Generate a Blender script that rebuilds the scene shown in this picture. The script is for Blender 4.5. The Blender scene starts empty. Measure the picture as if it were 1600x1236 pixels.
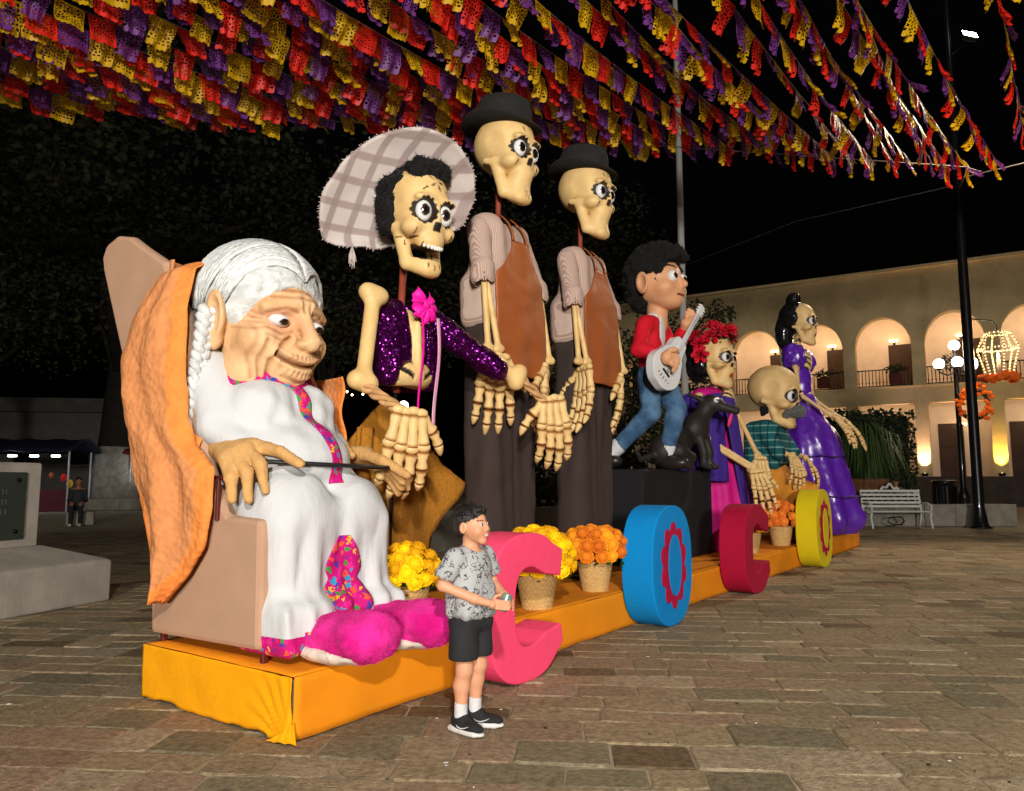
import bpy, math, random
import numpy as np
from mathutils import Matrix, Vector, noise as mnoise

random.seed(11)
RNG = np.random.default_rng(11)
SC = bpy.context.scene
COL = SC.collection
PI = math.pi
R = math.radians

# ------------------------------------------------------------------ camera
cam_d = bpy.data.cameras.new('camera')
cam = bpy.data.objects.new('camera', cam_d)
COL.objects.link(cam)
cam.location = (0, 0, 1.3)
cam.rotation_euler = (R(90 + 6.37), 0, 0)
cam_d.sensor_width = 36.0
cam_d.lens = 36.0 * 1183 / 1600
cam_d.clip_end = 500
SC.camera = cam

# ------------------------------------------------------------------ night sky, added fill sun, unseen spots behind the photographer standing in for flash
world = bpy.data.worlds.new('World')
SC.world = world
world.use_nodes = True
wn = world.node_tree
for n in list(wn.nodes):
    wn.nodes.remove(n)
w_out = wn.nodes.new('ShaderNodeOutputWorld')
w_bg = wn.nodes.new('ShaderNodeBackground')
w_sky = wn.nodes.new('ShaderNodeTexSky')
w_sky.sky_type = 'NISHITA'
w_sky.sun_disc = False
w_sky.sun_elevation = R(-4)
w_sky.sun_rotation = R(200)
w_bg.inputs['Strength'].default_value = 0.05
wn.links.new(w_sky.outputs[0], w_bg.inputs[0])
wn.links.new(w_bg.outputs[0], w_out.inputs[0])

sun_d = bpy.data.lights.new('added_fill_sun', 'SUN')  # weak sun added as overall fill, standing in for plaza lamps
sun_d.energy = 0.14
sun_d.angle = R(12)
sun_d.color = (1.0, 0.93, 0.82)
sun = bpy.data.objects.new('added_fill_sun', sun_d)
COL.objects.link(sun)
sun.rotation_euler = (R(38), 0, R(20))

def spot(name, loc, target, power, color, size_deg, blend, radius):
    d = bpy.data.lights.new(name, 'SPOT')
    d.energy = power
    d.color = color
    d.spot_size = R(size_deg)
    d.spot_blend = blend
    d.shadow_soft_size = radius
    o = bpy.data.objects.new(name, d)
    COL.objects.link(o)
    o.location = loc
    o.rotation_euler = (Vector(target) - Vector(loc)).to_track_quat('-Z', 'Y').to_euler()
    return o

KEY = spot('far_flash_stand_in', (1.5, -22, 4.2), (1.5, 9, 2.6), 22500, (1.0, 0.95, 0.88), 62, 0.6, 1.2)  # unseen spot far behind the camera, added in place of its flash
NEAR = spot('near_flash_stand_in', (0.6, -3.6, 4.6), (0.9, 7.5, 2.2), 2350, (1.0, 0.96, 0.90), 120, 0.5, 0.12)  # closer unseen spot without a fixture, also stands in for the flash
SIDE = spot('pole_floodlight_beam', (12.9, 19.6, 11.9), (7.0, 8.0, 0), 6000, (1.0, 0.80, 0.55), 66, 1.0, 0.25)

SC.view_settings.view_transform = 'Standard'
SC.view_settings.look = 'None'
SC.view_settings.exposure = 0.0
SC.view_settings.gamma = 1.0
SC.cycles.max_bounces = 4
SC.cycles.diffuse_bounces = 2
SC.cycles.glossy_bounces = 2
SC.cycles.transparent_max_bounces = 14
SC.cycles.use_adaptive_sampling = True
SC.cycles.adaptive_threshold = 0.03
SC.cycles.caustics_reflective = False
SC.cycles.caustics_refractive = False
SC.cycles.sample_clamp_indirect = 4.0
try:
    SC.cycles.use_denoising = True
except Exception:
    pass

# ------------------------------------------------------------------ the platform's own frame: s along it, q towards its back, z up
ANG = R(54.7)
C0 = Vector((-1.10, 3.94, 0))
PM = Matrix.Translation(C0) @ Matrix.Rotation(ANG, 4, 'Z')

def W(s, q, z=0.0):
    return PM @ Vector((s, q, z))

def srgb(r, g, b):
    f = lambda c: c / 12.92 if c <= 0.04045 else ((c + 0.055) / 1.055) ** 2.4
    return (f(r / 255), f(g / 255), f(b / 255))

# ------------------------------------------------------------------ materials
MATS = {}

def M(name, col=(0.5, 0.5, 0.5), rough=0.75, var=0.15, vscale=6.0, bump=0.0, bscale=60.0, kind='noise', metal=0.0,
      attr=False, sheen=0.0, sheencol=None, coat=0.0, spec=0.25, crease=None, col2=None, emit=0.0, emitcol=None,
      stretch=(1, 1, 1), dirt=0.0, dirtcol=(0.05, 0.035, 0.02), trans=0.0):
    if name in MATS:
        return MATS[name]
    m = bpy.data.materials.new(name)
    MATS[name] = m
    m.use_nodes = True
    t = m.node_tree
    N, L = t.nodes, t.links
    b = N['Principled BSDF']
    out = N['Material Output']
    tc = N.new('ShaderNodeTexCoord')
    mp = N.new('ShaderNodeMapping')
    mp.inputs['Scale'].default_value = stretch
    L.new(tc.outputs['Object'], mp.inputs['Vector'])
    nz = N.new('ShaderNodeTexNoise')
    nz.inputs['Scale'].default_value = vscale
    nz.inputs['Detail'].default_value = 5
    L.new(mp.outputs[0], nz.inputs['Vector'])
    if attr:
        at = N.new('ShaderNodeAttribute')
        at.attribute_name = 'Col'
        base = at.outputs['Color']
    else:
        rgb = N.new('ShaderNodeRGB')
        rgb.outputs[0].default_value = (*col, 1)
        base = rgb.outputs[0]
    if col2 is not None:
        rmp = N.new('ShaderNodeValToRGB')
        rmp.color_ramp.elements[0].position = 0.40
        rmp.color_ramp.elements[1].position = 0.62
        L.new(nz.outputs['Fac'], rmp.inputs[0])
        mx = N.new('ShaderNodeMix'); mx.data_type = 'RGBA'
        L.new(rmp.outputs[0], mx.inputs['Factor'])
        L.new(base, mx.inputs['A'])
        mx.inputs['B'].default_value = (*col2, 1)
        base = mx.outputs['Result']
    if var > 0:
        mr = N.new('ShaderNodeMapRange')
        mr.inputs['From Min'].default_value = 0.28
        mr.inputs['From Max'].default_value = 0.72
        mr.inputs['To Min'].default_value = 1 - var
        mr.inputs['To Max'].default_value = 1 + var
        L.new(nz.outputs['Fac'], mr.inputs['Value'])
        vm = N.new('ShaderNodeVectorMath'); vm.operation = 'SCALE'
        L.new(base, vm.inputs[0])
        L.new(mr.outputs[0], vm.inputs['Scale'])
        base = vm.outputs[0]
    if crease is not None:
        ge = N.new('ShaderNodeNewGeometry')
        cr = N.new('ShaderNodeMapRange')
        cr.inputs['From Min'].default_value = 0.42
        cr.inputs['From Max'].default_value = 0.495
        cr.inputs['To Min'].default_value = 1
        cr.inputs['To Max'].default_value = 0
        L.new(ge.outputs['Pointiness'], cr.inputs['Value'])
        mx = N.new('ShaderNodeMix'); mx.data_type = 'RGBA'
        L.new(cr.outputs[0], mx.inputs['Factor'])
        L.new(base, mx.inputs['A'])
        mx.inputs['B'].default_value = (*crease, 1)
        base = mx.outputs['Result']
    if dirt > 0:
        n2 = N.new('ShaderNodeTexNoise')
        n2.inputs['Scale'].default_value = vscale * 0.37
        n2.inputs['Detail'].default_value = 8
        n2.inputs['Roughness'].default_value = 0.7
        L.new(tc.outputs['Object'], n2.inputs['Vector'])
        d2 = N.new('ShaderNodeMapRange')
        d2.inputs['From Min'].default_value = 0.5
        d2.inputs['From Max'].default_value = 0.72
        d2.inputs['To Max'].default_value = dirt
        L.new(n2.outputs['Fac'], d2.inputs['Value'])
        mx = N.new('ShaderNodeMix'); mx.data_type = 'RGBA'
        L.new(d2.outputs[0], mx.inputs['Factor'])
        L.new(base, mx.inputs['A'])
        mx.inputs['B'].default_value = (*dirtcol, 1)
        base = mx.outputs['Result']
    L.new(base, b.inputs['Base Color'])
    b.inputs['Roughness'].default_value = rough
    b.inputs['Metallic'].default_value = metal
    b.inputs['Specular IOR Level'].default_value = spec
    b.inputs['Coat Weight'].default_value = coat
    b.inputs['Sheen Weight'].default_value = sheen if 'plush' in name else 0.0
    b.inputs['Transmission Weight'].default_value = trans
    if sheencol:
        b.inputs['Sheen Tint'].default_value = (*sheencol, 1)
    if emit > 0:
        b.inputs['Emission Strength'].default_value = emit
        b.inputs['Emission Color'].default_value = (*(emitcol or col), 1)
    if bump > 0:
        bp = N.new('ShaderNodeBump')
        bp.inputs['Strength'].default_value = min(1.0, bump)
        bp.inputs['Distance'].default_value = 0.01 * max(1.0, bump)
        if kind == 'noise':
            x = N.new('ShaderNodeTexNoise')
            x.inputs['Scale'].default_value = bscale
            x.inputs['Detail'].default_value = 6
            L.new(mp.outputs[0], x.inputs['Vector'])
            h = x.outputs['Fac']
        elif kind == 'weave':
            xa = N.new('ShaderNodeTexWave'); xa.bands_direction = 'Z'
            xb = N.new('ShaderNodeTexWave'); xb.bands_direction = 'X'
            for x in (xa, xb):
                x.inputs['Scale'].default_value = bscale
                x.inputs['Distortion'].default_value = 1.2
                L.new(mp.outputs[0], x.inputs['Vector'])
            ma = N.new('ShaderNodeMath'); ma.operation = 'MAXIMUM'
            L.new(xa.outputs['Fac'], ma.inputs[0]); L.new(xb.outputs['Fac'], ma.inputs[1])
            h = ma.outputs[0]
        elif kind == 'cells':
            x = N.new('ShaderNodeTexVoronoi')
            x.inputs['Scale'].default_value = bscale
            L.new(mp.outputs[0], x.inputs['Vector'])
            h = x.outputs['Distance']
        elif kind == 'flake':
            x = N.new('ShaderNodeTexVoronoi')
            x.inputs['Scale'].default_value = bscale
            L.new(mp.outputs[0], x.inputs['Vector'])
            # each flake has its own tilt
            nm = N.new('ShaderNodeVectorMath'); nm.operation = 'MULTIPLY_ADD'
            L.new(x.outputs['Color'], nm.inputs[0])
            nm.inputs[1].default_value = (bump,) * 3
            nm.inputs[2].default_value = (-bump / 2,) * 3
            ge2 = N.new('ShaderNodeNewGeometry')
            ad = N.new('ShaderNodeVectorMath'); ad.operation = 'ADD'
            L.new(ge2.outputs['Normal'], ad.inputs[0]); L.new(nm.outputs[0], ad.inputs[1])
            no = N.new('ShaderNodeVectorMath'); no.operation = 'NORMALIZE'
            L.new(ad.outputs[0], no.inputs[0])
            L.new(no.outputs[0], b.inputs['Normal'])
            h = None
        if h is not None:
            L.new(h, bp.inputs['Height'])
            L.new(bp.outputs[0], b.inputs['Normal'])
    return m

def emission(name, col, strength):
    if name in MATS:
        return MATS[name]
    m = bpy.data.materials.new(name); MATS[name] = m
    m.use_nodes = True
    b = m.node_tree.nodes['Principled BSDF']
    b.inputs['Base Color'].default_value = (*col, 1)
    b.inputs['Emission Color'].default_value = (*col, 1)
    b.inputs['Emission Strength'].default_value = strength
    return m

# ------------------------------------------------------------------ mesh helpers
class MB:
    """collects simple shapes into one mesh"""
    def __init__(self):
        self.v = []; self.f = []; self.c = []; self.sm = []; self.mi = []
        self.col = None; self.smooth = True; self.m = 0
    def add(self, vs, fs, smooth=None, col=None, T=None):
        o = len(self.v)
        if T is not None:
            vs = [tuple(T @ Vector(p)) for p in vs]
        self.v += [tuple(p) for p in vs]
        self.f += [tuple(i + o for i in f) for f in fs]
        s = self.smooth if smooth is None else smooth
        self.sm += [s] * len(fs)
        self.mi += [self.m] * len(fs)
        cc = col or self.col or (1, 1, 1)
        self.c += [cc] * len(vs)
        return self
    def box(self, c, size, bev=0.0, T=None, col=None):
        hx, hy, hz = size[0] / 2, size[1] / 2, size[2] / 2
        cx, cy, cz = c
        if bev <= 0:
            vs = [(cx + x * hx, cy + y * hy, cz + z * hz) for x in (-1, 1) for y in (-1, 1) for z in (-1, 1)]
            fs = [(0, 1, 3, 2), (4, 6, 7, 5), (0, 4, 5, 1), (2, 3, 7, 6), (0, 2, 6, 4), (1, 5, 7, 3)]
            return self.add(vs, fs, False, col, T)
        bev = min(bev, hx * .95, hy * .95, hz * .95)
        vs = []; ix = {}
        for sx in (-1, 1):
            for sy in (-1, 1):
                for sz in (-1, 1):
                    for ax in range(3):
                        h = [hx - bev, hy - bev, hz - bev]
                        h[ax] += bev
                        ix[sx, sy, sz, ax] = len(vs)
                        vs.append((cx + sx * h[0], cy + sy * h[1], cz + sz * h[2]))
        fs = []
        def q(ids):
            p = [Vector(vs[i]) for i in ids]
            n = (p[1] - p[0]).cross(p[2] - p[0])
            m = sum(p, Vector()) / len(p) - Vector(c)
            fs.append(tuple(ids) if n.dot(m) > 0 else tuple(reversed(ids)))
        for s in (-1, 1):
            q([ix[s, -1, -1, 0], ix[s, 1, -1, 0], ix[s, 1, 1, 0], ix[s, -1, 1, 0]])
            q([ix[-1, s, -1, 1], ix[1, s, -1, 1], ix[1, s, 1, 1], ix[-1, s, 1, 1]])
            q([ix[-1, -1, s, 2], ix[1, -1, s, 2], ix[1, 1, s, 2], ix[-1, 1, s, 2]])
            for t in (-1, 1):
                q([ix[s, t, -1, 0], ix[s, t, 1, 0], ix[s, t, 1, 1], ix[s, t, -1, 1]])
                q([ix[s, -1, t, 0], ix[s, 1, t, 0], ix[s, 1, t, 2], ix[s, -1, t, 2]])
                q([ix[-1, s, t, 1], ix[1, s, t, 1], ix[1, s, t, 2], ix[-1, s, t, 2]])
        for sx in (-1, 1):
            for sy in (-1, 1):
                for sz in (-1, 1):
                    q([ix[sx, sy, sz, 0], ix[sx, sy, sz, 1], ix[sx, sy, sz, 2]])
        return self.add(vs, fs, False, col, T)
    def tube(self, pts, r, n=8, cap=True, col=None, T=None, flat=1.0, closed=False):
        P = [Vector(p) for p in pts]
        k = len(P)
        rr = r if isinstance(r, (list, tuple)) else [r] * k
        vs = []; fs = []
        up = None
        for i in range(k):
            if closed:
                d = P[(i + 1) % k] - P[i - 1]
            else:
                d = P[min(i + 1, k - 1)] - P[max(i - 1, 0)]
            d.normalize()
            if up is None:
                a = Vector((0, 0, 1)) if abs(d.z) < .9 else Vector((1, 0, 0))
                up = (a - d * a.dot(d)).normalized()
            else:
                up = (up - d * up.dot(d))
                up = up.normalized() if up.length > 1e-6 else Vector((1, 0, 0))
            sd = d.cross(up)
            for j in range(n):
                a = 2 * PI * j / n
                vs.append(P[i] + (sd * math.cos(a) + up * math.sin(a) * flat) * rr[i])
        for i in range(k if closed else k - 1):
            i2 = (i + 1) % k
            for j in range(n):
                j2 = (j + 1) % n
                fs.append((i * n + j, i * n + j2, i2 * n + j2, i2 * n + j))
        if cap and not closed:
            fs.append(tuple(reversed(range(n))))
            fs.append(tuple((k - 1) * n + j for j in range(n)))
        return self.add(vs, fs, None, col, T)
    def lathe(self, prof, n=16, c=(0, 0, 0), T=None, col=None, wob=None, sx=1, sy=1):
        vs = []; fs = []
        for (r, z) in prof:
            for j in range(n):
                a = 2 * PI * j / n
                w = 1 if wob is None else wob(a, z)
                vs.append((c[0] + r * w * math.cos(a) * sx, c[1] + r * w * math.sin(a) * sy, c[2] + z))
        k = len(prof)
        for i in range(k - 1):
            for j in range(n):
                j2 = (j + 1) % n
                fs.append((i * n + j, i * n + j2, (i + 1) * n + j2, (i + 1) * n + j))
        if prof[0][0] > 1e-5:
            fs.append(tuple(reversed(range(n))))
        if prof[-1][0] > 1e-5:
            fs.append(tuple((k - 1) * n + j for j in range(n)))
        return self.add(vs, fs, None, col, T)
    def ball(self, c, r, n=12, m=8, col=None, T=None):
        r = r if isinstance(r, (list, tuple)) else (r, r, r)
        vs = [(c[0], c[1], c[2] - r[2])]
        for i in range(1, m):
            a = -PI / 2 + PI * i / m
            for j in range(n):
                b = 2 * PI * j / n
                vs.append((c[0] + r[0] * math.cos(a) * math.cos(b), c[1] + r[1] * math.cos(a) * math.sin(b), c[2] + r[2] * math.sin(a)))
        vs.append((c[0], c[1], c[2] + r[2]))
        fs = []
        for j in range(n):
            j2 = (j + 1) % n
            fs.append((0, 1 + j2, 1 + j))
            for i in range(m - 2):
                fs.append((1 + i * n + j, 1 + i * n + j2, 1 + (i + 1) * n + j2, 1 + (i + 1) * n + j))
            fs.append((len(vs) - 1, 1 + (m - 2) * n + j, 1 + (m - 2) * n + j2))
        return self.add(vs, fs, None, col, T)
    def grid(self, nu, nv, fn, col=None, closed_u=False, T=None, colfn=None):
        vs = []; cs = []
        for j in range(nv + 1):
            for i in range(nu + (0 if closed_u else 1)):
                u, v = i / nu, j / nv
                vs.append(tuple(fn(u, v)))
                if colfn:
                    cs.append(colfn(u, v))
        w = nu if closed_u else nu + 1
        fs = []
        for j in range(nv):
            for i in range(nu):
                i2 = (i + 1) % w
                fs.append((j * w + i, j * w + i2, (j + 1) * w + i2, (j + 1) * w + i))
        o = len(self.c)
        self.add(vs, fs, None, col, T)
        if colfn:
            self.c[o:] = cs
        return self
    def prism(self, poly, d0, d1, T=None, col=None):
        """polygon in x,z; extruded along y from d0 to d1"""
        k = len(poly)
        vs = [(x, d0, z) for x, z in poly] + [(x, d1, z) for x, z in poly]
        fs = [tuple(range(k)), tuple(reversed(range(k, 2 * k)))]
        for i in range(k):
            j = (i + 1) % k
            fs.append((i, i + k, j + k, j))
        return self.add(vs, fs, False, col, T)
    def mesh(self, name, attr=False):
        me = bpy.data.meshes.new(name)
        me.from_pydata(self.v, [], self.f)
        me.polygons.foreach_set('use_smooth', self.sm)
        me.polygons.foreach_set('material_index', self.mi)
        if attr:
            a = me.color_attributes.new('Col', 'FLOAT_COLOR', 'POINT')
            arr = np.ones((len(self.v), 4), np.float32)
            arr[:, :3] = np.array(self.c, np.float32)
            a.data.foreach_set('color', arr.ravel())
        me.update()
        return me
    def build(self, name, mat, parent=None, attr=False, **kw):
        return link(name, self.mesh(name, attr), mat, parent, **kw)

def link(name, me, mat, parent=None, loc=None, rot=None, solid=0.0, bevel=0.0, sub=0):
    o = bpy.data.objects.new(name, me)
    COL.objects.link(o)
    if mat is not None:
        for m_ in (mat if isinstance(mat, (list, tuple)) else [mat]):
            me.materials.append(m_)
    if parent is not None:
        o.parent = parent
        if parent.get('shift') is not None:
            me.transform(Matrix.Translation(-Vector(parent['shift'])))
    if loc is not None:
        o.location = loc
    if rot is not None:
        o.rotation_euler = rot
    if solid:
        s = o.modifiers.new('solid', 'SOLIDIFY'); s.thickness = solid; s.offset = 0
    if bevel:
        s = o.modifiers.new('bevel', 'BEVEL'); s.width = bevel; s.segments = 2; s.limit_method = 'ANGLE'
    if sub:
        s = o.modifiers.new('sub', 'SUBSURF'); s.levels = sub; s.render_levels = sub
    return o

def tag(o, label=None, cat=None, group=None, kind=None):
    if label: o['label'] = label
    if cat: o['category'] = cat
    if group: o['group'] = group
    if kind: o['kind'] = kind
    return o

def empty(name, loc=(0, 0, 0), rz=0.0, label=None, cat=None, group=None):
    o = bpy.data.objects.new(name, None)
    COL.objects.link(o)
    o.location = loc
    o.rotation_euler = (0, 0, rz)
    o.empty_display_size = 0.1
    tag(o, label, cat, group)
    return o

class Fig:
    """a thing on the platform: shapes are given in platform coordinates (s, q, z)"""
    def __init__(self, name, base, label, cat, group=None):
        self.b = Vector(base)
        self.root = empty(name, W(*base), ANG, label, cat, group)
    def add(self, name, me, mat, part=None, label=None, **kw):
        if isinstance(me, MB):
            me = me.mesh(name, attr=True)
        o = link(name, me, mat, part or self.root, **kw)
        me.transform(Matrix.Translation(-self.b))
        if label: o['label'] = label
        return o

# ------------------------------------------------------------------ smooth solids from distance fields
def _len(d):
    return np.sqrt((d * d).sum(-1))

def rotm(rx=0, ry=0, rz=0):
    return np.array((Matrix.Rotation(R(rz), 3, 'Z') @ Matrix.Rotation(R(ry), 3, 'Y') @ Matrix.Rotation(R(rx), 3, 'X')), np.float32)

class Pm:
    def __init__(self, fn, lo, hi, op, k, col):
        self.fn, self.lo, self.hi, self.op, self.k, self.col = fn, np.array(lo, np.float32), np.array(hi, np.float32), op, k, col

def E(c, r, k=0.03, op='+', rot=None, col=None):
    c = np.array(c, np.float32)
    r = np.array(r if isinstance(r, (list, tuple)) else (r, r, r), np.float32)
    A = None if rot is None else rotm(*rot)
    def fn(P):
        d = P - c
        if A is not None:
            d = d @ A
        a = d / r
        k0 = _len(a)
        k1 = _len(a / r) + 1e-9
        return k0 * (k0 - 1) / k1
    e = np.full(3, r.max()) if A is not None else r
    return Pm(fn, c - e, c + e, op, k, col)

def K(a, b, ra, rb=None, k=0.02, op='+', col=None):
    a = np.array(a, np.float32); b = np.array(b, np.float32)
    rb = ra if rb is None else rb
    ba = b - a
    bb = float(ba @ ba) + 1e-9
    def fn(P):
        pa = P - a
        h = np.clip((pa @ ba) / bb, 0, 1)
        return _len(pa - h[..., None] * ba) - (ra + (rb - ra) * h)
    m = max(ra, rb)
    return Pm(fn, np.minimum(a, b) - m, np.maximum(a, b) + m, op, k, col)

def B(c, half, rnd=0.02, k=0.02, op='+', rot=None, col=None):
    c = np.array(c, np.float32)
    hv = np.maximum(np.array(half, np.float32) - rnd, 1e-4)
    A = None if rot is None else rotm(*rot)
    def fn(P):
        d = P - c
        if A is not None:
            d = d @ A
        q = np.abs(d) - hv
        return _len(np.maximum(q, 0)) + np.minimum(q.max(-1), 0) - rnd
    e = np.full(3, float(np.linalg.norm(half))) if A is not None else np.array(half, np.float32)
    return Pm(fn, c - e, c + e, op, k, col)

def chain(pts, rad, k=0.02, col=None, op='+'):
    return [K(pts[i], pts[i + 1], rad[i], rad[i + 1], k, op, col) for i in range(len(pts) - 1)]

def sdf_mesh(name, prims, h, smooth=1, paint=None, rough=None, basecol=(1, 1, 1), T=None):
    """smooth solid -> mesh. paint(V, C) recolours vertices; rough=(amp, scale) adds unevenness. T places the mesh."""
    pos = [p for p in prims if p.op == '+']
    lo = np.min([p.lo for p in pos], 0) - 3 * h
    hi = np.max([p.hi for p in pos], 0) + 3 * h
    n = np.ceil((hi - lo) / h).astype(int) + 1
    F = np.full(n, 0.5, np.float32)
    ax = [lo[i] + h * np.arange(n[i], dtype=np.float32) for i in range(3)]
    for p in prims:
        m = p.k + 2.5 * h
        a = np.clip(np.floor((p.lo - m - lo) / h).astype(int), 0, n)
        b = np.clip(np.ceil((p.hi + m - lo) / h).astype(int) + 1, 0, n)
        if (b <= a).any():
            continue
        G = np.stack(np.meshgrid(ax[0][a[0]:b[0]], ax[1][a[1]:b[1]], ax[2][a[2]:b[2]], indexing='ij'), -1)
        d = p.fn(G).astype(np.float32)
        sl = (slice(a[0], b[0]), slice(a[1], b[1]), slice(a[2], b[2]))
        f = F[sl]
        k = max(p.k, 1e-5)
        if p.op == '+':
            w = np.clip(0.5 + 0.5 * (d - f) / k, 0, 1)
            F[sl] = d * (1 - w) + f * w - k * w * (1 - w)
        else:
            w = np.clip(0.5 - 0.5 * (d + f) / k, 0, 1)
            F[sl] = f * (1 - w) - d * w + k * w * (1 - w)
    ins = F < 0
    cs = [ins[i:n[0] - 1 + i, j:n[1] - 1 + j, l:n[2] - 1 + l] for i in (0, 1) for j in (0, 1) for l in (0, 1)]
    anyi = np.logical_or.reduce(cs); alli = np.logical_and.reduce(cs)
    cell = np.argwhere(anyi & ~alli)
    idm = np.full(np.array(n) - 1, -1, np.int32)
    idm[cell[:, 0], cell[:, 1], cell[:, 2]] = np.arange(len(cell))
    off = [(i, j, l) for i in (0, 1) for j in (0, 1) for l in (0, 1)]
    val = [F[cell[:, 0] + o[0], cell[:, 1] + o[1], cell[:, 2] + o[2]] for o in off]
    acc = np.zeros((len(cell), 3), np.float32); cnt = np.zeros(len(cell), np.float32)
    for a in range(8):
        for b in range(a + 1, 8):
            if sum(abs(off[a][i] - off[b][i]) for i in range(3)) != 1:
                continue
            va, vb = val[a], val[b]
            x = (va < 0) != (vb < 0)
            t = np.where(x, va / np.where(va - vb == 0, 1, va - vb), 0)
            pa = np.array(off[a], np.float32); pb = np.array(off[b], np.float32)
            acc += np.where(x[:, None], pa + t[:, None] * (pb - pa), 0)
            cnt += x
    V = lo + h * (cell + acc / np.maximum(cnt, 1)[:, None])
    V = V.astype(np.float32)
    quads = []
    for axis in range(3):
        sl0 = [slice(None)] * 3; sl1 = [slice(None)] * 3
        sl0[axis] = slice(0, -1); sl1[axis] = slice(1, None)
        A_, B_ = ins[tuple(sl0)], ins[tuple(sl1)]
        e = np.argwhere(A_ != B_)
        o1, o2 = [(1, 2), (2, 0), (0, 1)][axis]
        ok = (e[:, o1] > 0) & (e[:, o2] > 0) & (e[:, o1] < n[o1] - 1) & (e[:, o2] < n[o2] - 1)
        e = e[ok]
        flip = ~A_[e[:, 0], e[:, 1], e[:, 2]]
        d1 = np.zeros(3, int); d1[o1] = 1
        d2 = np.zeros(3, int); d2[o2] = 1
        g = lambda c: idm[c[:, 0], c[:, 1], c[:, 2]]
        q = np.stack([g(e - d1 - d2), g(e - d2), g(e), g(e - d1)], 1)
        q[flip] = q[flip][:, ::-1]
        quads.append(q)
    Q_ = np.concatenate(quads)
    Q_ = Q_[(Q_ >= 0).all(1)]
    for _ in range(smooth):
        s = np.zeros_like(V); c = np.zeros(len(V), np.float32)
        for i in range(4):
            a, b = Q_[:, i], Q_[:, (i + 1) % 4]
            np.add.at(s, a, V[b]); np.add.at(s, b, V[a])
            np.add.at(c, a, 1); np.add.at(c, b, 1)
        V = 0.5 * V + 0.5 * s / np.maximum(c, 1)[:, None]
    C = np.empty((len(V), 3), np.float32); C[:] = basecol
    if any(p.col is not None for p in prims):
        best = np.full(len(V), 1e9, np.float32)
        for p in pos:
            d = np.abs(p.fn(V))
            w = d < best
            best = np.where(w, d, best)
            C[w] = p.col if p.col is not None else basecol
    if paint is not None:
        paint(V, C)
    if rough:
        amp, scl = rough
        ctr = V.mean(0)
        N_ = np.zeros_like(V)
        fn = np.cross(V[Q_[:, 2]] - V[Q_[:, 0]], V[Q_[:, 3]] - V[Q_[:, 1]])
        for i in range(4):
            np.add.at(N_, Q_[:, i], fn)
        N_ /= (_len(N_)[:, None] + 1e-9)
        dv = np.array([mnoise.fractal(Vector(p) * scl, 0.9, 2.1, 3) for p in V.tolist()], np.float32)
        V = V + N_ * (dv * amp)[:, None]
    if T is not None:
        A = np.array(T, np.float32)
        V = V @ A[:3, :3].T + A[:3, 3]
    me = bpy.data.meshes.new(name)
    me.vertices.add(len(V)); me.vertices.foreach_set('co', V.astype(np.float32).ravel())
    me.loops.add(len(Q_) * 4); me.loops.foreach_set('vertex_index', Q_.astype(np.int32).ravel())
    me.polygons.add(len(Q_))
    me.polygons.foreach_set('loop_start', np.arange(0, len(Q_) * 4, 4, dtype=np.int32))
    me.polygons.foreach_set('loop_total', np.full(len(Q_), 4, np.int32))
    me.polygons.foreach_set('use_smooth', np.ones(len(Q_), bool))
    a = me.color_attributes.new('Col', 'FLOAT_COLOR', 'POINT')
    arr = np.ones((len(V), 4), np.float32); arr[:, :3] = C
    a.data.foreach_set('color', arr.ravel())
    me.update(calc_edges=True)
    me.validate()
    return me

def TRS(loc=(0, 0, 0), rx=0, ry=0, rz=0, s=1.0):
    return Matrix.Translation(loc) @ Matrix.Rotation(R(rz), 4, 'Z') @ Matrix.Rotation(R(ry), 4, 'Y') @ Matrix.Rotation(R(rx), 4, 'X') @ Matrix.Scale(s, 4)

def fbm(x, y, z=0.0):
    return mnoise.fractal(Vector((x, y, z)), 1.0, 2.0, 4)
# ================================================================== the plaza floor
m_mortar = M('mortar', (0.36, 0.285, 0.185), 0.95, 0.3, 9, 0.6, 120, dirt=0.45)
m_stone = M('paving_stone', attr=True, rough=0.85, var=0.34, vscale=26, bump=1.0, bscale=70, dirt=0.42, dirtcol=(0.035, 0.027, 0.018), spec=0.2)
g = MB()
g.box((0, 80, -0.0575), (400, 260, 0.1))
pave = g.build('pavement', m_mortar)
tag(pave, kind='structure')

ROWA = R(-5)
ca, sa = math.cos(ROWA), math.sin(ROWA)
def inview(x, y, pad=0.25):
    return y > 2.9 and abs(x) < 0.70 * y + pad
def under_platform(x, y):
    l = PM.inverted() @ Vector((x, y, 0))
    return 0.15 < l.x < 13.5 and 0.15 < l.y < 1.2
stones = []
v = -4.0
rs = random.Random(5)
while v < 24:
    d = rs.uniform(0.20, 0.33)
    u = -16 + rs.uniform(0, 0.6)
    while u < 22:
        w = rs.choice([rs.uniform(0.24, 0.38), rs.uniform(0.34, 0.62)])
        cu, cv = u + w / 2, v + d / 2
        x, y = cu * ca - cv * sa, cu * sa + cv * ca
        on_strip = abs(x - 1.42 - 0.02 * (y - 4)) < 0.05 and y < 7.4
        if inview(x, y) and not under_platform(x, y) and y < 19.5:
            stones.append((x, y, w, d, u, v))
        u += w
    v += d
stones.sort(key=lambda s: s[1] + 0.25 * abs(s[0]))
def stone_color():
    k = rs.random()
    base = np.array((0.250, 0.188, 0.110))
    if k < 0.05:
        base = np.array((0.135, 0.092, 0.050))
    elif k < 0.22:
        base = np.array((0.185, 0.152, 0.092))
    elif k < 0.34:
        base = np.array((0.300, 0.232, 0.148))
    elif k < 0.46:
        base = np.array((0.250, 0.172, 0.108))
    return tuple(base * 1.22 * rs.uniform(0.90, 1.10))
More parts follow.
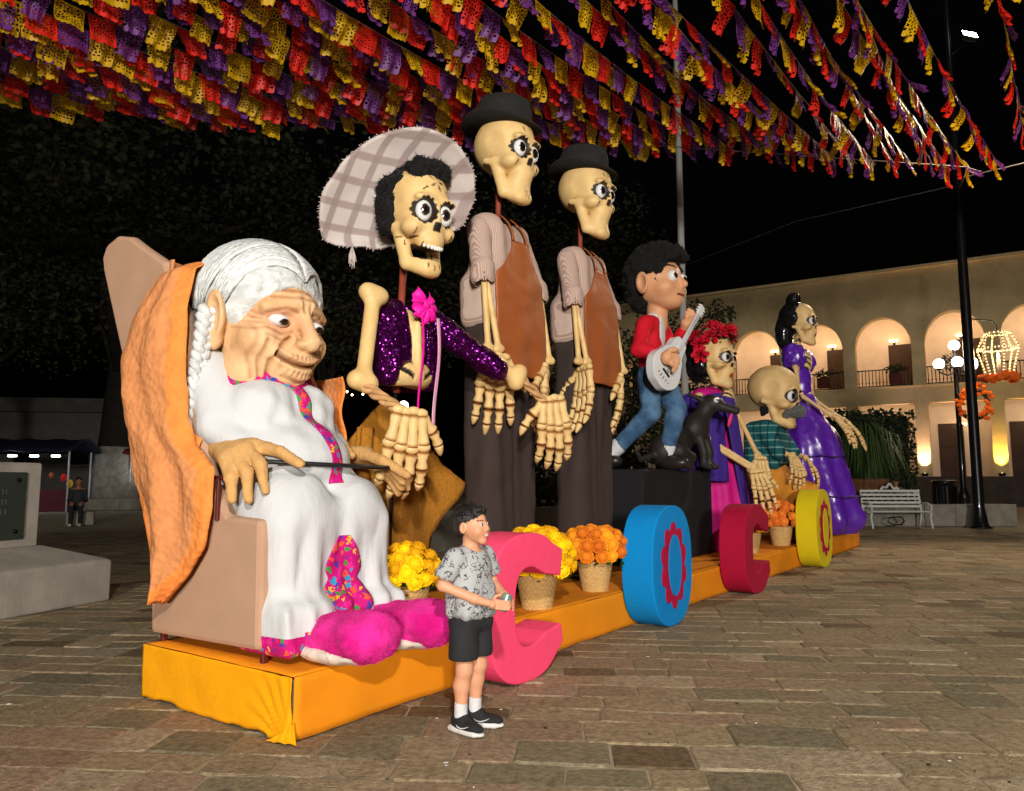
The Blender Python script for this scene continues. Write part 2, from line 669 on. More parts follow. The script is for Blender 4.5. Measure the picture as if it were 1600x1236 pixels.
def add_stone(mb, st, gap=0.0045):
    x, y, w, d, u, v = st
    j = lambda: rs.uniform(-0.012, 0.012)
    hw, hd = w / 2 - gap, d / 2 - gap
    top = rs.uniform(-0.004, 0.003)
    tx, ty = rs.uniform(-.004, .004), rs.uniform(-.004, .004)
    out = []; inn = []
    # eight-sided outline with clipped, uneven corners
    cl = rs.uniform(0.012, 0.03)
    for (a, b, e, f) in ((-1, -1, 1, 0), (1, -1, -1, 0), (1, -1, 0, 1), (1, 1, 0, -1), (1, 1, -1, 0), (-1, 1, 1, 0), (-1, 1, 0, -1), (-1, -1, 0, 1)):
        px, py = a * hw + e * cl + j() * .6, b * hd + f * cl + j() * .6
        out.append((px, py)); inn.append((px * (1 - 0.012 / hw), py * (1 - 0.012 / hd)))
    vs = []
    for p in out:
        vs.append((x + p[0] * ca - p[1] * sa, y + p[0] * sa + p[1] * ca, -0.013))
    for p in out:
        vs.append((x + p[0] * ca - p[1] * sa, y + p[0] * sa + p[1] * ca, top - 0.005))
    for p in inn:
        vs.append((x + p[0] * ca - p[1] * sa, y + p[0] * sa + p[1] * ca, top + tx * p[0] / hw + ty * p[1] / hd))
    fs = []
    for i in range(8):
        k = (i + 1) % 8
        fs += [(i, k, k + 8, i + 8), (i + 8, k + 8, k + 16, i + 16)]
    fs.append(tuple(range(16, 24)))
    mb.add(vs, fs, False, stone_color())
for st in stones[:290]:
    mb = MB(); add_stone(mb, st)
    mb.build('paving_stone', m_stone, pave, attr=True)
mb = MB()
for st in stones[290:]:
    add_stone(mb, st)
far = mb.build('distant_paving_stones', m_stone, pave, attr=True)
far['kind'] = 'stuff'
# chewing-gum, confetti and bits of litter trodden into the stones
mb = MB(); rs2 = random.Random(9)
for i in range(90):
    y = 3.2 + rs2.random() ** 1.6 * 8
    x = rs2.uniform(-0.2, 0.68) * y if rs2.random() < .75 else rs2.uniform(-.65, .6) * y
    if under_platform(x, y): continue
    r = rs2.uniform(0.004, 0.013)
    c = rs2.choice([(0.5, 0.48, 0.44), (0.6, 0.58, 0.54), (0.03, 0.025, 0.02), (0.03, 0.025, 0.02)])
    mb.lathe([(r, 0.003), (r * .8, 0.0062), (0, 0.007)], 6, (x, y, 0), col=c, sx=rs2.uniform(.5, 1.6), sy=rs2.uniform(.5, 1.3))
lit = mb.build('litter_specks', M('litter', attr=True, rough=0.9, var=0), attr=True)
tag(lit, 'tiny pale and dark specks of litter on the paving stones', 'litter', kind='stuff')

# ================================================================== the cloth-covered platform
def cloth_noise(a, b, c=0.0):
    return fbm(a, b, c)
m_yel = M('yellow_cloth', srgb(250, 168, 0), 0.9, 0.06, 3, 0.25, 160, 'weave', sheen=0.15)
m_ora = M('orange_cloth', srgb(246, 148, 16), 0.9, 0.07, 3, 0.25, 160, 'weave', sheen=0.15)
PH, PL, PD = 0.315, 13.75, 1.38
F_pl = Fig('display_platform', (PL / 2, PD / 2, 0), 'long low platform wrapped in yellow and orange cloth under the giant figures', 'platform')
mb = MB()
def endf(u, v):
    # pulled tight to a knot at the lower front corner
    q = (PD + .014) * (1 - u) - .014
    z = PH * v
    k = max(0, 1 - math.hypot(q, z) / 0.42)
    fold = 0.008 * math.sin(math.atan2(z + .03, q + .04) * 24) * k * 2
    hem = 0.015 * cloth_noise(q * 5, 0, 3) * (1 - v)
    return (-0.012 + fold + 0.006 * cloth_noise(q * 4, z * 6, 1) - 0.012 * k, q, max(0.004, z + hem + 0.018 * (1 - v) * (q > .15) * (0.5 + .5 * math.sin(q * 7))))
mb.grid(70, 16, endf)
F_pl.add('end_cloth', mb, m_yel, solid=0.004)
mb = MB()
def sidef(u, v):
    s = PL * u
    z = PH * v
    k = max(0, 1 - math.hypot(s, z) / 0.3)
    return (s, -0.010 - 0.007 * k * math.sin(math.atan2(z + .02, s + .02) * 22) + 0.007 * cloth_noise(s * 2.2, z * 4, 4), max(0.004, z + (1 - v) * (0.006 + 0.008 * cloth_noise(s * 3, 1, 2))))
mb.grid(260, 8, sidef)
F_pl.add('side_cloth', mb, m_ora, solid=0.004)
mb = MB()
mb.grid(120, 24, lambda u, v: (PL * u, PD * v, PH + 0.002 + 0.004 * cloth_noise(u * 30, v * 5, 7)))
F_pl.add('top_cloth', mb, m_ora, solid=0.004)
mb = MB()
mb.box((PL / 2, PD / 2, PH / 2 - 0.006), (PL - 0.03, PD - 0.04, PH - 0.03))
F_pl.add('wooden_core', mb, M('raw_wood', (0.25, 0.17, 0.09), 0.9, 0.2, 8))
mb = MB()   # gathered tail of cloth lying on the ground at the corner
mb.grid(14, 10, lambda u, v: (-.015 - .02 * v - .05 * v * u, -.02 + (u - .35) * (.05 + .13 * v) , .075 * (1 - v) ** 2 + .010 + .014 * abs(math.sin(u * 9 + v * 3)) * (1 - .5 * v) + .004 * fbm(u * 6, v * 6, 3)))
F_pl.add('cloth_knot', mb, m_yel, solid=.004)

# ================================================================== stone monument at the left
m_lime = M('old_limestone', (0.31, 0.275, 0.23), 0.9, 0.2, 3, 0.5, 45, dirt=0.35, dirtcol=(0.10, 0.085, 0.065))
mon = empty('stone_monument', (-4.37, 8.43, 0), math.atan2(1.21, .39), 'grey stone monument with a dark glass plaque at the left edge', 'monument')
# local: x runs away from the camera along its front face, y goes left (into the block)
mb = MB()
vs = [(-4, 0, 0), (0, 0, 0), (0, 2.6, 0), (-4, 2.6, 0), (-4, 0, .44), (0, 0, .44), (0, 2.6, .44), (-4, 2.6, .44),
      (-4, .42, .62), (-.5, .42, .62), (-.5, 2.2, .62), (-4, 2.2, .62)]
fs = [(0, 1, 5, 4), (1, 2, 6, 5), (2, 3, 7, 6), (4, 5, 9, 8), (5, 6, 10, 9), (6, 7, 11, 10), (8, 9, 10, 11), (0, 4, 8, 11, 7, 3), (0, 3, 2, 1)]
mb.add(vs, fs, False)
mb.build('plinth', m_lime, mon, bevel=0.025)
mb = MB(); mb.box((-2.3, 1.05, 1.03), (3.6, 1.1, .90), 0.02)
mb.build('slab', m_lime, mon)
mb = MB(); mb.box((-1.95, 0.478, 1.04), (2.5, 0.02, .68), 0.004)
pl = mb.build('plaque', M('dark_glass_plaque', (0.035, 0.042, 0.032), 0.12, 0.1, 4, coat=0.5), mon)
for x in (-.80, -3.1):
    for z in (.78, 1.30):
        mb = MB(); mb.lathe([(.022, 0), (.022, .012), (.012, .02), (0, .021)], 12, T=TRS((x, .468, z), 90))
        mb.build('bolt', M('dark_bolt', (.02, .02, .02), .4, metal=1), pl)
mb = MB()   # worn engraved lettering, illegible in the photograph: rows of shallow strokes
rl = random.Random(3)
for row, z in enumerate((1.18, 1.08, .98)):
    x = -.92
    while x > -2.4:
        w = rl.uniform(.012, .03)
        mb.box((x, .4665, z), (w * .35, .002, .055)); 
        if rl.random() < .6: mb.box((x - w * .5, .4665, z + rl.choice((-.022, 0, .022))), (w, .002, .008))
        x -= w + .022 + (.05 if rl.random() < .18 else 0)
mb.build('engraving', M('faded_engraving', (.085, .09, .075), .7), pl)['kind'] = 'stuff'
# ================================================================== makers shared by the papier-mache figures
BONE = srgb(226, 190, 128)
BONE_D = srgb(150, 95, 45)
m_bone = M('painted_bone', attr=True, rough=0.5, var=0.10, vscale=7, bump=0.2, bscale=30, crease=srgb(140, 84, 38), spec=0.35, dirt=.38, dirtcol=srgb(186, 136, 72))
m_bone_plain = M('painted_bone_plain', attr=True, rough=0.5, var=0.12, vscale=9, bump=0.1, bscale=40, spec=0.35)
m_eye = M('painted_eye', attr=True, rough=0.18, var=0.0, coat=0.4)
m_tooth = M('painted_tooth', (0.78, 0.76, 0.70), 0.35, 0.05)
m_pole = M('red_brown_pole', srgb(140, 62, 44), 0.55, 0.15, 9)
m_blackfelt = M('black_felt', (0.018, 0.017, 0.016), 0.95, 0.25, 14, 0.4, 150, sheen=0.25, sheencol=(.25, .25, .27))
m_glosshair = M('glossy_black_hair', (.008, .008, .009), .25, .1, 10, .3, 40, coat=.3)
m_plush = M('black_plush', (0.009, 0.008, 0.008), 0.95, 0.3, 30, 1.0, 110, sheen=0.12, sheencol=(.2, .2, .2))
DARK = (0.012, 0.010, 0.009)

class Figure(Fig):
    """figure-local coordinates: x along the platform, y towards its back, z true height"""
    def __init__(self, name, s, q, z, label, cat, group=None, turn=0.0):
        self.b = Vector((0, 0, z))
        self.root = empty(name, W(s, q, z), ANG + R(turn), label, cat, group)

def eyeball(fig, T, c, r, gaze, part, iris=srgb(70, 40, 22), squash=(1, 1, 1), lid=None):
    gz = Vector(gaze).normalized()
    mb = MB(); mb.ball((0, 0, 0), 1.0, 36, 24)
    for i, p in enumerate(mb.v):
        d = Vector(p).dot(gz)
        col = (0.78, 0.78, 0.76)
        if d > 0.95: col = (0.006, 0.006, 0.006)
        elif d > 0.86: col = iris if iris else (0.006, 0.006, 0.006)
        elif d > 0.84: col = (0.02, 0.015, 0.01)
        mb.c[i] = col
    mb.v = [tuple(T @ Vector((c[0] + p[0] * r * squash[0], c[1] + p[1] * r * squash[1], c[2] + p[2] * r * squash[2]))) for p in mb.v]
    return fig.add('eye', mb, m_eye, part)

def petals_paint(V, C, marks, col, front=-0.02):
    """marks: (x, z, angle, length, width) drops painted on the front of a head"""
    for (cx, cz, a, ln, wd) in marks:
        dx = V[:, 0] - cx; dz = V[:, 2] - cz
        u = dx * math.cos(a) + dz * math.sin(a)
        w = -dx * math.sin(a) + dz * math.cos(a)
        t = u / ln
        wid = wd * np.sqrt(np.clip(1 - t * t, 0, 1)) * (0.65 + 0.35 * t)
        m = (np.abs(t) < 1) & (np.abs(w) < wid) & (V[:, 1] < front)
        C[m] = col

def flower_marks(x, z, n, r, ln, wd, a0=0.0):
    return [(x + r * math.cos(a0 + 2 * PI * i / n), z + r * math.sin(a0 + 2 * PI * i / n), a0 + 2 * PI * i / n, ln, wd) for i in range(n)]

def skull(fig, T, h=0.014, jaw=0.0, eye_ring='petal', marks=None, mouth='smile', cran=(.33, .40, .33), part_label=None, iris=srgb(60, 36, 24),
          gaze=(-0.3, -1, 0.0), lips=None, ringcol=None, nose=True, chinw=.12):
    """a hollow-eyed festival skull, unit height, facing -y"""
    J = jaw
    pr = [E((0, .06, .16), cran, .02),
          E((0, -.12, -.01), (.265, .25, .25), .06)]
    for s in (-1, 1):
        pr += [E((s * .205, -.2, -.12), (.10, .12, .075), .05),
               K((s * .21, -.2, -.12), (s * .295, .10, -.09), .05, .035, .03),
               E((s * .13, -.30, .13), (.12, .07, .04), .04)]
    pr += [E((0, -.24, -.22), (.15, .13, .11), .05), E((0, -.345, -.04), (.035, .04, .07), .04)]
    for s in (-1, 1):
        pr += [K((s * .21, .0, -.12), (s * .17, -.10, -.37 - J), .075, .068, .04),
               K((s * .17, -.10, -.37 - J), (s * .05, -.26, -.42 - J), .068, .07, .03)]
    pr += [E((0, -.26, -.435 - J), (chinw, .085, .07), .03), E((0, -.18, -.39 - J), (.15, .12, .085), .05)]
    if mouth != 'open': pr += [E((0, -.19, -.31 - J * .5), (.165, .13, .14), .06)]
    for s in (-1, 1):
        pr += [E((s * .13, -.385, .025), (.105, .135, .115), .025, '-'),
               E((s * .385, -.08, .10), (.085, .16, .16), .06, '-')]
        if nose:
            pr += [K((s * .008, -.42, -.085), (s * .03, -.42, -.135), .014, .022, .012, '-')]
    if mouth == 'open':
        pr += [B((0, -.40, -.315 - J * .5), (.155, .26, .018 + J * .55), .015, .02, '-')]
    else:
        pts = [(-.16, -.30, -.265), (-.09, -.38, -.295), (0, -.41, -.305), (.09, -.38, -.295), (.16, -.30, -.265)]
        pr += chain(pts, [.014, .02, .022, .02, .014], .012, op='-')
    def paint(V, C):
        front = V[:, 1] < -.10
        for s in (-1, 1):
            dx = V[:, 0] - s * .13; dz = V[:, 2] - .025
            rad = np.hypot(dx, dz); an = np.arctan2(dz, dx)
            if eye_ring == 'petal':
                lim = .106 + .017 * np.abs(np.cos(an * 6))
            else:
                lim = np.full_like(rad, .122)
            C[(rad < lim) & front] = ringcol if (ringcol is not None) else DARK
            if ringcol is not None:
                C[(rad < .116) & front] = DARK
        if nose:
            n = (np.abs(V[:, 0]) < .045) & (V[:, 2] < -.07) & (V[:, 2] > -.15) & (V[:, 1] > -.385) & (V[:, 1] < -.30)
            C[n] = DARK
            n = (np.abs(V[:, 0]) < .012 + (-.075 - V[:, 2]) * .55) & (V[:, 2] < -.075) & (V[:, 2] > -.135) & front & (V[:, 1] < -.25)
            C[n] = DARK
        inner = (V[:, 2] < -.25) & (V[:, 2] > -.36 - J) & (V[:, 1] < -.1) & (V[:, 1] > -.30) & (np.abs(V[:, 0]) < .13)
        if mouth == 'open':
            C[inner] = (.05, .02, .015)
        if marks:
            petals_paint(V, C, marks, srgb(84, 52, 24))
        if lips is not None:
            m_ = (np.hypot(V[:, 0] / 1.5, V[:, 2] + .30) < .042) & (V[:, 1] < -.2)
            C[m_] = lips
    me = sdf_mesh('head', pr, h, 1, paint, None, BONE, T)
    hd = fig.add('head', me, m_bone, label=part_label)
    for s in (-1, 1):
        eyeball(fig, T, (s * .13, -.280, .02), .088, (gaze[0], gaze[1], gaze[2]), hd, iris, (1, .9, 1.08))
    if mouth in ('open', 'smile') and lips is None:
        for i in range(8):
            a = (i - 3.5) / 4.0
            mb = MB()
            x, y = a * .125, -.352 + .075 * a * a
            z = -.292 + .028 * a * a
            mb.box((0, 0, 0), (.030, .03, .040), .010, T=T @ TRS((x, y, z), 0, 0, -a * 32))
            fig.add('tooth', mb, m_tooth, hd)
    return hd

def bone_tube(mb, a, b, r, tip=False, n=8, c0=BONE, c1=BONE_D):
    a, b = Vector(a), Vector(b)
    t = [0, .05, .16, .5, .84, .95, 1]
    k = [.45, 1.0, 1.05, .74, 1.0, .98, .45]
    if tip:
        t = [0, .06, .2, .55, .85, 1]; k = [.45, 1.0, 1.02, .78, .45, .08]
    o = len(mb.v)
    mb.tube([a.lerp(b, x) for x in t], [r * x for x in k], n)
    for i in range(len(t)):
        e = (t[i] <= .05) or (not tip and t[i] >= .95)
        for j in range(n):
            mb.c[o + i * n + j] = c1 if e else c0

def bone_hand(fig, name, T, curl=(10, 18, 14), spread=9, thumb=1, part=None, fat=1.0):
    """unit-length skeleton hand hanging along -z from the wrist at the origin; back of the hand towards -y; thumb=+1 puts it at +x"""
    palm = MB()
    wr = MB
    for i in range(4):        # wrist bones
        palm.ball(((i - 1.5) * .075, 0, -.03 - .012 * (i % 2)), (.05 * fat, .045, .045), 10, 7, BONE, T)
    fingers = []
    for i in range(4):
        off = i - 1.5
        x0 = off * .078; x1 = off * .112
        a = Vector((x0, 0, -.06)); b = Vector((x1, -.02, -.40 + .03 * abs(off - .3)))
        bone_tube_T(palm, T, a, b, .045 * fat)
        palm.ball(tuple(b), (.054 * fat, .052, .05), 10, 7, BONE, T)
        ln = [.43, .50, .53, .44][i if thumb < 0 else 3 - i]
        segs = [ln * .42, ln * .32, ln * .26]
        p = b + Vector((0, 0, -.04))
        ang = R(off * spread * .5); bend = 0
        f = MB()
        for k in range(3):
            bend += R(curl[k])
            d = Vector((math.sin(ang), math.sin(bend), -math.cos(bend)))
            q = p + d.normalized() * segs[k]
            bone_tube_T(f, T, p, q, (.044, .038, .033)[k] * fat, tip=(k == 2))
            p = q + d.normalized() * .006
        fingers.append(f)
    f = MB()
    p = Vector((thumb * .12, 0, -.08))
    for k, (ln, a) in enumerate(((.20, 48), (.15, 34), (.12, 24))):
        d = Vector((thumb * math.sin(R(a)), .25, -math.cos(R(a)))).normalized()
        q = p + d * ln
        bone_tube_T(f, T, p, q, (.045, .04, .034)[k] * fat, tip=(k == 2))
        p = q + d * .005
    fingers.append(f)
    ho = fig.add(name, palm, m_bone_plain, part)
    for f in fingers:
        fig.add('finger', f, m_bone_plain, ho)
    return ho

def bone_tube_T(mb, T, a, b, r, tip=False):
    s = T.to_scale()[0]
    bone_tube(mb, T @ Vector(a), T @ Vector(b), r * s, tip)

def long_bone(name, a, b, r, knob=1.6, h=None):
    a, b = Vector(a), Vector(b)
    d = (b - a).normalized()
    sd = d.cross(Vector((0.3, 1, 0.1))).normalized()
    pr = [K(a, b, r, r * .95, .01)]
    for e, sg in ((a, 1), (b, -1)):
        for k in (-1, 1):
            pr.append(E(tuple(e + sd * k * r * .85 + d * sg * -.1 * r), r * knob * .78, r * .8))
    def paint(V, C):
        nz = np.array([mnoise.noise(Vector(p) * 9) for p in V.tolist()])
        w = np.clip(.22 + nz * .5, 0, .55)[:, None]
        C[:] = C * (1 - w) + np.array(srgb(205, 160, 95)) * w
    return sdf_mesh(name, pr, h or r * .33, 2, paint, None, BONE)

def hat_mesh(T, brim=.33, crown=.22, height=.24, droop=.05, up=.06, dent=.03, taper=.86):
    mb = MB()
    n = 48
    def prof(a):
        side = abs(math.cos(a))      # brim rolls up at the sides
        lift = up * side ** 2 - droop * (1 - side ** 2)
        return [(.02, -.01), (crown * 1.02, -.012), ((crown + brim) / 2, lift * .35 - .012), (brim, lift - .006), (brim + .006, lift + .004), (brim - .004, lift + .014), ((crown + brim) / 2, lift * .35 + .012),
                (crown * 1.03, .012), (crown * 1.0, .05), (crown * .96, height * .6), (crown * taper, height * .93), (crown * taper * .85, height), (crown * .4, height - dent), (.01, height - dent * 1.2)]
    rows = len(prof(0))
    vs = []; fs = []
    for j in range(n):
        a = 2 * PI * j / n
        for (r, z) in prof(a):
            vs.append((r * math.cos(a), r * math.sin(a) * 1.12, z))
    for j in range(n):
        j2 = (j + 1) % n
        for i in range(rows - 1):
            fs.append((j * rows + i, j2 * rows + i, j2 * rows + i + 1, j * rows + i + 1))
    fs.append(tuple(j * rows for j in reversed(range(n))))
    fs.append(tuple(j * rows + rows - 1 for j in range(n)))
    mb.add(vs, fs, True, None, T)
    return mb

def plush_hair(fig, T, prims, part=None, h=.018, amp=.03, scl=9.0, mat=None, name='hair'):
    me = sdf_mesh(name, prims, h, 1, None, (amp, scl), (1, 1, 1), T)
    o = fig.add(name, me, mat or m_plush, part)
    if (mat or m_plush) is not m_glosshair:
        root_part = part if part is not None and part.parent == fig.root else None
        fz = fuzz(o, 6000, .035, .004, mat or m_plush, 'fibres', (0, 0, -.3), 3)
        if part is not None:        # keep to thing > part > sub-part
            fz.parent = part
    return o

def fuzz(obj, n, length, width, mat, name='pile', lean=(0, 0, -.4), seed=1, jit=.7):
    """short tapering fibres standing on the surface of a soft part"""
    me = obj.data; rn = np.random.default_rng(seed)
    nv = len(me.vertices); co = np.empty(nv * 3, np.float32); me.vertices.foreach_get('co', co); co = co.reshape(-1, 3)
    q = np.empty(len(me.loops), np.int32); me.loops.foreach_get('vertex_index', q); q = q.reshape(-1, 4)
    a, b, c, d = (co[q[:, i]] for i in range(4))
    nr = np.cross(c - a, d - b); ar = _len(nr) + 1e-12; nr = nr / ar[:, None]
    f = rn.choice(len(q), n, p=ar / ar.sum())
    w = rn.random((n, 2, 1)).astype(np.float32)
    p = (a[f] * (1 - w[:, 0]) + b[f] * w[:, 0]) * (1 - w[:, 1]) + (d[f] * (1 - w[:, 0]) + c[f] * w[:, 0]) * w[:, 1]
    dr = nr[f] + np.array(lean) + rn.normal(0, jit, (n, 3)); dr /= _len(dr)[:, None]
    sd = np.cross(dr, rn.normal(0, 1, (n, 3))); sd /= (_len(sd)[:, None] + 1e-9)
    ln = (length * rn.uniform(.5, 1.3, n))[:, None]
    p = p - nr[f] * .003
    V = np.stack([p - sd * width, p + sd * width, p + dr * ln], 1).reshape(-1, 3)
    m2 = bpy.data.meshes.new(name)
    m2.vertices.add(len(V)); m2.vertices.foreach_set('co', V.astype(np.float32).ravel())
    m2.loops.add(n * 3); m2.loops.foreach_set('vertex_index', np.arange(n * 3, dtype=np.int32))
    m2.polygons.add(n); m2.polygons.foreach_set('loop_start', np.arange(0, n * 3, 3, dtype=np.int32)); m2.polygons.foreach_set('loop_total', np.full(n, 3, np.int32))
    m2.update(calc_edges=True)
    m2.materials.append(mat)
    o = bpy.data.objects.new(name, m2); COL.objects.link(o)
    o.parent = obj; o['kind'] = 'stuff'
    return o

def shrink(o, target, off=0.006, mode='NEAREST_SURFACEPOINT'):
    m = o.modifiers.new('wrap', 'SHRINKWRAP')
    m.target = target; m.wrap_method = mode; m.wrap_mode = 'OUTSIDE_SURFACE' if mode == 'NEAREST_SURFACEPOINT' else 'ON_SURFACE'; m.offset = off
    return o

def groove(V, C, pts, depth, w, col=None, ylim=-.05, mix=.7):
    """presses a crease into the front of a head along a line given in x, z"""
    d = np.full(len(V), 9.0, np.float32)
    for (a, b) in zip(pts[:-1], pts[1:]):
        a = np.array(a, np.float32); b = np.array(b, np.float32)
        p = V[:, [0, 2]] - a; ba = b - a
        t = np.clip((p @ ba) / (ba @ ba + 1e-9), 0, 1)
        d = np.minimum(d, np.hypot(p[:, 0] - t * ba[0], p[:, 1] - t * ba[1]))
    k = np.exp(-(d / w) ** 2) * (V[:, 1] < ylim)
    V[:, 1] += depth * k
    ridge = np.exp(-((d - 2.1 * w) / (w * 1.1)) ** 2) * (V[:, 1] < ylim)
    V[:, 1] -= depth * .45 * ridge
    if col is not None:
        C[:] = C * (1 - mix * k[:, None]) + np.array(col) * mix * k[:, None]

def embroidery(name, base, scale):
    m = M(name, base, 0.8, 0.1, 20, 0.5, 140)
    t = m.node_tree; N, L = t.nodes, t.links
    b = N['Principled BSDF']
    old = b.inputs['Base Color'].links[0].from_socket
    tc = next(n for n in N if n.type == 'TEX_COORD')
    vo = N.new('ShaderNodeTexVoronoi'); vo.inputs['Scale'].default_value = scale
    nz = N.new('ShaderNodeTexNoise'); nz.inputs['Scale'].default_value = scale * 1.3
    ad = N.new('ShaderNodeMix'); ad.data_type = 'VECTOR'; ad.inputs[0].default_value = .06
    L.new(tc.outputs['Object'], nz.inputs['Vector'])
    L.new(tc.outputs['Object'], ad.inputs['A']); L.new(nz.outputs['Color'], ad.inputs['B'])
    L.new(ad.outputs['Result'], vo.inputs['Vector'])
    sp = N.new('ShaderNodeSeparateColor')
    L.new(vo.outputs['Color'], sp.inputs[0])
    rp = N.new('ShaderNodeValToRGB'); rp.color_ramp.interpolation = 'CONSTANT'
    cols = [srgb(224, 40, 140), srgb(60, 150, 60), srgb(236, 90, 50), srgb(70, 60, 160), srgb(240, 180, 40), srgb(190, 20, 90), srgb(50, 150, 190)]
    el = rp.color_ramp.elements
    el[0].color = (*cols[0], 1); el[1].color = (*cols[1], 1); el[1].position = .2
    for i, c in enumerate(cols[2:]):
        e = el.new(.32 + i * .135); e.color = (*c, 1)
    L.new(sp.outputs[0], rp.inputs[0])
    mr = N.new('ShaderNodeMapRange'); mr.inputs['From Min'].default_value = .46; mr.inputs['From Max'].default_value = .50
    L.new(vo.outputs['Distance'], mr.inputs['Value'])
    mx = N.new('ShaderNodeMix'); mx.data_type = 'RGBA'
    L.new(mr.outputs[0], mx.inputs['Factor']); L.new(rp.outputs[0], mx.inputs['A']); L.new(old, mx.inputs['B'])
    L.new(mx.outputs['Result'], b.inputs['Base Color'])
    return m

def stripes(name, c1, c2, scale, axis='X', rough=.85, thin=.5, plaid=None, sheen=.1):
    """cloth with woven stripes; plaid adds a second set crossing the first"""
    m = M(name, c1, rough, 0.06, 8, 0.2, 200, sheen=sheen)
    t = m.node_tree; N, L = t.nodes, t.links
    b = N['Principled BSDF']
    tc = next(n for n in N if n.type == 'TEX_COORD')
    base = b.inputs['Base Color'].links[0].from_socket
    for k, (ax, col) in enumerate([(axis, c2)] + ([(plaid[0], plaid[1])] if plaid else [])):
        w = N.new('ShaderNodeTexWave'); w.bands_direction = ax
        w.inputs['Scale'].default_value = scale; w.inputs['Distortion'].default_value = .12; w.inputs['Detail Scale'].default_value = 1
        L.new(tc.outputs['Object'], w.inputs['Vector'])
        mr = N.new('ShaderNodeMapRange'); mr.inputs['From Min'].default_value = thin; mr.inputs['From Max'].default_value = min(1, thin + .15)
        mr.inputs['To Max'].default_value = .8
        L.new(w.outputs['Fac'], mr.inputs['Value'])
        mx = N.new('ShaderNodeMix'); mx.data_type = 'RGBA'
        L.new(mr.outputs[0], mx.inputs['Factor']); L.new(base, mx.inputs['A']); mx.inputs['B'].default_value = (*col, 1)
        base = mx.outputs['Result']
    L.new(base, b.inputs['Base Color'])
    return m

m_shirt_stripe = stripes('striped_shirt_cloth', srgb(196, 170, 156), srgb(156, 126, 114), 26, 'X')
m_satin = M('purple_satin', srgb(92, 36, 168), 0.30, 0.12, 3, 0.9, 7, stretch=(1, 1, .4), spec=0.9)
m_sequin = M('purple_sequins', srgb(88, 18, 92), 0.18, 0.35, 40, 0.85, 85, 'flake', metal=0.85)
m_leather = M('tan_leather', srgb(158, 84, 40), 0.5, 0.05, 2, 0.06, 90, spec=.4)
m_brownpants = M('dark_brown_cloth', srgb(62, 50, 46), 0.92, 0.08, 5, 0.25, 170, 'weave', sheen=.08)
# ================================================================== tan wing armchair
m_tan = M('tan_upholstery', srgb(192, 152, 124), 0.85, 0.06, 4, 0.3, 150, 'weave', sheen=.15)
m_redmetal = M('dark_red_frame', srgb(92, 34, 26), 0.45, 0.15, 8)
LS, LQ = 0.52, 0.95
CH = Figure('wing_armchair', LS, LQ, PH, 'tan cloth wing armchair holding the old woman figure', 'armchair')
side_poly = [(-.62, .39), (.44, .37), (.50, 1.10), (.68, 1.55), (1.30, 2.78), (1.33, 2.88), (1.28, 2.97), (1.12, 3.01), (.95, 2.97), (.78, 2.87), (.5, 2.72), (.28, 2.4), (.05, 1.75), (-.1, 1.3), (-.3, 1.10), (-.60, 1.085)]
for sx in (-1, 1):
    mb = MB()
    t = Matrix.Rotation(R(90), 4, 'Z')   # polygon x -> +y
    mb.prism(side_poly, -.045, .045, T=Matrix.Translation((sx * .445, 0, 0)) @ t)
    CH.add('side_wing', mb, m_tan, bevel=.03)
mb = MB()
def backf(u, v):
    y = .40 + v * .95 if v > .0 else .40
    z = .40 + v * 2.45
    yy = .42 + max(0, (z - 1.05)) * .48
    return (-.43 + .86 * u, yy - .05 * math.sin(PI * u), z)
mb.grid(12, 20, backf)
CH.add('backrest', mb, m_tan, solid=.10)
mb = MB(); mb.box((0, -.09, .76), (.82, 1.02, .70), .05)
CH.add('seat_base', mb, m_tan)
for x in (-.42, .42):
    for y in (-.58, .40):
        mb = MB(); mb.box((x, y, PH + .035), (.035, .035, .09), .004)
        CH.add('leg', mb, m_redmetal)
mb = MB()
mb.box((-.50, -.22, 1.19), (.022, .022, .24), .003)
mb.box((-.50, -.20, 1.315), (.022, .34, .022), .003)
CH.add('arm_frame', mb, m_redmetal)

# ================================================================== seated old woman
m_white = M('white_cotton', (0.60, 0.605, 0.61), 0.95, 0.04, 5, 1.0, 13, stretch=(1, 1, .35))
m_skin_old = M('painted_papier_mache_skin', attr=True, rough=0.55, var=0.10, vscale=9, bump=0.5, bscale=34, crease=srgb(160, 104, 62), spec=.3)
m_emb = embroidery('floral_embroidery', srgb(196, 14, 118), 27)
LADY = Figure('seated_old_woman_figure', LS, LQ, PH, 'giant old woman figure with white braids and white dress seated in the armchair', 'figure')
pr = [E((0, .2, 1.83), (.47, .28, .32), .05), E((0, .02, 1.55), (.40, .34, .36), .1)]
for s in (-1, 1):
    pr += [E((s * .16, -.13, 1.72), (.22, .20, .20), .10),
           K((s * .34, .2, 2.02), (s * .40, -.02, 1.62), .13, .11, .06),
           K((s * .40, -.02, 1.62), (s * .36, -.22, 1.50), .11, .10, .05),
           K((s * .20, .0, 1.18), (s * .21, -.52, 1.13), .22, .21, .08)]
pr += [E((0, -.20, 1.42), (.38, .38, .27), .08),
       B((0, -.50, .78), (.43, .22, .38), .12, .12), B((0, -.56, .50), (.46, .25, .14), .06, .08)]
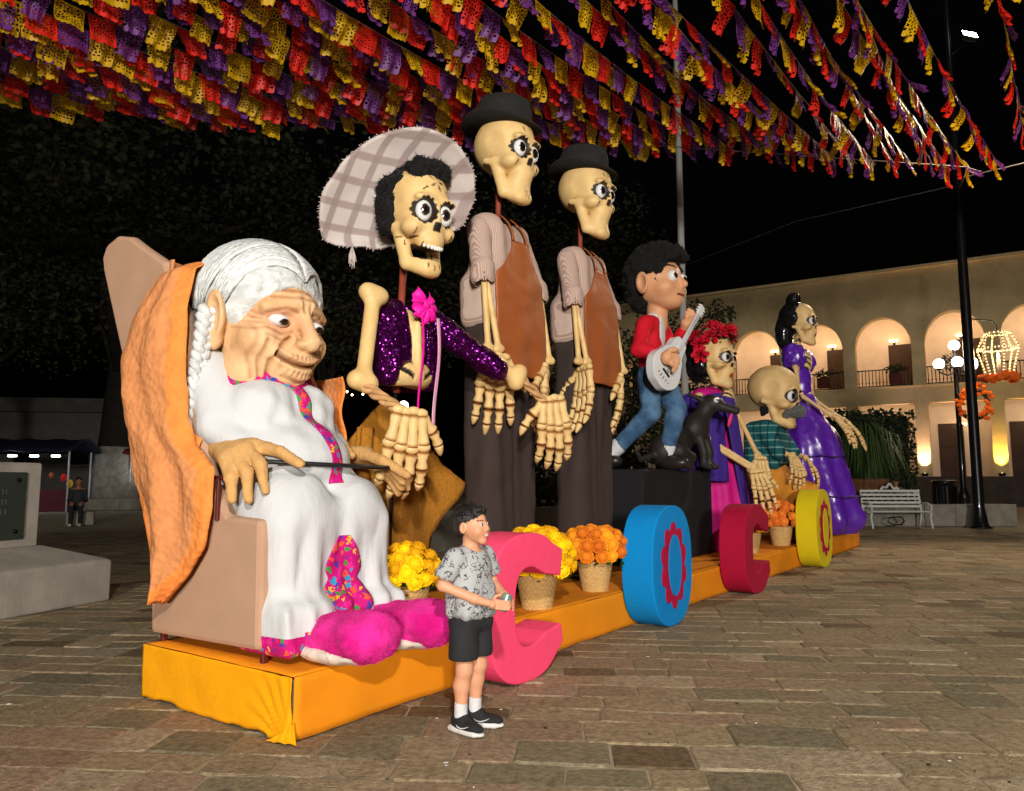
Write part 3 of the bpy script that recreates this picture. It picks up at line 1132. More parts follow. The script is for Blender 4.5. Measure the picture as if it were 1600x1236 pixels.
def dress(V, C):
    x, y, z = V[:, 0].copy(), V[:, 1].copy(), V[:, 2].copy()
    low = np.clip((1.15 - z) / .5, 0, 1) * np.clip((-y - .30) / .25, 0, 1)
    fold = np.abs(np.sin(x * 12 + np.sin(z * 3) * .9)) ** .6 * .06 + np.sin(x * 43 + z * 5) * .014 + np.sin(x * 25 - z * 6) * .02 - .03
    V[:, 1] -= low * fold
    V[:, 1] += low * .05 * np.exp(-((x - .02) / .09) ** 2) * np.clip((1.1 - z) / .3, 0, 1)
    mid = np.clip((z - 1.0) / .2, 0, 1) * np.clip((1.5 - z) / .2, 0, 1)
    V[:, 2] += mid * (.014 * np.sin(y * 16 + x * 9) + .008 * np.sin(y * 31 - x * 14))
    up = np.clip((z - 1.45) / .2, 0, 1) * np.clip((-y) / .1, 0, 1)
    V[:, 1] += up * (.008 * np.sin(z * 30 + x * 22) + .006 * np.sin(x * 48 - z * 12))
me = sdf_mesh('dress', pr, .02, 2, dress, (.008, 3.0))
dress_o = LADY.add('dress', me, m_white)
def project_y(o, target, off):
    m = o.modifiers.new('wrap', 'SHRINKWRAP')
    m.target = target; m.wrap_method = 'PROJECT'; m.use_project_y = True; m.use_project_x = False; m.use_project_z = False
    m.use_positive_direction = True; m.use_negative_direction = False; m.offset = off
    m.wrap_mode = 'ABOVE_SURFACE'
# collar, front bands and hem of bright embroidery lying on the dress
def band(name, pts, wid, nrm_axis='x', off=.008):
    mb = MB()
    P_ = [Vector(p) for p in pts]
    def fn(u, v):
        k = v * (len(P_) - 1); i = min(int(k), len(P_) - 2); p = P_[i].lerp(P_[i + 1], k - i)
        d = (P_[i + 1] - P_[i]).normalized()
        sd = Vector((1, 0, 0)) if nrm_axis == 'x' else d.cross(Vector((0, -1, 0))).normalized()
        return p + sd * (u - .5) * wid
    mb.grid(8, 40, fn)
    o = LADY.add(name, mb, m_emb, solid=.004)
    o.modifiers.clear()
    project_y(o, dress_o, off)
    s = o.modifiers.new('solid', 'SOLIDIFY'); s.thickness = .006; s.offset = 0
    return o
band('front_band', [(.02, -1.1, 1.98), (.02, -1.1, 1.80), (.02, -1.1, 1.62)], .085)
band('front_band', [(.02, -1.2, 1.62), (.05, -1.2, 1.5), (.07, -1.2, 1.4), (.07, -1.2, 1.28)], .085)
def hem_from(o, zlo, zhi, off):
    me = o.data; nv = len(me.vertices)
    co = np.empty(nv * 3, np.float32); me.vertices.foreach_get('co', co); co = co.reshape(-1, 3)
    no = np.empty(nv * 3, np.float32); me.vertices.foreach_get('normal', no); no = no.reshape(-1, 3)
    q = np.empty(len(me.loops), np.int32); me.loops.foreach_get('vertex_index', q); q = q.reshape(-1, 4)
    c = co[q].mean(1)
    wav = .012 * np.sin(c[:, 0] * 17)
    k = (c[:, 2] > zlo - PH) & (c[:, 2] < zhi - PH + wav) & (c[:, 1] < -.30)
    f = q[k]; ids, inv = np.unique(f, return_inverse=True)
    m2 = bpy.data.meshes.new('hem_band')
    m2.from_pydata((co[ids] + no[ids] * off).tolist(), [], inv.reshape(-1, 4).tolist())
    m2.polygons.foreach_set('use_smooth', [True] * len(f))
    return link('hem_band', m2, m_emb, LADY.root)
hem_from(dress_o, .30, .475, .006)
mb = MB()   # embroidered panel low on the skirt
outl = []
def panel(u, v):
    w = (.035 + .115 * math.sin(min(1, v * 1.25 + .02) * PI * .62)) * (1 - .32 * math.exp(-((v - .55) / .10) ** 2))
    if v > .9: w *= 1 - (v - .9) * 2
    return (-.0 + (u - .5) * 2 * w, -1.3, .98 - v * .44)
mb.grid(12, 40, panel)
o = LADY.add('skirt_panel', mb, m_emb)
project_y(o, dress_o, .008); s = o.modifiers.new('solid', 'SOLIDIFY'); s.thickness = .006
mb = MB()
for k in range(28):
    pass
def collar(u, v):
    a = R(-200 + 220 * u)
    r = .315 + .04 * v
    return (r * math.cos(a) * 1.05, .12 + r * math.sin(a), 2.0 - .16 * v + .03 * math.sin(a))
mb.grid(40, 6, collar)
LADY.add('collar', mb, m_emb, solid=.012)

# head
SK = srgb(232, 190, 142); SKD = srgb(212, 158, 108); PINK = srgb(214, 142, 118); CRS = srgb(150, 92, 58)
HT = TRS((-.01, .07, 2.335), 9, 0, 5, 1.03)
pr = [E((0, .07, .08), (.35, .39, .39), .03), E((0, -.08, -.20), (.285, .28, .25), .08), E((0, -.20, -.395), (.15, .14, .11), .07)]
for s in (-1, 1):
    pr += [E((s * .185, -.19, -.12), (.13, .13, .12), .06), E((s * .20, -.10, -.34), (.115, .15, .14), .05),
           K((s * .05, -.325, .125), (s * .23, -.255, .075), .035, .035, .06),
           E((s * .365, .02, -.02), (.05, .10, .165), .03, rot=(0, s * 8, s * 18)), E((s * .35, .02, -.17), (.04, .05, .06), .03)]
pr += [K((0, -.335, .06), (0, -.435, -.10), .038, .056, .04), E((0, -.35, -.20), (.12, .06, .06), .05), E((0, -.34, -.30), (.10, .06, .05), .05)]
for s in (-1, 1):
    pr += [E((s * .05, -.40, -.115), (.036, .045, .032), .02),
           E((s * .42, -.01, -.01), (.045, .055, .115), .025, '-', rot=(0, s * 8, s * 18)),
           E((s * .145, -.375, .01), (.085, .085, .048), .03, '-')]
def lpaint(V, C):
    nz = np.array([mnoise.noise(Vector(p) * 5) for p in V.tolist()])
    w = np.clip(.3 + nz * .6, 0, .6)[:, None]
    C[:] = C * (1 - w) + np.array(SKD) * w
    for s in (-1, 1):
        d = np.hypot((V[:, 0] - s * .145) / 1.4, V[:, 2] - .0)
        w = np.clip(1 - d / .11, 0, 1)[:, None] * (V[:, 1] < -.1)[:, None] * .8
        C[:] = C * (1 - w) + np.array(PINK) * w
    G = lambda p, d=.016, w_=.011, c=CRS, m=.75: groove(V, C, p, d * .5, w_ * 1.05, c, -.05, m * .55)
    for s in (-1, 1):
        G([(s * .075, -.085), (s * .14, -.15), (s * .175, -.24), (s * .165, -.36)], .026, .014)
        G([(s * .225, -.12), (s * .235, -.24), (s * .20, -.40)], .016, .012)
        G([(s * .285, -.05), (s * .28, -.2), (s * .25, -.36)], .014, .011)
        G([(s * .06, -.05), (s * .13, -.075), (s * .22, -.05)], .014, .010)
        G([(s * .07, -.085), (s * .14, -.115), (s * .23, -.09)], .010, .009)
        G([(s * .05, .075), (s * .13, .085), (s * .23, .045)], .012, .009)
        for k in range(4):
            G([(s * .235, .02 - k * .022), (s * .31, .06 - k * .045)], .012, .007)
        G([(s * .022, .08), (s * .028, .16)], .012, .008)
        G([(s * .06, -.40), (s * .13, -.375)], .010, .009)
    for z, w_ in ((.165, .2), (.205, .22), (.245, .2), (.285, .15)):
        G([(-w_, z - .02), (-w_ * .45, z - .004), (0, z + .006), (w_ * .45, z - .004), (w_, z - .02)], .014, .009)
    for k in range(7):
        x = -.09 + k * .03
        G([(x, -.19), (x * 1.1, -.215)], .007, .006)
        G([(x, -.285), (x * 1.15, -.325)], .009, .006)
    for z in (-.345, -.385):
        G([(-.09, z + .015), (0, z - .012), (.09, z + .015)], .012, .009)
    groove(V, C, [(-.155, -.195), (-.12, -.225), (-.06, -.248), (0, -.255), (.06, -.248), (.12, -.225), (.155, -.195)], .036, .013, srgb(84, 40, 30), -.1, 1.0)
me = sdf_mesh('head', pr, .0095, 1, lpaint, (.006, 9.0), SK, HT)
lh = LADY.add('head', me, m_skin_old)
for s in (-1, 1):
    eyeball(LADY, HT, (s * .145, -.283, .006), .068, (.05, -1, -.22), lh, srgb(58, 30, 18), (1, .9, .60))
# white hair drawn back from a parting, and two braids
m_whair = M('white_hair', srgb(206, 208, 206), 0.55, 0.22, 26, 0.8, 46, stretch=(1, .25, 1), spec=.4)
hp = [E((0, .10, .125), (.385, .425, .395), .03), E((0, .30, -.02), (.28, .24, .26), .06),
      E((0, -.42, -.16), (.40, .40, .40), .03, '-'), E((.0, -.02, -.40), (.5, .5, .36), .03, '-')]
me = sdf_mesh('hair', hp, .016, 1, None, (.018, 9.0), (1, 1, 1), HT)
hair = LADY.add('hair', me, m_whair, lh)
mb = MB(); rh = random.Random(2)
for i in range(900):
    s = rh.choice((-1, 1))
    y0 = rh.uniform(-.31, .36); 
    pts = []
    rr = rh.uniform(1.0, 1.03)
    e = rh.uniform(.55, 1.0)
    for k in range(9):
        t = k / 8 * e
        th = R(3 + 104 * t)                       # from the parting down the side
        yy = y0 + (.20 - y0) * t * (.55 if y0 < -.1 else .75)
        c = math.sqrt(max(.02, 1 - ((yy - .10) / .44) ** 2))
        x = s * .392 * math.sin(th) * c * rr
        z = .125 + .40 * math.cos(th) * c * rr
        pts.append((x + rh.uniform(-.004, .004), yy, z))
    sh = rh.uniform(.75, 1.12)
    mb.tube([HT @ Vector(p) for p in pts], [.003 + .006 * math.sin(PI * (k + .6) / 9.6) for k in range(9)], 4, col=(sh, sh, sh))
LADY.add('hair_strands', mb, M('white_hair_strand', srgb(214, 216, 214), .5, .18, 30, spec=.4), hair)
for s in (-1, 1):
    mb = MB()
    n = 64
    for k in range(3):
        pts = []; rad = []
        for i in range(n + 1):
            t = i / n
            a = t * 2 * PI * 5.5 + k * 2 * PI / 3
            w = .040 * (1 - .45 * t)
            base = Vector((s * (.385 + .06 * math.sin(t * 2.0)), .06 - .10 * t, .02 - .92 * t))
            pts.append(HT @ (base + Vector((math.sin(a) * w, math.sin(2 * a) * w * .55, 0))))
            rad.append((.036 * (1 - .5 * t) + .004 * math.sin(i * 1.9)) * .93)
        mb.tube(pts, rad, 8)
    for k in range(26):     # loose tail
        b0 = HT @ Vector((s * .44, -.04, -.90))
        d = Vector((rh.uniform(-.05, .05), rh.uniform(-.05, .05), -rh.uniform(.08, .16)))
        mb.tube([b0, b0 + d * .5 + Vector((0, 0, .01)), b0 + d], [.012, .01, .003], 5)
    LADY.add('braid', mb, m_whair, lh)

# cloth hands with long fingers and the dark rod under them
m_hand = M('wrinkled_hand_cloth', attr=True, rough=.8, var=.14, vscale=14, bump=.7, bscale=60)
def soft_hand(name, wrist, knuck, tips, thumb, r=.052):
    w = Vector(wrist); pr = []
    kn = [Vector(k) for k in knuck]
    mid = sum(kn, Vector()) / 4
    for k in kn:
        pr.append(K(w.lerp(k, .15), k, r * 1.05, r * .9, .04))
    pr.append(K(w + (w - mid) * .35, w, r * 1.1, r * 1.15, .03))
    for k, t in zip(kn, tips):
        pr += chain([k, Vector(t[0]), Vector(t[1])], [r * .82, r * .7, r * .52], .012)
    pr += chain([w.lerp(kn[0], .3), Vector(thumb[0]), Vector(thumb[1])], [r * .9, r * .75, r * .55], .02)
    me = sdf_mesh(name, pr, .012, 1, None, (.006, 14.0), srgb(206, 158, 98))
    return LADY.add(name, me, m_hand)
soft_hand('hand', (-.40, -.06, 1.49), [(-.36, -.34, 1.50), (-.42, -.35, 1.48), (-.47, -.33, 1.45), (-.51, -.29, 1.42)],
          [((-.33, -.54, 1.46), (-.31, -.70, 1.39)), ((-.42, -.49, 1.39), (-.43, -.55, 1.24)), ((-.48, -.45, 1.34), (-.49, -.49, 1.19)), ((-.53, -.38, 1.31), (-.54, -.41, 1.19))],
          ((-.28, -.22, 1.57), (-.22, -.34, 1.58)))
soft_hand('hand', (.47, -.14, 1.48), [(.44, -.42, 1.47), (.48, -.42, 1.46), (.52, -.41, 1.44), (.56, -.38, 1.41)],
          [((.42, -.62, 1.42), (.43, -.82, 1.33)), ((.48, -.60, 1.40), (.48, -.74, 1.29)), ((.53, -.56, 1.37), (.53, -.68, 1.25)), ((.57, -.51, 1.33), (.58, -.60, 1.22))],
          ((.38, -.28, 1.52), (.33, -.42, 1.46)))
mb = MB(); mb.tube([(-.44, -.50, 1.405), (.46, -.70, 1.375)], .014, 10)
LADY.add('support_rod', mb, M('black_painted_rod', (.02, .018, .018), .4))
# plush slippers
m_fur = M('pink_plush', srgb(222, 8, 132), 0.95, 0.22, 7, 1.0, 130, sheen=.12, sheencol=(1, .4, .8), col2=srgb(228, 40, 150))
m_sole = M('worn_fleece_sole', srgb(214, 200, 186), .95, .3, 9, .6, 60, dirt=.5, dirtcol=(.25, .2, .15))
for dx, dy, yaw in ((-.16, -.94, -6), (.30, -.95, 4)):
    T = TRS((dx, dy, .455), 0, 0, yaw)
    me = sdf_mesh('slipper', [E((0, .05, .0), (.19, .34, .125), .04), E((0, -.17, .02), (.185, .18, .135), .05), B((0, 0, -.22), (.4, .6, .105), .01, .02, '-')], .016, 2, None, (.016, 11.0), (1, 1, 1), T)
    sl = LADY.add('slipper', me, m_fur)
    fuzz(sl, 12000, .013, .0024, m_fur, 'plush_pile', (0, -.3, -.2), 5)
    me = sdf_mesh('sole', [E((-.012, .05, -.072), (.197, .31, .062), .03)], .014, 1, None, (.012, 10.0), (1, 1, 1), T)
    LADY.add('sole', me, m_sole, sl)
# orange shawl: over the shoulder and down the side of the chair
m_shawl = M('orange_paisley_shawl', attr=True, rough=.95, var=.12, vscale=13, bump=.8, bscale=24, kind='cells', sheen=.2)
OR1, OR2 = srgb(214, 140, 86), srgb(236, 140, 66)
rows = [(2.72, .44, .22, -.16), (2.70, .56, .20, -.34), (2.62, .68, .17, -.47), (2.35, .84, .14, -.54), (2.1, .93, .10, -.56), (1.85, .88, .08, -.56), (1.69, .80, .06, -.555), (1.52, .73, -.02, -.55), (1.36, .66, -.25, -.545),
        (1.15, .55, -.26, -.53), (.93, .43, -.20, -.525), (.75, .33, -.04, -.53), (.585, .21, .165, -.53)]
def rowat(v):
    k = v * (len(rows) - 1); i = min(int(k), len(rows) - 2); t = k - i
    return [rows[i][j] * (1 - t) + rows[i + 1][j] * t for j in range(4)]
def shawl(u, v):
    z, yl, yr, x = rowat(v)
    y = yr + (yl - yr) * u
    fold = .020 * math.sin(u * 13 + v * 5) * min(1, v * 2) + .012 * math.sin(u * 23 - v * 9) * v + .025 * fbm(u * 3, v * 6, 5)
    bul = .10 * math.sin(PI * u) ** .6 * min(1, .3 + v * 2)
    return (x - bul + fold + .10 * (u ** 3) * (1 - v), y, z + .01 * fbm(u * 5, v * 3, 8))
def shcol(u, v):
    z, yl, yr, x = rowat(v)
    d = min(u, 1 - u) * abs(yl - yr)
    edge = u * abs(yl - yr) < .10 or (v > .72 and (1 - u) * abs(yl - yr) < .06) or (u < .01)
    return OR2 if edge else OR1
mb = MB(); mb.grid(44, 80, shawl, colfn=shcol)
def shawl_back(u, v):      # across the shoulders behind the head
    a = PI * u
    return (-.50 * math.cos(a), .36 + .26 * math.sin(a) + .1 * v, 2.70 - .55 * v + .05 * math.sin(a))
mb.grid(24, 14, shawl_back, col=OR1)
def shawl_far(u, v):
    z = 2.02 - .60 * v
    return (.50 + .05 * math.sin(PI * u) + .02 * math.sin(v * 11), .38 - (.50 + .05 * v) * u, z)
mb.grid(16, 30, shawl_far, colfn=lambda u, v: OR2 if u > .78 else OR1)
def shawl_wrist(u, v):     # sleeve-like fold reaching under the near hand
    a = 2 * PI * u
    return (-.44 + (.10 - .03 * v) * math.cos(a), .34 - .36 * v, 1.58 - .10 * v + (.13 - .05 * v) * math.sin(a))
mb.grid(16, 10, shawl_wrist, col=OR2, closed_u=True)
LADY.add('shawl', mb, m_shawl, solid=.008)
# ================================================================== skeleton in a plaid sombrero and purple sequined jacket
def pole_part(fig, a, b, r=.025, name='pole', mat=None):
    mb = MB(); mb.tube([a, b], r, 8)
    return fig.add(name, mb, mat or m_pole)

HG = Figure('sombrero_skeleton_figure', 1.55, .75, PH, 'giant skeleton figure in plaid sombrero and purple sequined jacket', 'figure')
HT2 = TRS((.06, -.06, 3.28), 4, 0, -12, .80) @ Matrix.Diagonal((.92, .96, 1.08, 1))
mk = flower_marks(.0, .30, 5, .05, .035, .014) + flower_marks(-.22, -.20, 4, .035, .03, .012) + flower_marks(.22, -.20, 4, .035, .03, .012) + [(-.07, -.45, 1.2, .03, .012), (.07, -.45, 1.9, .03, .012), (0, -.46, 1.57, .03, .012), (-.14, .22, .6, .04, .013), (.14, .22, 2.5, .04, .013)]
hd = skull(HG, HT2, .0135, .035, 'petal', mk, 'open', gaze=(-.32, -1, .0))
plush_hair(HG, HT2, [E((0, .16, .22), (.36, .36, .34), .03), E((-.30, .12, .02), (.09, .14, .20), .04), E((.30, .12, .02), (.09, .14, .20), .04), E((0, -.16, .43), (.26, .14, .11), .05),
                     E((0, -.40, -.02), (.30, .36, .37), .03, '-')], hd, amp=.05, scl=8)
# sombrero worn on the back of the head
m_hatcloth = stripes('plaid_hat_cloth', srgb(196, 184, 178), srgb(146, 128, 126), 1.9, 'X', .9, .72, ('Z', srgb(150, 130, 126)))
m_hatfringe = M('hat_fringe', srgb(186, 172, 166), .95, .15, 20)
HATT = TRS((.11, .06, 3.41), -62, 0, -33, 1.0)
BR = [.44, .34, .27, .27, .27, .30, .44, .72, .70, .64, .61, .61, .63, .62, .58, .52]      # brim reach all round: short where it passes behind the jaw
mb = MB()
def brimf(u, v):
    a = 2 * PI * u
    k = (u % 1) * 16; i = int(k) % 16; f = k - int(k); f = f * f * (3 - 2 * f)
    ro = BR[i] * (1 - f) + BR[(i + 1) % 16] * f
    r = .255 + (ro - .255) * v
    lift = -.10 * v * v + .03 * v * math.cos(3 * a + .6) + .25 * (v ** 2) * max(0, ro - .55)
    return (r * math.cos(a), r * math.sin(a), lift + .010 * fbm(r * 6, a * 2, 3))
mb.grid(72, 14, brimf, closed_u=True, T=HATT)
mb.lathe([(.255, 0), (.25, .10), (.22, .18), (.15, .25), (0, .28)], 32, T=HATT)
hat = HG.add('sombrero', mb, m_hatcloth, solid=.02)
mb = MB(); rf = random.Random(4)
for i in range(230):
    u = i / 230
    p = Vector(brimf(u, .985)); d = Vector((p.x, p.y, 0)).normalized()
    e = p + d * rf.uniform(.004, .020) + Vector((rf.uniform(-.012, .012), rf.uniform(-.012, .012), rf.uniform(-.02, .01)))
    mb.tube([HATT @ p, HATT @ e], [.006, .003], 4)
pend = HATT @ Vector(brimf(.40, 1.0))
for i in range(14):
    q = pend + Vector((rf.uniform(-.03, .03), rf.uniform(-.02, .02), -rf.uniform(.08, .17)))
    mb.tube([pend, pend.lerp(q, .6) + Vector((rf.uniform(-.01, .01), 0, 0)), q], [.007, .007, .004], 4)
fr = HG.add('fringe', mb, m_hatfringe, hat); fr['kind'] = 'stuff'
pole_part(HG, (-.02, .05, 1.95), (.02, .03, 3.05), .028)
pole_part(HG, (-.03, .1, PH), (-.02, .06, 2.0), .016, 'stand_pole', M('black_stand', (.02, .02, .022), .4, metal=.5))
# open chest with painted ribs
def ribs(V, C):
    y = V[:, 1]; x = V[:, 0]; z = V[:, 2]
    ph = (z - 2.0 - np.abs(x) * .55) / .115
    slot = (np.mod(ph, 1) < .40) & (np.abs(x) > .05) & (np.abs(x) < .27) & (z > 2.02) & (z < 2.50) & (y < .05)
    C[slot] = (.02, .014, .01)
    V[slot, 1] += .02
me = sdf_mesh('rib_cage', [E((0, .02, 2.30), (.24, .15, .30), .05), E((0, -.02, 2.08), (.25, .16, .13), .06), E((0, .03, 1.90), (.2, .2, .12), .03, '-'), K((0, -.13, 2.45), (0, -.15, 2.12), .035, .03, .03)], .013, 1, ribs, None, BONE)
HG.add('rib_cage', me, m_bone_plain)
# jacket
jk = [E((0, .03, 2.32), (.34, .21, .36), .05), B((0, .04, 2.14), (.30, .19, .17), .1, .08), E((-.27, .03, 2.56), (.11, .12, .10), .05), E((.27, .03, 2.56), (.12, .12, .10), .05),
      B((.0, -.2, 2.25), (.085, .3, .42), .04, .03, '-', rot=(0, 0, 0)), B((0, -.22, 2.0), (.17, .3, .14), .08, .05, '-'), E((0, .03, 2.28), (.27, .165, .40), .02, '-'), B((0, .0, 1.85), (.5, .5, .12), .01, .02, '-')]
me = sdf_mesh('jacket', jk, .015, 1, None, (.012, 8.0))
jo = HG.add('jacket', me, m_sequin)
me = sdf_mesh('sleeve', [K((.30, .02, 2.56), (.62, -.30, 2.24), .115, .095, .03), K((.62, -.30, 2.24), (.70, -.36, 2.18), .098, .10, .02)], .015, 1, None, (.014, 9.0))
HG.add('sleeve', me, m_sequin, jo)
# bow and ribbons
m_pinkrib = M('hot_pink_ribbon', srgb(238, 24, 160), .55, .1, 8, .3, 30, sheen=.2)
mb = MB()
for k, (a, ln) in enumerate(((150, .13), (205, .12), (-20, .13), (25, .11), (250, .12), (290, .14))):
    d = Vector((math.cos(R(a)), 0, math.sin(R(a))))
    c = Vector((.02, -.18, 2.60))
    mb.grid(6, 8, lambda u, v: c + d * ln * v + Vector((-d.z, 0, d.x)) * (u - .5) * (.02 + .13 * v) + Vector((0, -.03 * math.sin(PI * v) - .018 * math.sin(u * 9 + k), 0)))
mb.ball((.02, -.2, 2.60), (.04, .03, .04))
HG.add('bow', mb, m_pinkrib, solid=.006)
for x0, x1, z1, w, cl in ((-.02, -.03, 1.78, .02, 'p'), (.16, .14, 1.70, .035, 'w')):
    mb = MB()
    mb.grid(4, 30, lambda u, v: (x0 + (x1 - x0) * v + (u - .5) * w, -.20 - .02 * math.sin(v * 5), 2.52 + (z1 - 2.52) * v))
    HG.add('ribbon', mb, m_pinkrib if cl == 'p' else stripes('pink_white_ribbon', srgb(226, 190, 205), srgb(222, 60, 150), 22, 'X', .6, .55), solid=.004)
# arms
me = long_bone('upper_arm', (-.42, -.10, 2.60), (-.60, -.20, 1.96), .055)
HG.add('upper_arm', me, m_bone_plain)
m_rope = M('raffia_rope', srgb(196, 150, 100), .9, .25, 14, .8, 60)
mb = MB()
for k in range(4):
    pts = []
    for i in range(15):
        t = i / 14; a = t * 7 + k * PI / 2
        b0 = Vector((-.62, -.22, 1.93)).lerp(Vector((-.44, -.44, 1.74)), t)
        pts.append(b0 + Vector((math.sin(a) * .028, 0, math.cos(a) * .028)))
    mb.tube(pts, .020, 6)
HG.add('forearm', mb, m_rope)
bone_hand(HG, 'hand', TRS((-.42, -.47, 1.78), 8, 4, -30, .70), (8, 16, 14), 7, 1, fat=1.38)
me = long_bone('wrist_bone', (.70, -.37, 2.19), (.86, -.44, 2.13), .055)
HG.add('wrist_bone', me, m_bone_plain)
mb = MB()
for k in range(3):
    pts = []
    for i in range(15):
        t = i / 14; a = t * 6 + k * 2.1
        b0 = Vector((.84, -.45, 2.16)).lerp(Vector((1.12, -.55, 1.93)), t)
        pts.append(b0 + Vector((0, math.sin(a) * .022, math.cos(a) * .022)))
    mb.tube(pts, .019, 6)
HG.add('forearm', mb, m_rope)
bone_hand(HG, 'hand', TRS((1.16, -.58, 2.0), 6, -8, -28, .70), (8, 14, 12), 7, -1, fat=1.38)
# mustard cloth hanging behind
m_must = M('mustard_terry', srgb(170, 112, 34), .95, .2, 40, .9, 120, sheen=.2)
mb = MB()
def must(u, v):
    x = -.30 + .98 * v + (u - .5) * (.55 + .10 * math.sin(v * 4)) * (1 - .35 * v * (u < .5))
    z = 1.60 - .62 * v - (u - .5) * -.62 * (1 - .1 * v) - .18 * (u < .1) * v
    return (x + .03 * fbm(u * 3, v * 3, 1), .18 + .05 * math.sin(v * 7 + u * 4), z + .03 * fbm(u * 2, v * 5, 4))
mb.grid(16, 26, must)
mb.grid(10, 12, lambda u, v: (-.30 + .16 * u - .04 * v, .14 + .03 * math.sin(u * 9), 1.68 - .62 * v))
HG.add('mustard_drape', mb, m_must, solid=.03)
pole_part(HG, (-.08, .05, PH), (-.08, .06, 1.3), .012, 'stand_pole', M('bamboo_stick', srgb(170, 120, 60), .7))

# ================================================================== two tall skeletons in hats and leather aprons
def tall_twin(s, q, dz, label, right_side, turn=0.0):
    G = Figure('aproned_skeleton_figure', s, q, PH, label, 'figure', 'tall skeletons in leather aprons', turn)
    # trousers: a straight hanging column with a shallow centre fold
    def folds(V, C):
        x, z = V[:, 0].copy(), V[:, 2]
        V[:, 1] += (.004 + .010 * np.abs(np.sin(x * 5 + z * .4 + dz * 9))) * np.sin(x * 26 + 2.2 * np.sin(z * 1.3 + x * 4)) * np.sign(V[:, 1] + 1e-6) + .03 * np.exp(-(x / .035) ** 2) * (V[:, 1] < 0)
        V[:, 0] += .008 * np.sin(z * 5 + V[:, 1] * 20)
    me = sdf_mesh('trousers', [B((0, .0, 1.52 + dz * .4), (.36, .17, 1.20 + dz * .4), .09, .02)], .026, 2, folds, (.016, 2.6))
    G.add('trousers', me, m_brownpants)
    zt = 3.60 + dz
    def sfold(V, C):
        V[:, 1] += .010 * np.sin(V[:, 0] * 28 + V[:, 2] * 3)
    me = sdf_mesh('shirt', [B((0, .01, 3.14 + dz), (.315, .17, .48), .15, .03), E((-.20, .01, zt - .06), (.17, .14, .13), .06), E((.20, .01, zt - .06), (.17, .14, .13), .06), B((0, .01, 2.86 + dz), (.385, .205, .25), .10, .12)], .02, 2, sfold, (.008, 4.0))
    sh = G.add('shirt', me, m_shirt_stripe)
    hands = [(-1, .50), (1, .44)]
    for sg, _ in hands:
        e = (sg * .42, -.12, 3.05 + dz)
        me = sdf_mesh('sleeve', [K((sg * .31, .01, zt - .10), e, .108, .095, .03), K((e[0] * .995, -.115, 3.10 + dz), (e[0], -.125, 3.01 + dz), .106, .108, .006), K((e[0], -.13, 3.03 + dz), (e[0] * 1.01, -.14, 2.8 + dz), .082, .088, .004, '-')], .016, 2, None, (.010, 6.0))
        G.add('sleeve', me, m_shirt_stripe, sh)
        for k in (-1, 1):
            a = (e[0] + k * .012, -.14, 3.06 + dz); b = (e[0] + k * .045 - .02 * sg, -.22 - .02 * k, 2.40 + dz)
            me = long_bone('forearm', a, b, .030, 1.6, .014)
            G.add('forearm', me, m_bone_plain)
        bone_hand(G, 'hand', TRS((e[0] - .03 * sg, -.235, 2.36 + dz), 6, 0, (-40 if right_side else 62) if sg < 0 else 30, .74), (5, 10, 8), 9, -sg, fat=1.3)
    # leather apron: bib, skirt and straps
    mb = MB()
    def apron(u, v):
        z = 3.42 + dz - 1.22 * v
        if v < .28:
            w = .12 + .24 * (v / .28) ** 1.6
        else:
            w = .36 + .05 * (v - .28)
        x = (u - .5) * 2 * w
        bulge = -.215 - .05 * v - .012 * math.sin(x * 17 + v * 3) * v - .015 * fbm(x * 3, v * 4, dz * 9)
        return (x + .015, bulge + .30 * max(0, abs(x) - .18) ** 1.5, z)
    mb.grid(28, 40, apron)
    ap = G.add('apron', mb, m_leather, solid=.008)
    for sg in (-1, 1):
        mb = MB()
        mb.grid(3, 14, lambda u, v: (sg * (.11 - .03 * v) + (u - .5) * .035, -.222 + .16 * v * v, 3.41 + dz + .27 * v))
        G.add('strap', mb, m_leather, ap, solid=.008)
    pole_part(G, (0, .03, zt), (.0, .02, 4.15 + dz), .026)
    T = TRS((.02, -.06, 4.25 + dz), 3, 0, -3, .80) @ Matrix.Diagonal((.90, .96, 1.06, 1))
    mk = flower_marks(0, -.45, 5, .03, .022, .010) + [(-.2, -.15, 1.2, .04, .014), (.2, -.15, 1.9, .04, .014), (-.09, .24, 2, .035, .012), (.09, .24, 1.1, .035, .012), (0, .28, 1.57, .04, .013)]
    hd = skull(G, T, .0135, .05, 'petal', mk, 'closed', gaze=(-.32, -1, .0), iris=None, chinw=.15)
    G.add('hat', hat_mesh(TRS((.02, .0, 4.55 + dz), 7, 0, 0, 1.0), .35, .255, .27, .02, .055), m_blackfelt)
    return G
tall_twin(2.85, .8, 0.0, 'taller-looking aproned skeleton in black hat beside the purple jacket figure', True)
tall_twin(4.35, .8, .08, 'aproned skeleton in black hat standing next to the black box', False)

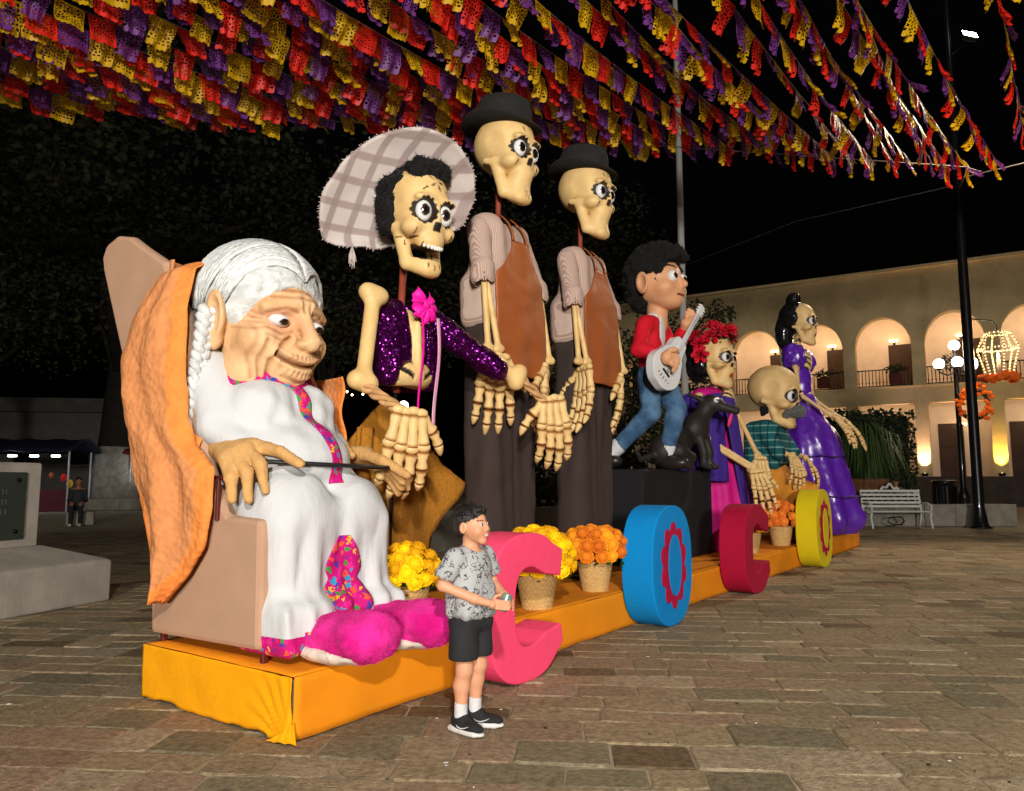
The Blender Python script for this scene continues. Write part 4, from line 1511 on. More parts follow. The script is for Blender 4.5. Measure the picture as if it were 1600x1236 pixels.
# ================================================================== black box with the boy musician, his guitar and the dog
BX = Figure('black_box', 6.45, .98, PH, 'large black cloth-covered box under the boy guitarist figure', 'box')
mb = MB(); mb.box((-.05, 0, .87), (2.15, .74, 1.11), .02)
BX.add('black_cloth_box', mb, M('black_box_cloth', (.012, .012, .013), .9, .25, 3, .3, 100, sheen=.05))
BZ = 1.43
m_red = M('red_jacket_cloth', srgb(206, 18, 40), .8, .08, 6, .3, 60, sheen=.15)
m_jean = M('blue_denim', srgb(60, 92, 128), .9, .22, 5, .35, 140, 'weave', col2=srgb(86, 120, 152))
m_boyskin = M('painted_figure_skin', attr=True, rough=.5, var=.06, vscale=6, bump=.1, bscale=30)
MG = Figure('boy_guitarist_figure', 6.1, .75, BZ, 'big-headed boy figure in red jacket and jeans on the black box', 'figure')
SKB = srgb(218, 160, 118)
pr = [B((0, .05, 3.02), (.22, .13, .32), .11, .05), E((-.2, .05, 3.22), (.12, .12, .11), .05), E((.2, .05, 3.22), (.12, .12, .11), .05), E((0, .04, 2.72), (.25, .17, .12), .05)]
pr += chain([(-.26, .04, 3.2), (-.46, .02, 2.86), (-.40, -.24, 2.78)], [.105, .10, .085], .03)
pr += chain([(.26, .04, 3.2), (.42, -.04, 2.96), (.26, -.24, 3.14)], [.105, .095, .085], .03)
me = sdf_mesh('jacket', pr, .018, 2, None, (.012, 6.0))
MG.add('jacket', me, m_red)
me = sdf_mesh('undershirt', [E((0, -.07, 3.14), (.085, .03, .22), .02), E((0, .03, 3.34), (.10, .09, .06), .02)], .014, 1)
MG.add('undershirt', me, m_white)
pr = [E((0, .05, 2.62), (.24, .17, .14), .05)]
pr += chain([(.12, .0, 2.58), (.14, -.18, 2.18), (.13, -.06, 1.72)], [.15, .125, .105], .03)
pr += chain([(-.12, .06, 2.58), (-.16, .02, 2.12), (-.30, .40, 1.72)], [.15, .12, .10], .03)
me = sdf_mesh('jeans', pr, .02, 2, None, (.014, 6.0))
MG.add('jeans', me, m_jean)
for (a, b, sh) in (((.13, -.06, 1.70), (.13, -.05, 1.60), (.13, -.14, 1.51)), ((-.30, .41, 1.71), (-.34, .47, 1.63), (-.36, .52, 1.53))):
    me = sdf_mesh('sock', [K(a, b, .105, .085, .01)], .016, 1)
    MG.add('sock', me, m_white)
    me = sdf_mesh('shoe', [E(sh, (.105, .20, .09), .03), E((sh[0], sh[1] + .08, sh[2] + .03), (.095, .11, .10), .03)], .016, 1)
    MG.add('shoe', me, M('black_shoe', (.02, .016, .014), .35, .2, 8, coat=.3))
BT = TRS((.06, -.02, 3.78), 0, 0, -4, .88)
pr = [E((0, .04, .04), (.36, .36, .38), .03), E((0, -.12, -.17), (.27, .25, .23), .08), E((0, -.20, -.30), (.16, .14, .10), .06), K((0, -.35, .0), (0, -.40, -.08), .035, .050, .04), K((0, .03, -.3), (0, .05, -.62), .15, .15, .03)]
for s in (-1, 1):
    pr += [E((s * .20, -.19, -.13), (.12, .13, .11), .06), E((s * .385, .06, -.06), (.055, .12, .16), .02, rot=(0, s * 6, s * 20)), E((s * .44, .04, -.05), (.045, .075, .11), .02, '-', rot=(0, s * 6, s * 20)),
           E((s * .145, -.40, .03), (.085, .09, .085), .03, '-')]
pr += chain([(-.11, -.375, -.215), (0, -.42, -.235), (.11, -.375, -.205)], [.008, .013, .008], .014, op='-')
def bpaint(V, C):
    for s in (-1, 1):
        m = (np.abs(V[:, 2] - .165 - .03 * np.cos((V[:, 0] - s * .145) * 14)) < .014) & (np.abs(V[:, 0] - s * .145) < .10) & (V[:, 1] < -.2)
        C[m] = (.012, .009, .008)
    m = (np.abs(V[:, 0]) < .11) & (np.abs(V[:, 2] + .225) < .02) & (V[:, 1] < -.33) & (V[:, 1] > -.395)
    C[m] = srgb(120, 50, 40)
    w = np.clip(1 - np.hypot(np.abs(V[:, 0]) - .2, V[:, 2] + .13) / .12, 0, 1)[:, None] * .35 * (V[:, 1] < 0)[:, None]
    C[:] = C * (1 - w) + np.array(srgb(206, 120, 90)) * w
me = sdf_mesh('head', pr, .0155, 2, bpaint, None, SKB, BT)
bh = MG.add('head', me, m_boyskin)
for s in (-1, 1):
    eyeball(MG, BT, (s * .145, -.29, .03), .082, (-.15, -1, .02), bh, srgb(62, 34, 18), (1, .9, 1.05))
plush_hair(MG, BT, [E((0, .10, .15), (.43, .41, .36), .03), E((0, .26, -.08), (.32, .24, .32), .05), E((-.12, -.28, .34), (.14, .12, .10), .05), E((.08, -.30, .36), (.16, .12, .10), .05), E((0, .0, .42), (.34, .34, .16), .08),
                    E((0, -.42, -.06), (.31, .44, .37), .03, '-'), E((-.42, .05, -.1), (.16, .2, .19), .03, '-'), E((.42, .05, -.1), (.16, .2, .19), .03, '-')], bh, .02, .05, 9)
def fist(fig, name, c, col, wrist, tips, mat, r=.034, h=.011, pal=.085):
    """a closed hand: palm, four curled fingers and a thumb; tips = list of (knuckle, middle, end) points relative to c"""
    c = Vector(c)
    pr = [E(tuple(c), (pal, pal * .8, pal), .03), K(wrist, tuple(c), r * 1.6, r * 1.7, .03)]
    for t in tips:
        pr += chain([c + Vector(p) for p in t], [r, r * .92, r * .75], .010)
    me = sdf_mesh(name, pr, h, 1, None, None, col)
    return fig.add(name, me, mat)
fist(MG, 'hand', (-.50, -.35, 2.72), SKB, (-.42, -.24, 2.76), [((.02, -.03, .07), (.09, -.07, .03), (.12, -.05, -.04)), ((.03, -.05, .03), (.10, -.09, -.01), (.11, -.06, -.08)), ((.03, -.05, -.02), (.09, -.09, -.05), (.09, -.06, -.11)), ((.01, -.05, -.07), (.06, -.08, -.10), (.06, -.05, -.15)), ((-.02, -.05, .08), (.02, -.10, .09), (.07, -.10, .08))], m_boyskin)
fist(MG, 'hand', (.22, -.31, 3.26), SKB, (.26, -.24, 3.14), [((-.02, -.05, .05), (-.04, -.09, .10), (-.07, -.06, .15)), ((.02, -.05, .05), (-.01, -.10, .09), (-.05, -.09, .13)), ((.05, -.04, .03), (.03, -.10, .06), (-.02, -.10, .08)), ((.06, -.03, -.01), (.05, -.09, .01), (.0, -.10, .02)), ((-.05, -.02, .02), (-.08, -.04, .07), (-.06, -.03, .12))], m_boyskin)

GT = Figure('white_guitar', 6.1, .75, BZ, 'white guitar held by the boy figure in the red jacket', 'guitar')
GTT = TRS((-.30, -.27, 2.70), 0, 40, -14, 1.12)
def gout(n=72):
    o = []
    for i in range(n):
        t = i / n * 2 * PI
        z = -math.cos(t) * .33
        w = .195 + .055 * -math.sin((z - .02) * 9) * (z < .35) - .02 * (z > .12)
        k = abs(math.sin(t)) ** .55
        o.append((math.copysign(w * k, math.sin(t)), z))
    return o
mb = MB(); mb.prism(gout(), -.055, .055, T=GTT)
gb = GT.add('body', mb, M('white_guitar_paint', (.72, .72, .72), .25, .03, 5, coat=.4), bevel=.012)
mb = MB(); mb.lathe([(.062, 0), (.062, .004), (0, .0045)], 24, T=GTT @ TRS((0, -.0565, .06), 90)); GT.add('sound_hole', mb, M('guitar_black', (.012, .012, .012), .5), gb)
mb = MB(); mb.lathe([(.075, 0), (.075, .003), (.063, .0032)], 24, T=GTT @ TRS((0, -.0555, .06), 90)); GT.add('rosette', mb, M('guitar_black', (.012, .012, .012), .5), gb)
mb = MB(); mb.box((0, -.066, .46), (.055, .03, .62), .006, T=GTT); GT.add('neck', mb, M('guitar_neck', (.62, .62, .62), .35, .05))
mb = MB(); mb.box((0, -.064, .82), (.085, .03, .14), .01, T=GTT); GT.add('headstock', mb, M('guitar_head', (.70, .70, .70), .35, .05))
for k in (-1, 1):
    for z in (.78, .82, .86):
        mb = MB(); mb.tube([(k * .04, -.064, z), (k * .065, -.064, z)], .008, 6, T=GTT); GT.add('tuning_peg', mb, m_tooth)
mb = MB(); mb.box((0, -.063, -.17), (.13, .016, .022), .004, T=GTT); GT.add('bridge', mb, M('guitar_black', (.012, .012, .012), .5), gb)
for i in range(6):
    x = (i - 2.5) * .008
    mb = MB(); mb.tube([(x, -.074, -.17), (x, -.084, .75)], .0012, 4, T=GTT); GT.add('string', mb, M('steel_string', (.5, .5, .5), .3, metal=1))
mb = MB()
for k in range(5):
    a = -.5 + k * .25
    mb.tube([(-.10 + .05 * k, -.057, -.25 - .015 * math.sin(k)), (-.09 + .045 * k, -.057, -.22), (-.08 + .045 * k, -.057, -.24)], .003, 5, T=GTT)
GT.add('scroll_ornament', mb, M('guitar_black', (.012, .012, .012), .5), gb)['kind'] = 'stuff'

DG = Figure('black_dog_figure', 6.9, .55, BZ, 'black dog figure with pink tongue crouching at the boy guitarist feet', 'figure')
m_dog = M('dark_dog_paint', (.022, .018, .016), .55, .2, 8, .2, 30)
pr = [E((-.30, .16, 1.80), (.32, .17, .19), .05), E((.02, .04, 1.98), (.20, .17, .20), .08), E((-.58, .22, 1.66), (.22, .19, .22), .08)]
pr += chain([(.06, .02, 2.05), (.12, -.06, 2.24)], [.13, .11], .05)
pr += [E((.14, -.12, 2.30), (.12, .16, .12), .04), K((.16, -.22, 2.27), (.20, -.44, 2.19), .075, .05, .03), E((.20, -.46, 2.21), (.035, .03, .03), .01)]
for s in (-1, 1):
    pr += [K((.14 + s * .09, -.02, 2.36), (.13 + s * .15, .10, 2.42), .045, .02, .02)]
    pr += chain([(.05 + s * .09, -.02, 1.86), (.06 + s * .10, -.08, 1.66), (.06 + s * .10, -.07, 1.50), (.06 + s * .10, -.15, 1.475)], [.075, .055, .045, .05], .02)
    pr += chain([(-.52 + s * .05, .14 + s * .1, 1.66), (-.34 + s * .05, .02 + s * .06, 1.58), (-.50 + s * .05, .06, 1.50), (-.38 + s * .04, -.02, 1.475)], [.11, .07, .045, .045], .02)
pr += chain([(-.74, .28, 1.62), (-.98, .36, 1.55), (-1.1, .38, 1.66)], [.05, .035, .02], .02)
me = sdf_mesh('body', pr, .016, 2)
db = DG.add('body', me, m_dog)
for s in (-1, 1):
    eyeball(DG, TRS((0, 0, 0)), (.145 + s * .075, -.225, 2.335), .038, (-.6, -1, 0), db, srgb(150, 120, 70))
me = sdf_mesh('tongue', [E((.13, -.38, 2.07), (.045, .02, .10), .01, rot=(14, 10, 0))], .010, 1)
DG.add('tongue', me, M('pink_tongue', srgb(226, 60, 120), .4))
# ================================================================== skeleton woman with the rose crown
m_mag = M('magenta_satin', srgb(200, 18, 126), .6, .1, 4, .2, 20, sheen=.2)
m_shawlp = M('indigo_shawl', srgb(62, 36, 130), .8, .15, 5, .5, 30, stretch=(1, 1, .25), sheen=.2)
RW = Figure('rose_crowned_skeleton_figure', 8.1, .8, PH, 'skeleton woman figure with red rose crown, indigo shawl and magenta dress', 'figure')
def drape(amp, freq, zlo, zhi):
    def f(V, C):
        an = np.arctan2(V[:, 1], V[:, 0])
        w = np.clip((zhi - V[:, 2]) / (zhi - zlo), 0, 1) * amp
        k = np.sin(an * freq + V[:, 2] * 1.5) * w
        V[:, 0] += k * np.cos(an); V[:, 1] += k * np.sin(an)
    return f
me = sdf_mesh('dress', [E((0, .02, 2.2), (.40, .30, .46), .06), K((0, .02, 1.9), (0, .0, .62), .36, .52, .12), B((0, 0, .5), (.54, .46, .18), .08, .1), E((-.38, .0, 2.44), (.17, .18, .17), .05), E((.38, .0, 2.44), (.17, .18, .17), .05)], .026, 2, drape(.03, 13, .4, 2.0), (.01, 4.0))
RW.add('dress', me, m_mag)
mb = MB()
def rshawl(u, v):
    a = R(70 + 160 * u)
    r = .47 + .15 * v + .022 * math.sin(u * 30) + .012 * math.sin(u * 61 + v * 5)
    return (r * math.cos(a) * 1.15 - .02, .02 + r * math.sin(a) * .85, 2.56 - 1.25 * v - .1 * math.sin(PI * u) * (1 - v) + .05 * math.sin(a))
mb.grid(44, 26, rshawl)
mb.grid(14, 22, lambda u, v: (-.30 + .34 * v + (u - .5) * .34 + .02 * math.sin(u * 14), -.33 - .14 * v - .03 * math.sin(u * 14), 2.46 - 1.80 * v))
RW.add('shawl', mb, m_shawlp, solid=.02)
def necr(V, C):
    ph = np.mod((V[:, 2] - 2.2 - np.abs(V[:, 0]) * .5) / .085, 1)
    C[(ph < .42) & (np.abs(V[:, 0]) > .028)] = (.02, .014, .01)
me = sdf_mesh('rib_cage', [E((0, -.24, 2.40), (.17, .09, .22), .03), K((0, -.02, 2.5), (0, .0, 2.75), .05, .05, .02)], .012, 1, necr, None, BONE)
RW.add('rib_cage', me, m_bone_plain)
T = TRS((.03, -.04, 3.05), 2, 0, -8, .80)
mk = flower_marks(-.23, -.13, 8, .035, .02, .008) + flower_marks(.23, -.13, 8, .035, .02, .008) + flower_marks(0, .29, 5, .03, .025, .01)
hd = skull(RW, T, .015, .03, 'petal', mk, 'closed', gaze=(-.32, -1, .0), lips=srgb(170, 20, 50), ringcol=srgb(190, 50, 110), chinw=.10)
plush_hair(RW, T, [E((0, .20, .20), (.36, .34, .34), .03), E((0, .34, -.12), (.27, .20, .28), .05), E((-.27, .14, -.1), (.12, .16, .2), .05), E((.27, .14, -.1), (.12, .16, .2), .05), E((0, -.36, -.02), (.31, .36, .38), .03, '-')], hd, .02, .02, 7, m_glosshair)
def rose(fig, c, r, nrm, mat, part=None, layers=4, name='rose', rnd=None):
    rnd = rnd or random.Random(int(c[0] * 1000) + int(c[2] * 777))
    nq = Vector(nrm).normalized().to_track_quat('Z', 'Y').to_matrix().to_4x4()
    T_ = Matrix.Translation(c) @ nq
    mb = MB()
    for l in range(layers):
        k = 3 + l
        rr = r * (.28 + .72 * l / (layers - 1)); tilt = .95 - .75 * l / (layers - 1)
        for i in range(k):
            a = 2 * PI * i / k + l * .7
            def pet(u, v):
                w = (u - .5) * 2
                an = a + w * (2.3 / k) * (1 - .25 * v)
                rad = rr * (.30 + .70 * v) * (1 - .12 * w * w)
                z = r * (.75 * tilt * v ** .8 + .04 * math.sin(w * 4 + i)) - r * .12 * (1 - tilt) * v * v
                return (rad * math.cos(an), rad * math.sin(an), z)
            mb.grid(4, 3, pet, T=T_)
    return fig.add(name, mb, mat, part)
m_rose = M('red_rose_cloth', srgb(206, 14, 44), .7, .2, 12, .2, 40, sheen=.2)
m_leafd = M('dark_leaf', (.02, .035, .015), .6, .3, 10)
rr_ = random.Random(8)
crown = RW.add('flower_crown', (lambda m_: (m_.tube([T @ Vector((.36 * math.cos(a), .10 + .30 * math.sin(a), .40 + .05 * math.sin(a * 2))) for a in [2 * PI * i / 24 for i in range(24)]], .035, 6, closed=True), m_)[1])(MB()), m_leafd)
for i, (x, y, z, r) in enumerate([(-.32, -.10, .38, .15), (-.22, -.22, .47, .15), (-.04, -.28, .52, .17), (.14, -.25, .52, .16), (.30, -.14, .45, .14), (-.40, .08, .28, .14), (-.44, .04, .06, .14), (-.16, -.03, .58, .16), (.10, .0, .60, .16), (.34, .08, .36, .13), (-.36, .2, .42, .14)]):
    p = T @ Vector((x, y, z)); n = (Vector((x, y - .1, z - .05)))
    rose(RW, p, r, n, m_rose, crown)
mb = MB()
for i in range(60):
    a = rr_.uniform(PI * .7, PI * 2.2); p = T @ Vector((.38 * math.cos(a) * rr_.uniform(.85, 1.1), .02 + .32 * math.sin(a), .36 + rr_.uniform(-.12, .16)))
    d = Vector((rr_.uniform(-1, 1), rr_.uniform(-1, .4), rr_.uniform(-.4, 1))).normalized() * .07
    sd = d.cross(Vector((0, 0, 1))).normalized() * .022
    mb.add([p, p + d * .5 + sd, p + d, p + d * .5 - sd], [(0, 1, 2, 3)])
lv = RW.add('leaves', mb, m_leafd, crown); lv['kind'] = 'stuff'
me = long_bone('upper_arm', (-.48, -.02, 2.45), (-.58, -.12, 1.86), .055); RW.add('upper_arm', me, m_bone_plain)
for k in (-1, 1):
    me = long_bone('forearm', (-.58, -.14, 1.84 + k * .025), (-.30, -.66, 1.46 + k * .02), .034, 1.6); RW.add('forearm', me, m_bone_plain)
bone_hand(RW, 'hand', TRS((-.28, -.70, 1.44), -14, -8, -46, .68), (4, 8, 10), 10, 1, fat=1.15)
me = long_bone('forearm', (.40, -.22, 2.30), (.36, -.52, 1.66), .036, 1.6); RW.add('forearm', me, m_bone_plain)
bone_hand(RW, 'hand', TRS((.36, -.56, 1.64), -6, 0, -30, .68), (4, 8, 10), 10, -1, fat=1.15)

# ================================================================== moustached skeleton in the plaid shirt
OM = Figure('moustached_skeleton_figure', 10.4, .6, PH, 'bald skeleton figure with grey moustache, teal plaid shirt and orange trousers', 'figure')
m_plaid = stripes('teal_plaid', srgb(24, 92, 96), srgb(130, 176, 172), 2.6, 'Z', .85, .86, ('Y', srgb(10, 26, 32)))
me = sdf_mesh('shirt', [B((-.08, .1, 1.86), (.42, .30, .42), .18, .05), E((-.36, .06, 2.14), (.17, .19, .16), .06), E((.26, .06, 2.14), (.17, .19, .16), .06), K((-.42, .02, 2.1), (-.50, -.20, 1.74), .14, .12, .04), K((.34, .02, 2.1), (.42, -.2, 1.74), .14, .12, .04)], .026, 2, None, (.014, 5.0))
OM.add('shirt', me, m_plaid)
m_otrou = M('ochre_trousers', srgb(218, 142, 46), .85, .12, 4, .3, 30, sheen=.15)
me = sdf_mesh('trousers', [E((-.06, .08, 1.35), (.42, .34, .30), .08), K((-.26, -.02, 1.25), (-.34, -.40, 1.05), .24, .24, .08), K((.16, -.02, 1.25), (.2, -.42, 1.05), .24, .24, .08), K((-.34, -.40, 1.02), (-.36, -.36, .52), .22, .20, .06), K((.2, -.42, 1.02), (.22, -.38, .52), .22, .20, .06), E((-.36, -.44, .45), (.17, .28, .13), .05), E((.22, -.46, .45), (.17, .28, .13), .05)], .026, 2, None, (.016, 4.0))
OM.add('trousers', me, m_otrou)
T = TRS((.0, -.06, 2.69), 6, 0, -6, 1.03)
mk = flower_marks(0, -.45, 4, .03, .022, .009)
hd = skull(OM, T, .015, .0, 'plain', mk, 'closed', cran=(.37, .42, .37), gaze=(-.32, -1, .0), iris=None, ringcol=srgb(196, 150, 90), chinw=.14)
m_grey = M('grey_plush', srgb(120, 118, 114), .95, .25, 16, .9, 90, sheen=.2)
plush_hair(OM, T, [K((-.22, -.28, -.27), (-.03, -.40, -.21), .045, .075, .02), K((.22, -.28, -.27), (.03, -.40, -.21), .045, .075, .02)], hd, .014, .03, 14, m_grey, 'moustache')
me = sdf_mesh('ear_tuft', [E((-.33, .05, -.24), (.06, .07, .09), .02), E((.33, .05, -.24), (.06, .07, .09), .02)], .016, 1, None, (.03, 10), (1, 1, 1), T)
OM.add('ear_tuft', me, m_plush)
for sg, wr, rz in ((-1, (-.44, -.40, 1.68), -34), (1, (.34, -.42, 1.66), 22)):
    me = long_bone('forearm', (sg * .46, -.22, 1.76), wr, .04, 1.5); OM.add('forearm', me, m_bone_plain)
    bone_hand(OM, 'hand', TRS((wr[0], wr[1] - .02, wr[2]), -28, sg * -10, rz, .62), (14, 16, 14), 9, -sg, fat=1.2)

# ================================================================== skeleton woman in the purple satin gown
GW = Figure('purple_gown_skeleton_figure', 12.2, .6, PH, 'tall skeleton woman figure with black updo in purple satin gown', 'figure')
me = sdf_mesh('skirt', [K((0, .0, 2.75), (0, -.12, 1.9), .27, .52, .1), K((0, -.12, 1.9), (0, -.22, .76), .52, .70, .15), E((0, -.22, .62), (.76, .76, .36), .1), B((0, 0, .17), (1.2, 1.2, .17), .01, .02, '-')], .032, 2, drape(.085, 11, .3, 2.6), (.03, 2.4))
GW.add('skirt', me, m_satin)
for z, r, cy in ((1.72, .60, -.15), (1.0, .73, -.21)):
    mb = MB(); mb.tube([((r + .05 * math.sin(15 * a + z * 1.5)) * math.cos(a), cy + (r + .05 * math.sin(15 * a + z * 1.5)) * math.sin(a), z + .01 * math.sin(9 * a)) for a in [2 * PI * i / 90 for i in range(90)]], .014, 6, closed=True)
    GW.add('skirt_band', mb, M('dark_purple_trim', srgb(44, 20, 70), .5, .1))
me = sdf_mesh('bodice', [E((0, .0, 3.30), (.26, .19, .26), .05), K((0, 0, 3.2), (0, 0, 2.75), .2, .19, .06)], .022, 2, None, (.01, 6.0))
GW.add('bodice', me, m_satin)
for sg in (-1, 1):
    me = sdf_mesh('puff_sleeve', [E((sg * .34, .0, 3.58), (.22, .22, .24), .03)], .022, 1, drape(.0, 1, 0, 1), (.05, 6.0))
    GW.add('puff_sleeve', me, m_satin)
    me = long_bone('upper_arm', (sg * .40, -.04, 3.38), (sg * .50, -.10, 2.85), .045); GW.add('upper_arm', me, m_bone_plain)
    for k in (-1, 1):
        me = long_bone('forearm', (sg * .50, -.12 + k * .02, 2.85), (sg * .40, -.66, 2.42 + k * .02), .028, 1.6); GW.add('forearm', me, m_bone_plain)
    bone_hand(GW, 'hand', TRS((sg * .40, -.70, 2.42), -36, 0, sg * 8, .70), (8, 10, 10), 10, -sg, fat=1.15)
def chestr(V, C):
    ph = np.mod((V[:, 2] - 3.3 - np.abs(V[:, 0]) * .5) / .10, 1)
    C[(ph < .42) & (np.abs(V[:, 0]) > .03)] = (.02, .014, .01)
me = sdf_mesh('rib_cage', [E((0, -.11, 3.52), (.19, .12, .22), .03), K((0, -.0, 3.7), (0, .0, 3.95), .05, .05, .02)], .014, 1, chestr, None, BONE)
GW.add('rib_cage', me, m_bone_plain)
T = TRS((.02, -.06, 4.26), 0, 0, -4, .80) @ Matrix.Diagonal((.92, .96, 1.05, 1))
mk = flower_marks(0, .27, 6, .035, .025, .011) + flower_marks(-.22, -.15, 5, .03, .02, .009) + flower_marks(.22, -.15, 5, .03, .02, .009)
hd = skull(GW, T, .015, .02, 'petal', mk, 'closed', gaze=(-.32, -1, .0), iris=None, lips=srgb(110, 40, 60), ringcol=srgb(96, 50, 130), chinw=.10)
plush_hair(GW, T, [E((0, .18, .18), (.37, .36, .36), .03), E((0, .16, .58), (.18, .18, .17), .06), E((0, .42, -.15), (.26, .22, .42), .06), E((0, -.36, -.04), (.31, .36, .38), .03, '-')], hd, .02, .02, 6, m_glosshair)
# ================================================================== the four giant letters
def letter(ch, s, w, h, d, cloth, label, plate=None, tilt=0):
    F_ = Figure('giant_letter', s, -.03, 0, label, 'letter', 'giant letters standing along the platform')
    mb = MB()
    if ch == 'C':
        out = []; inn = []
        n = 40
        for i in range(n + 1):
            a = R(52 + (308 - 52) * i / n)
            k = 2 / 2.6
            ex = math.copysign(abs(math.cos(a)) ** k, math.cos(a)); ez = math.copysign(abs(math.sin(a)) ** k, math.sin(a))
            out.append((ex * w / 2, h / 2 + ez * h / 2))
            inn.append((ex * w * .20 + .02, h / 2 + ez * h * .265))
        # broad serifs at both ends
        poly = out + [(w * .50, h * .145 + .05), (w * .47, h * .33), (w * .25, h * .30)] + inn[::-1][2:-2] + [(w * .25, h * .70), (w * .47, h * .67), (w * .50, h * .86)]
        poly = poly[::-1]
    else:
        poly = []
        n = 64
        for i in range(n):
            a = 2 * PI * i / n
            k = 2 / 2.5
            poly.append((math.copysign(abs(math.cos(a)) ** k, math.cos(a)) * w / 2, h / 2 + math.copysign(abs(math.sin(a)) ** k, math.sin(a)) * h / 2))
    mb.prism(poly, -d, 0)
    body = F_.add('letter_body', mb, cloth, bevel=.012)
    if plate is not None:
        pcol = plate
        mb = MB(); pts = []
        N_ = 10
        for i in range(160):
            a = 2 * PI * i / 160
            sc = .80 + .20 * abs(math.sin(a * N_ / 2))
            pts.append((w * .36 * sc * math.cos(a) * .88, h / 2 + h * .36 * sc * math.sin(a)))
        mb.prism(pts, -d - .012, -d - .001)
        F_.add('petal_ring', mb, pcol)
        mb = MB(); pts = [(w * .155 * math.cos(2 * PI * i / 48), h / 2 + h * .255 * math.sin(2 * PI * i / 48)) for i in range(48)]
        mb.prism(pts, -d - .022, -d - .0125)
        F_.add('oval_centre', mb, cloth)
    return F_
m_cpink = M('pink_felt', srgb(255, 76, 118), .9, .06, 2, .5, 11, dirt=.16, dirtcol=(.45, .05, .09))
m_blue = M('blue_felt', srgb(0, 134, 206), .9, .07, 2, .5, 11, dirt=.2, dirtcol=(.02, .12, .3), sheen=.1)
m_crim = M('crimson_felt', srgb(170, 8, 52), .9, .12, 2, .5, 11, sheen=.15)
m_yell = M('yellow_felt', srgb(222, 200, 20), .9, .07, 2, .5, 11, sheen=.1)
m_petal = M('crimson_petal_felt', srgb(176, 12, 60), .9, .06, 5)
letter('C', 1.63, .86, .95, .30, m_cpink, 'hot pink letter C standing on the paving beside the boy')
letter('O', 3.97, .88, 1.07, .30, m_blue, 'blue letter O with crimson scalloped flower on its face', m_petal)
letter('C', 6.40, .92, 1.02, .30, m_crim, 'dark crimson letter C standing beyond the blue letter')
letter('O', 9.62, .98, 1.16, .30, m_yell, 'yellow letter O with crimson scalloped flower, farthest letter', m_petal)

# ================================================================== marigolds in wicker baskets
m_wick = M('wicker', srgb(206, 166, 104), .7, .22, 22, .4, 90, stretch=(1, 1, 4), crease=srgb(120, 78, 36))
m_marY = M('yellow_marigold', srgb(255, 196, 4), .8, .18, 14, sheen=.1)
m_marO = M('orange_marigold', srgb(250, 150, 30), .8, .18, 14, sheen=.1)
m_marO2 = M('deep_orange_marigold', srgb(250, 138, 44), .8, .18, 14, sheen=.1)
m_leafg = M('marigold_leaf', srgb(44, 84, 22), .6, .3, 20)
for m_ in (m_marY, m_marO, m_marO2):      # every bloom a little different
    t_ = m_.node_tree; b_ = t_.nodes['Principled BSDF']; s_ = b_.inputs['Base Color'].links[0].from_socket
    oi = t_.nodes.new('ShaderNodeObjectInfo'); hs = t_.nodes.new('ShaderNodeHueSaturation'); mr_ = t_.nodes.new('ShaderNodeMapRange'); mh_ = t_.nodes.new('ShaderNodeMapRange')
    mr_.inputs['To Min'].default_value = .72; mr_.inputs['To Max'].default_value = 1.12; mh_.inputs['To Min'].default_value = .485; mh_.inputs['To Max'].default_value = .512
    t_.links.new(oi.outputs['Random'], mr_.inputs['Value']); t_.links.new(oi.outputs['Random'], mh_.inputs['Value'])
    t_.links.new(mr_.outputs[0], hs.inputs['Value']); t_.links.new(mh_.outputs[0], hs.inputs['Hue']); t_.links.new(s_, hs.inputs['Color']); t_.links.new(hs.outputs[0], b_.inputs['Base Color'])
def marigold_mesh(seed):
    r_ = random.Random(seed)
    mb = MB()
    for l in range(6):
        el = R(-18 + l * 21)
        n = [15, 16, 14, 11, 8, 4][l]
        for i in range(n):
            a = 2 * PI * (i + .5 * (l % 2)) / n + r_.uniform(-.1, .1)
            ro = (1 - .08 * l) * r_.uniform(.92, 1.06)
            d = Vector((math.cos(a) * math.cos(el), math.sin(a) * math.cos(el), math.sin(el)))
            t = Vector((-math.sin(a), math.cos(a), 0))
            up = d.cross(t)
            w = .19
            p0 = d * .35
            e = d * ro
            j = r_.uniform(-.12, .12)
            mb.add([p0 - t * w * .3, p0 + t * w * .3, e + t * w - up * (.06 + j), e * 1.04 + up * .02, e - t * w - up * (.06 - j)], [(0, 1, 2, 3), (0, 3, 4)], False)
    mb.ball((0, 0, .0), .72, 10, 7)
    return mb.mesh('marigold')
MAR = {}
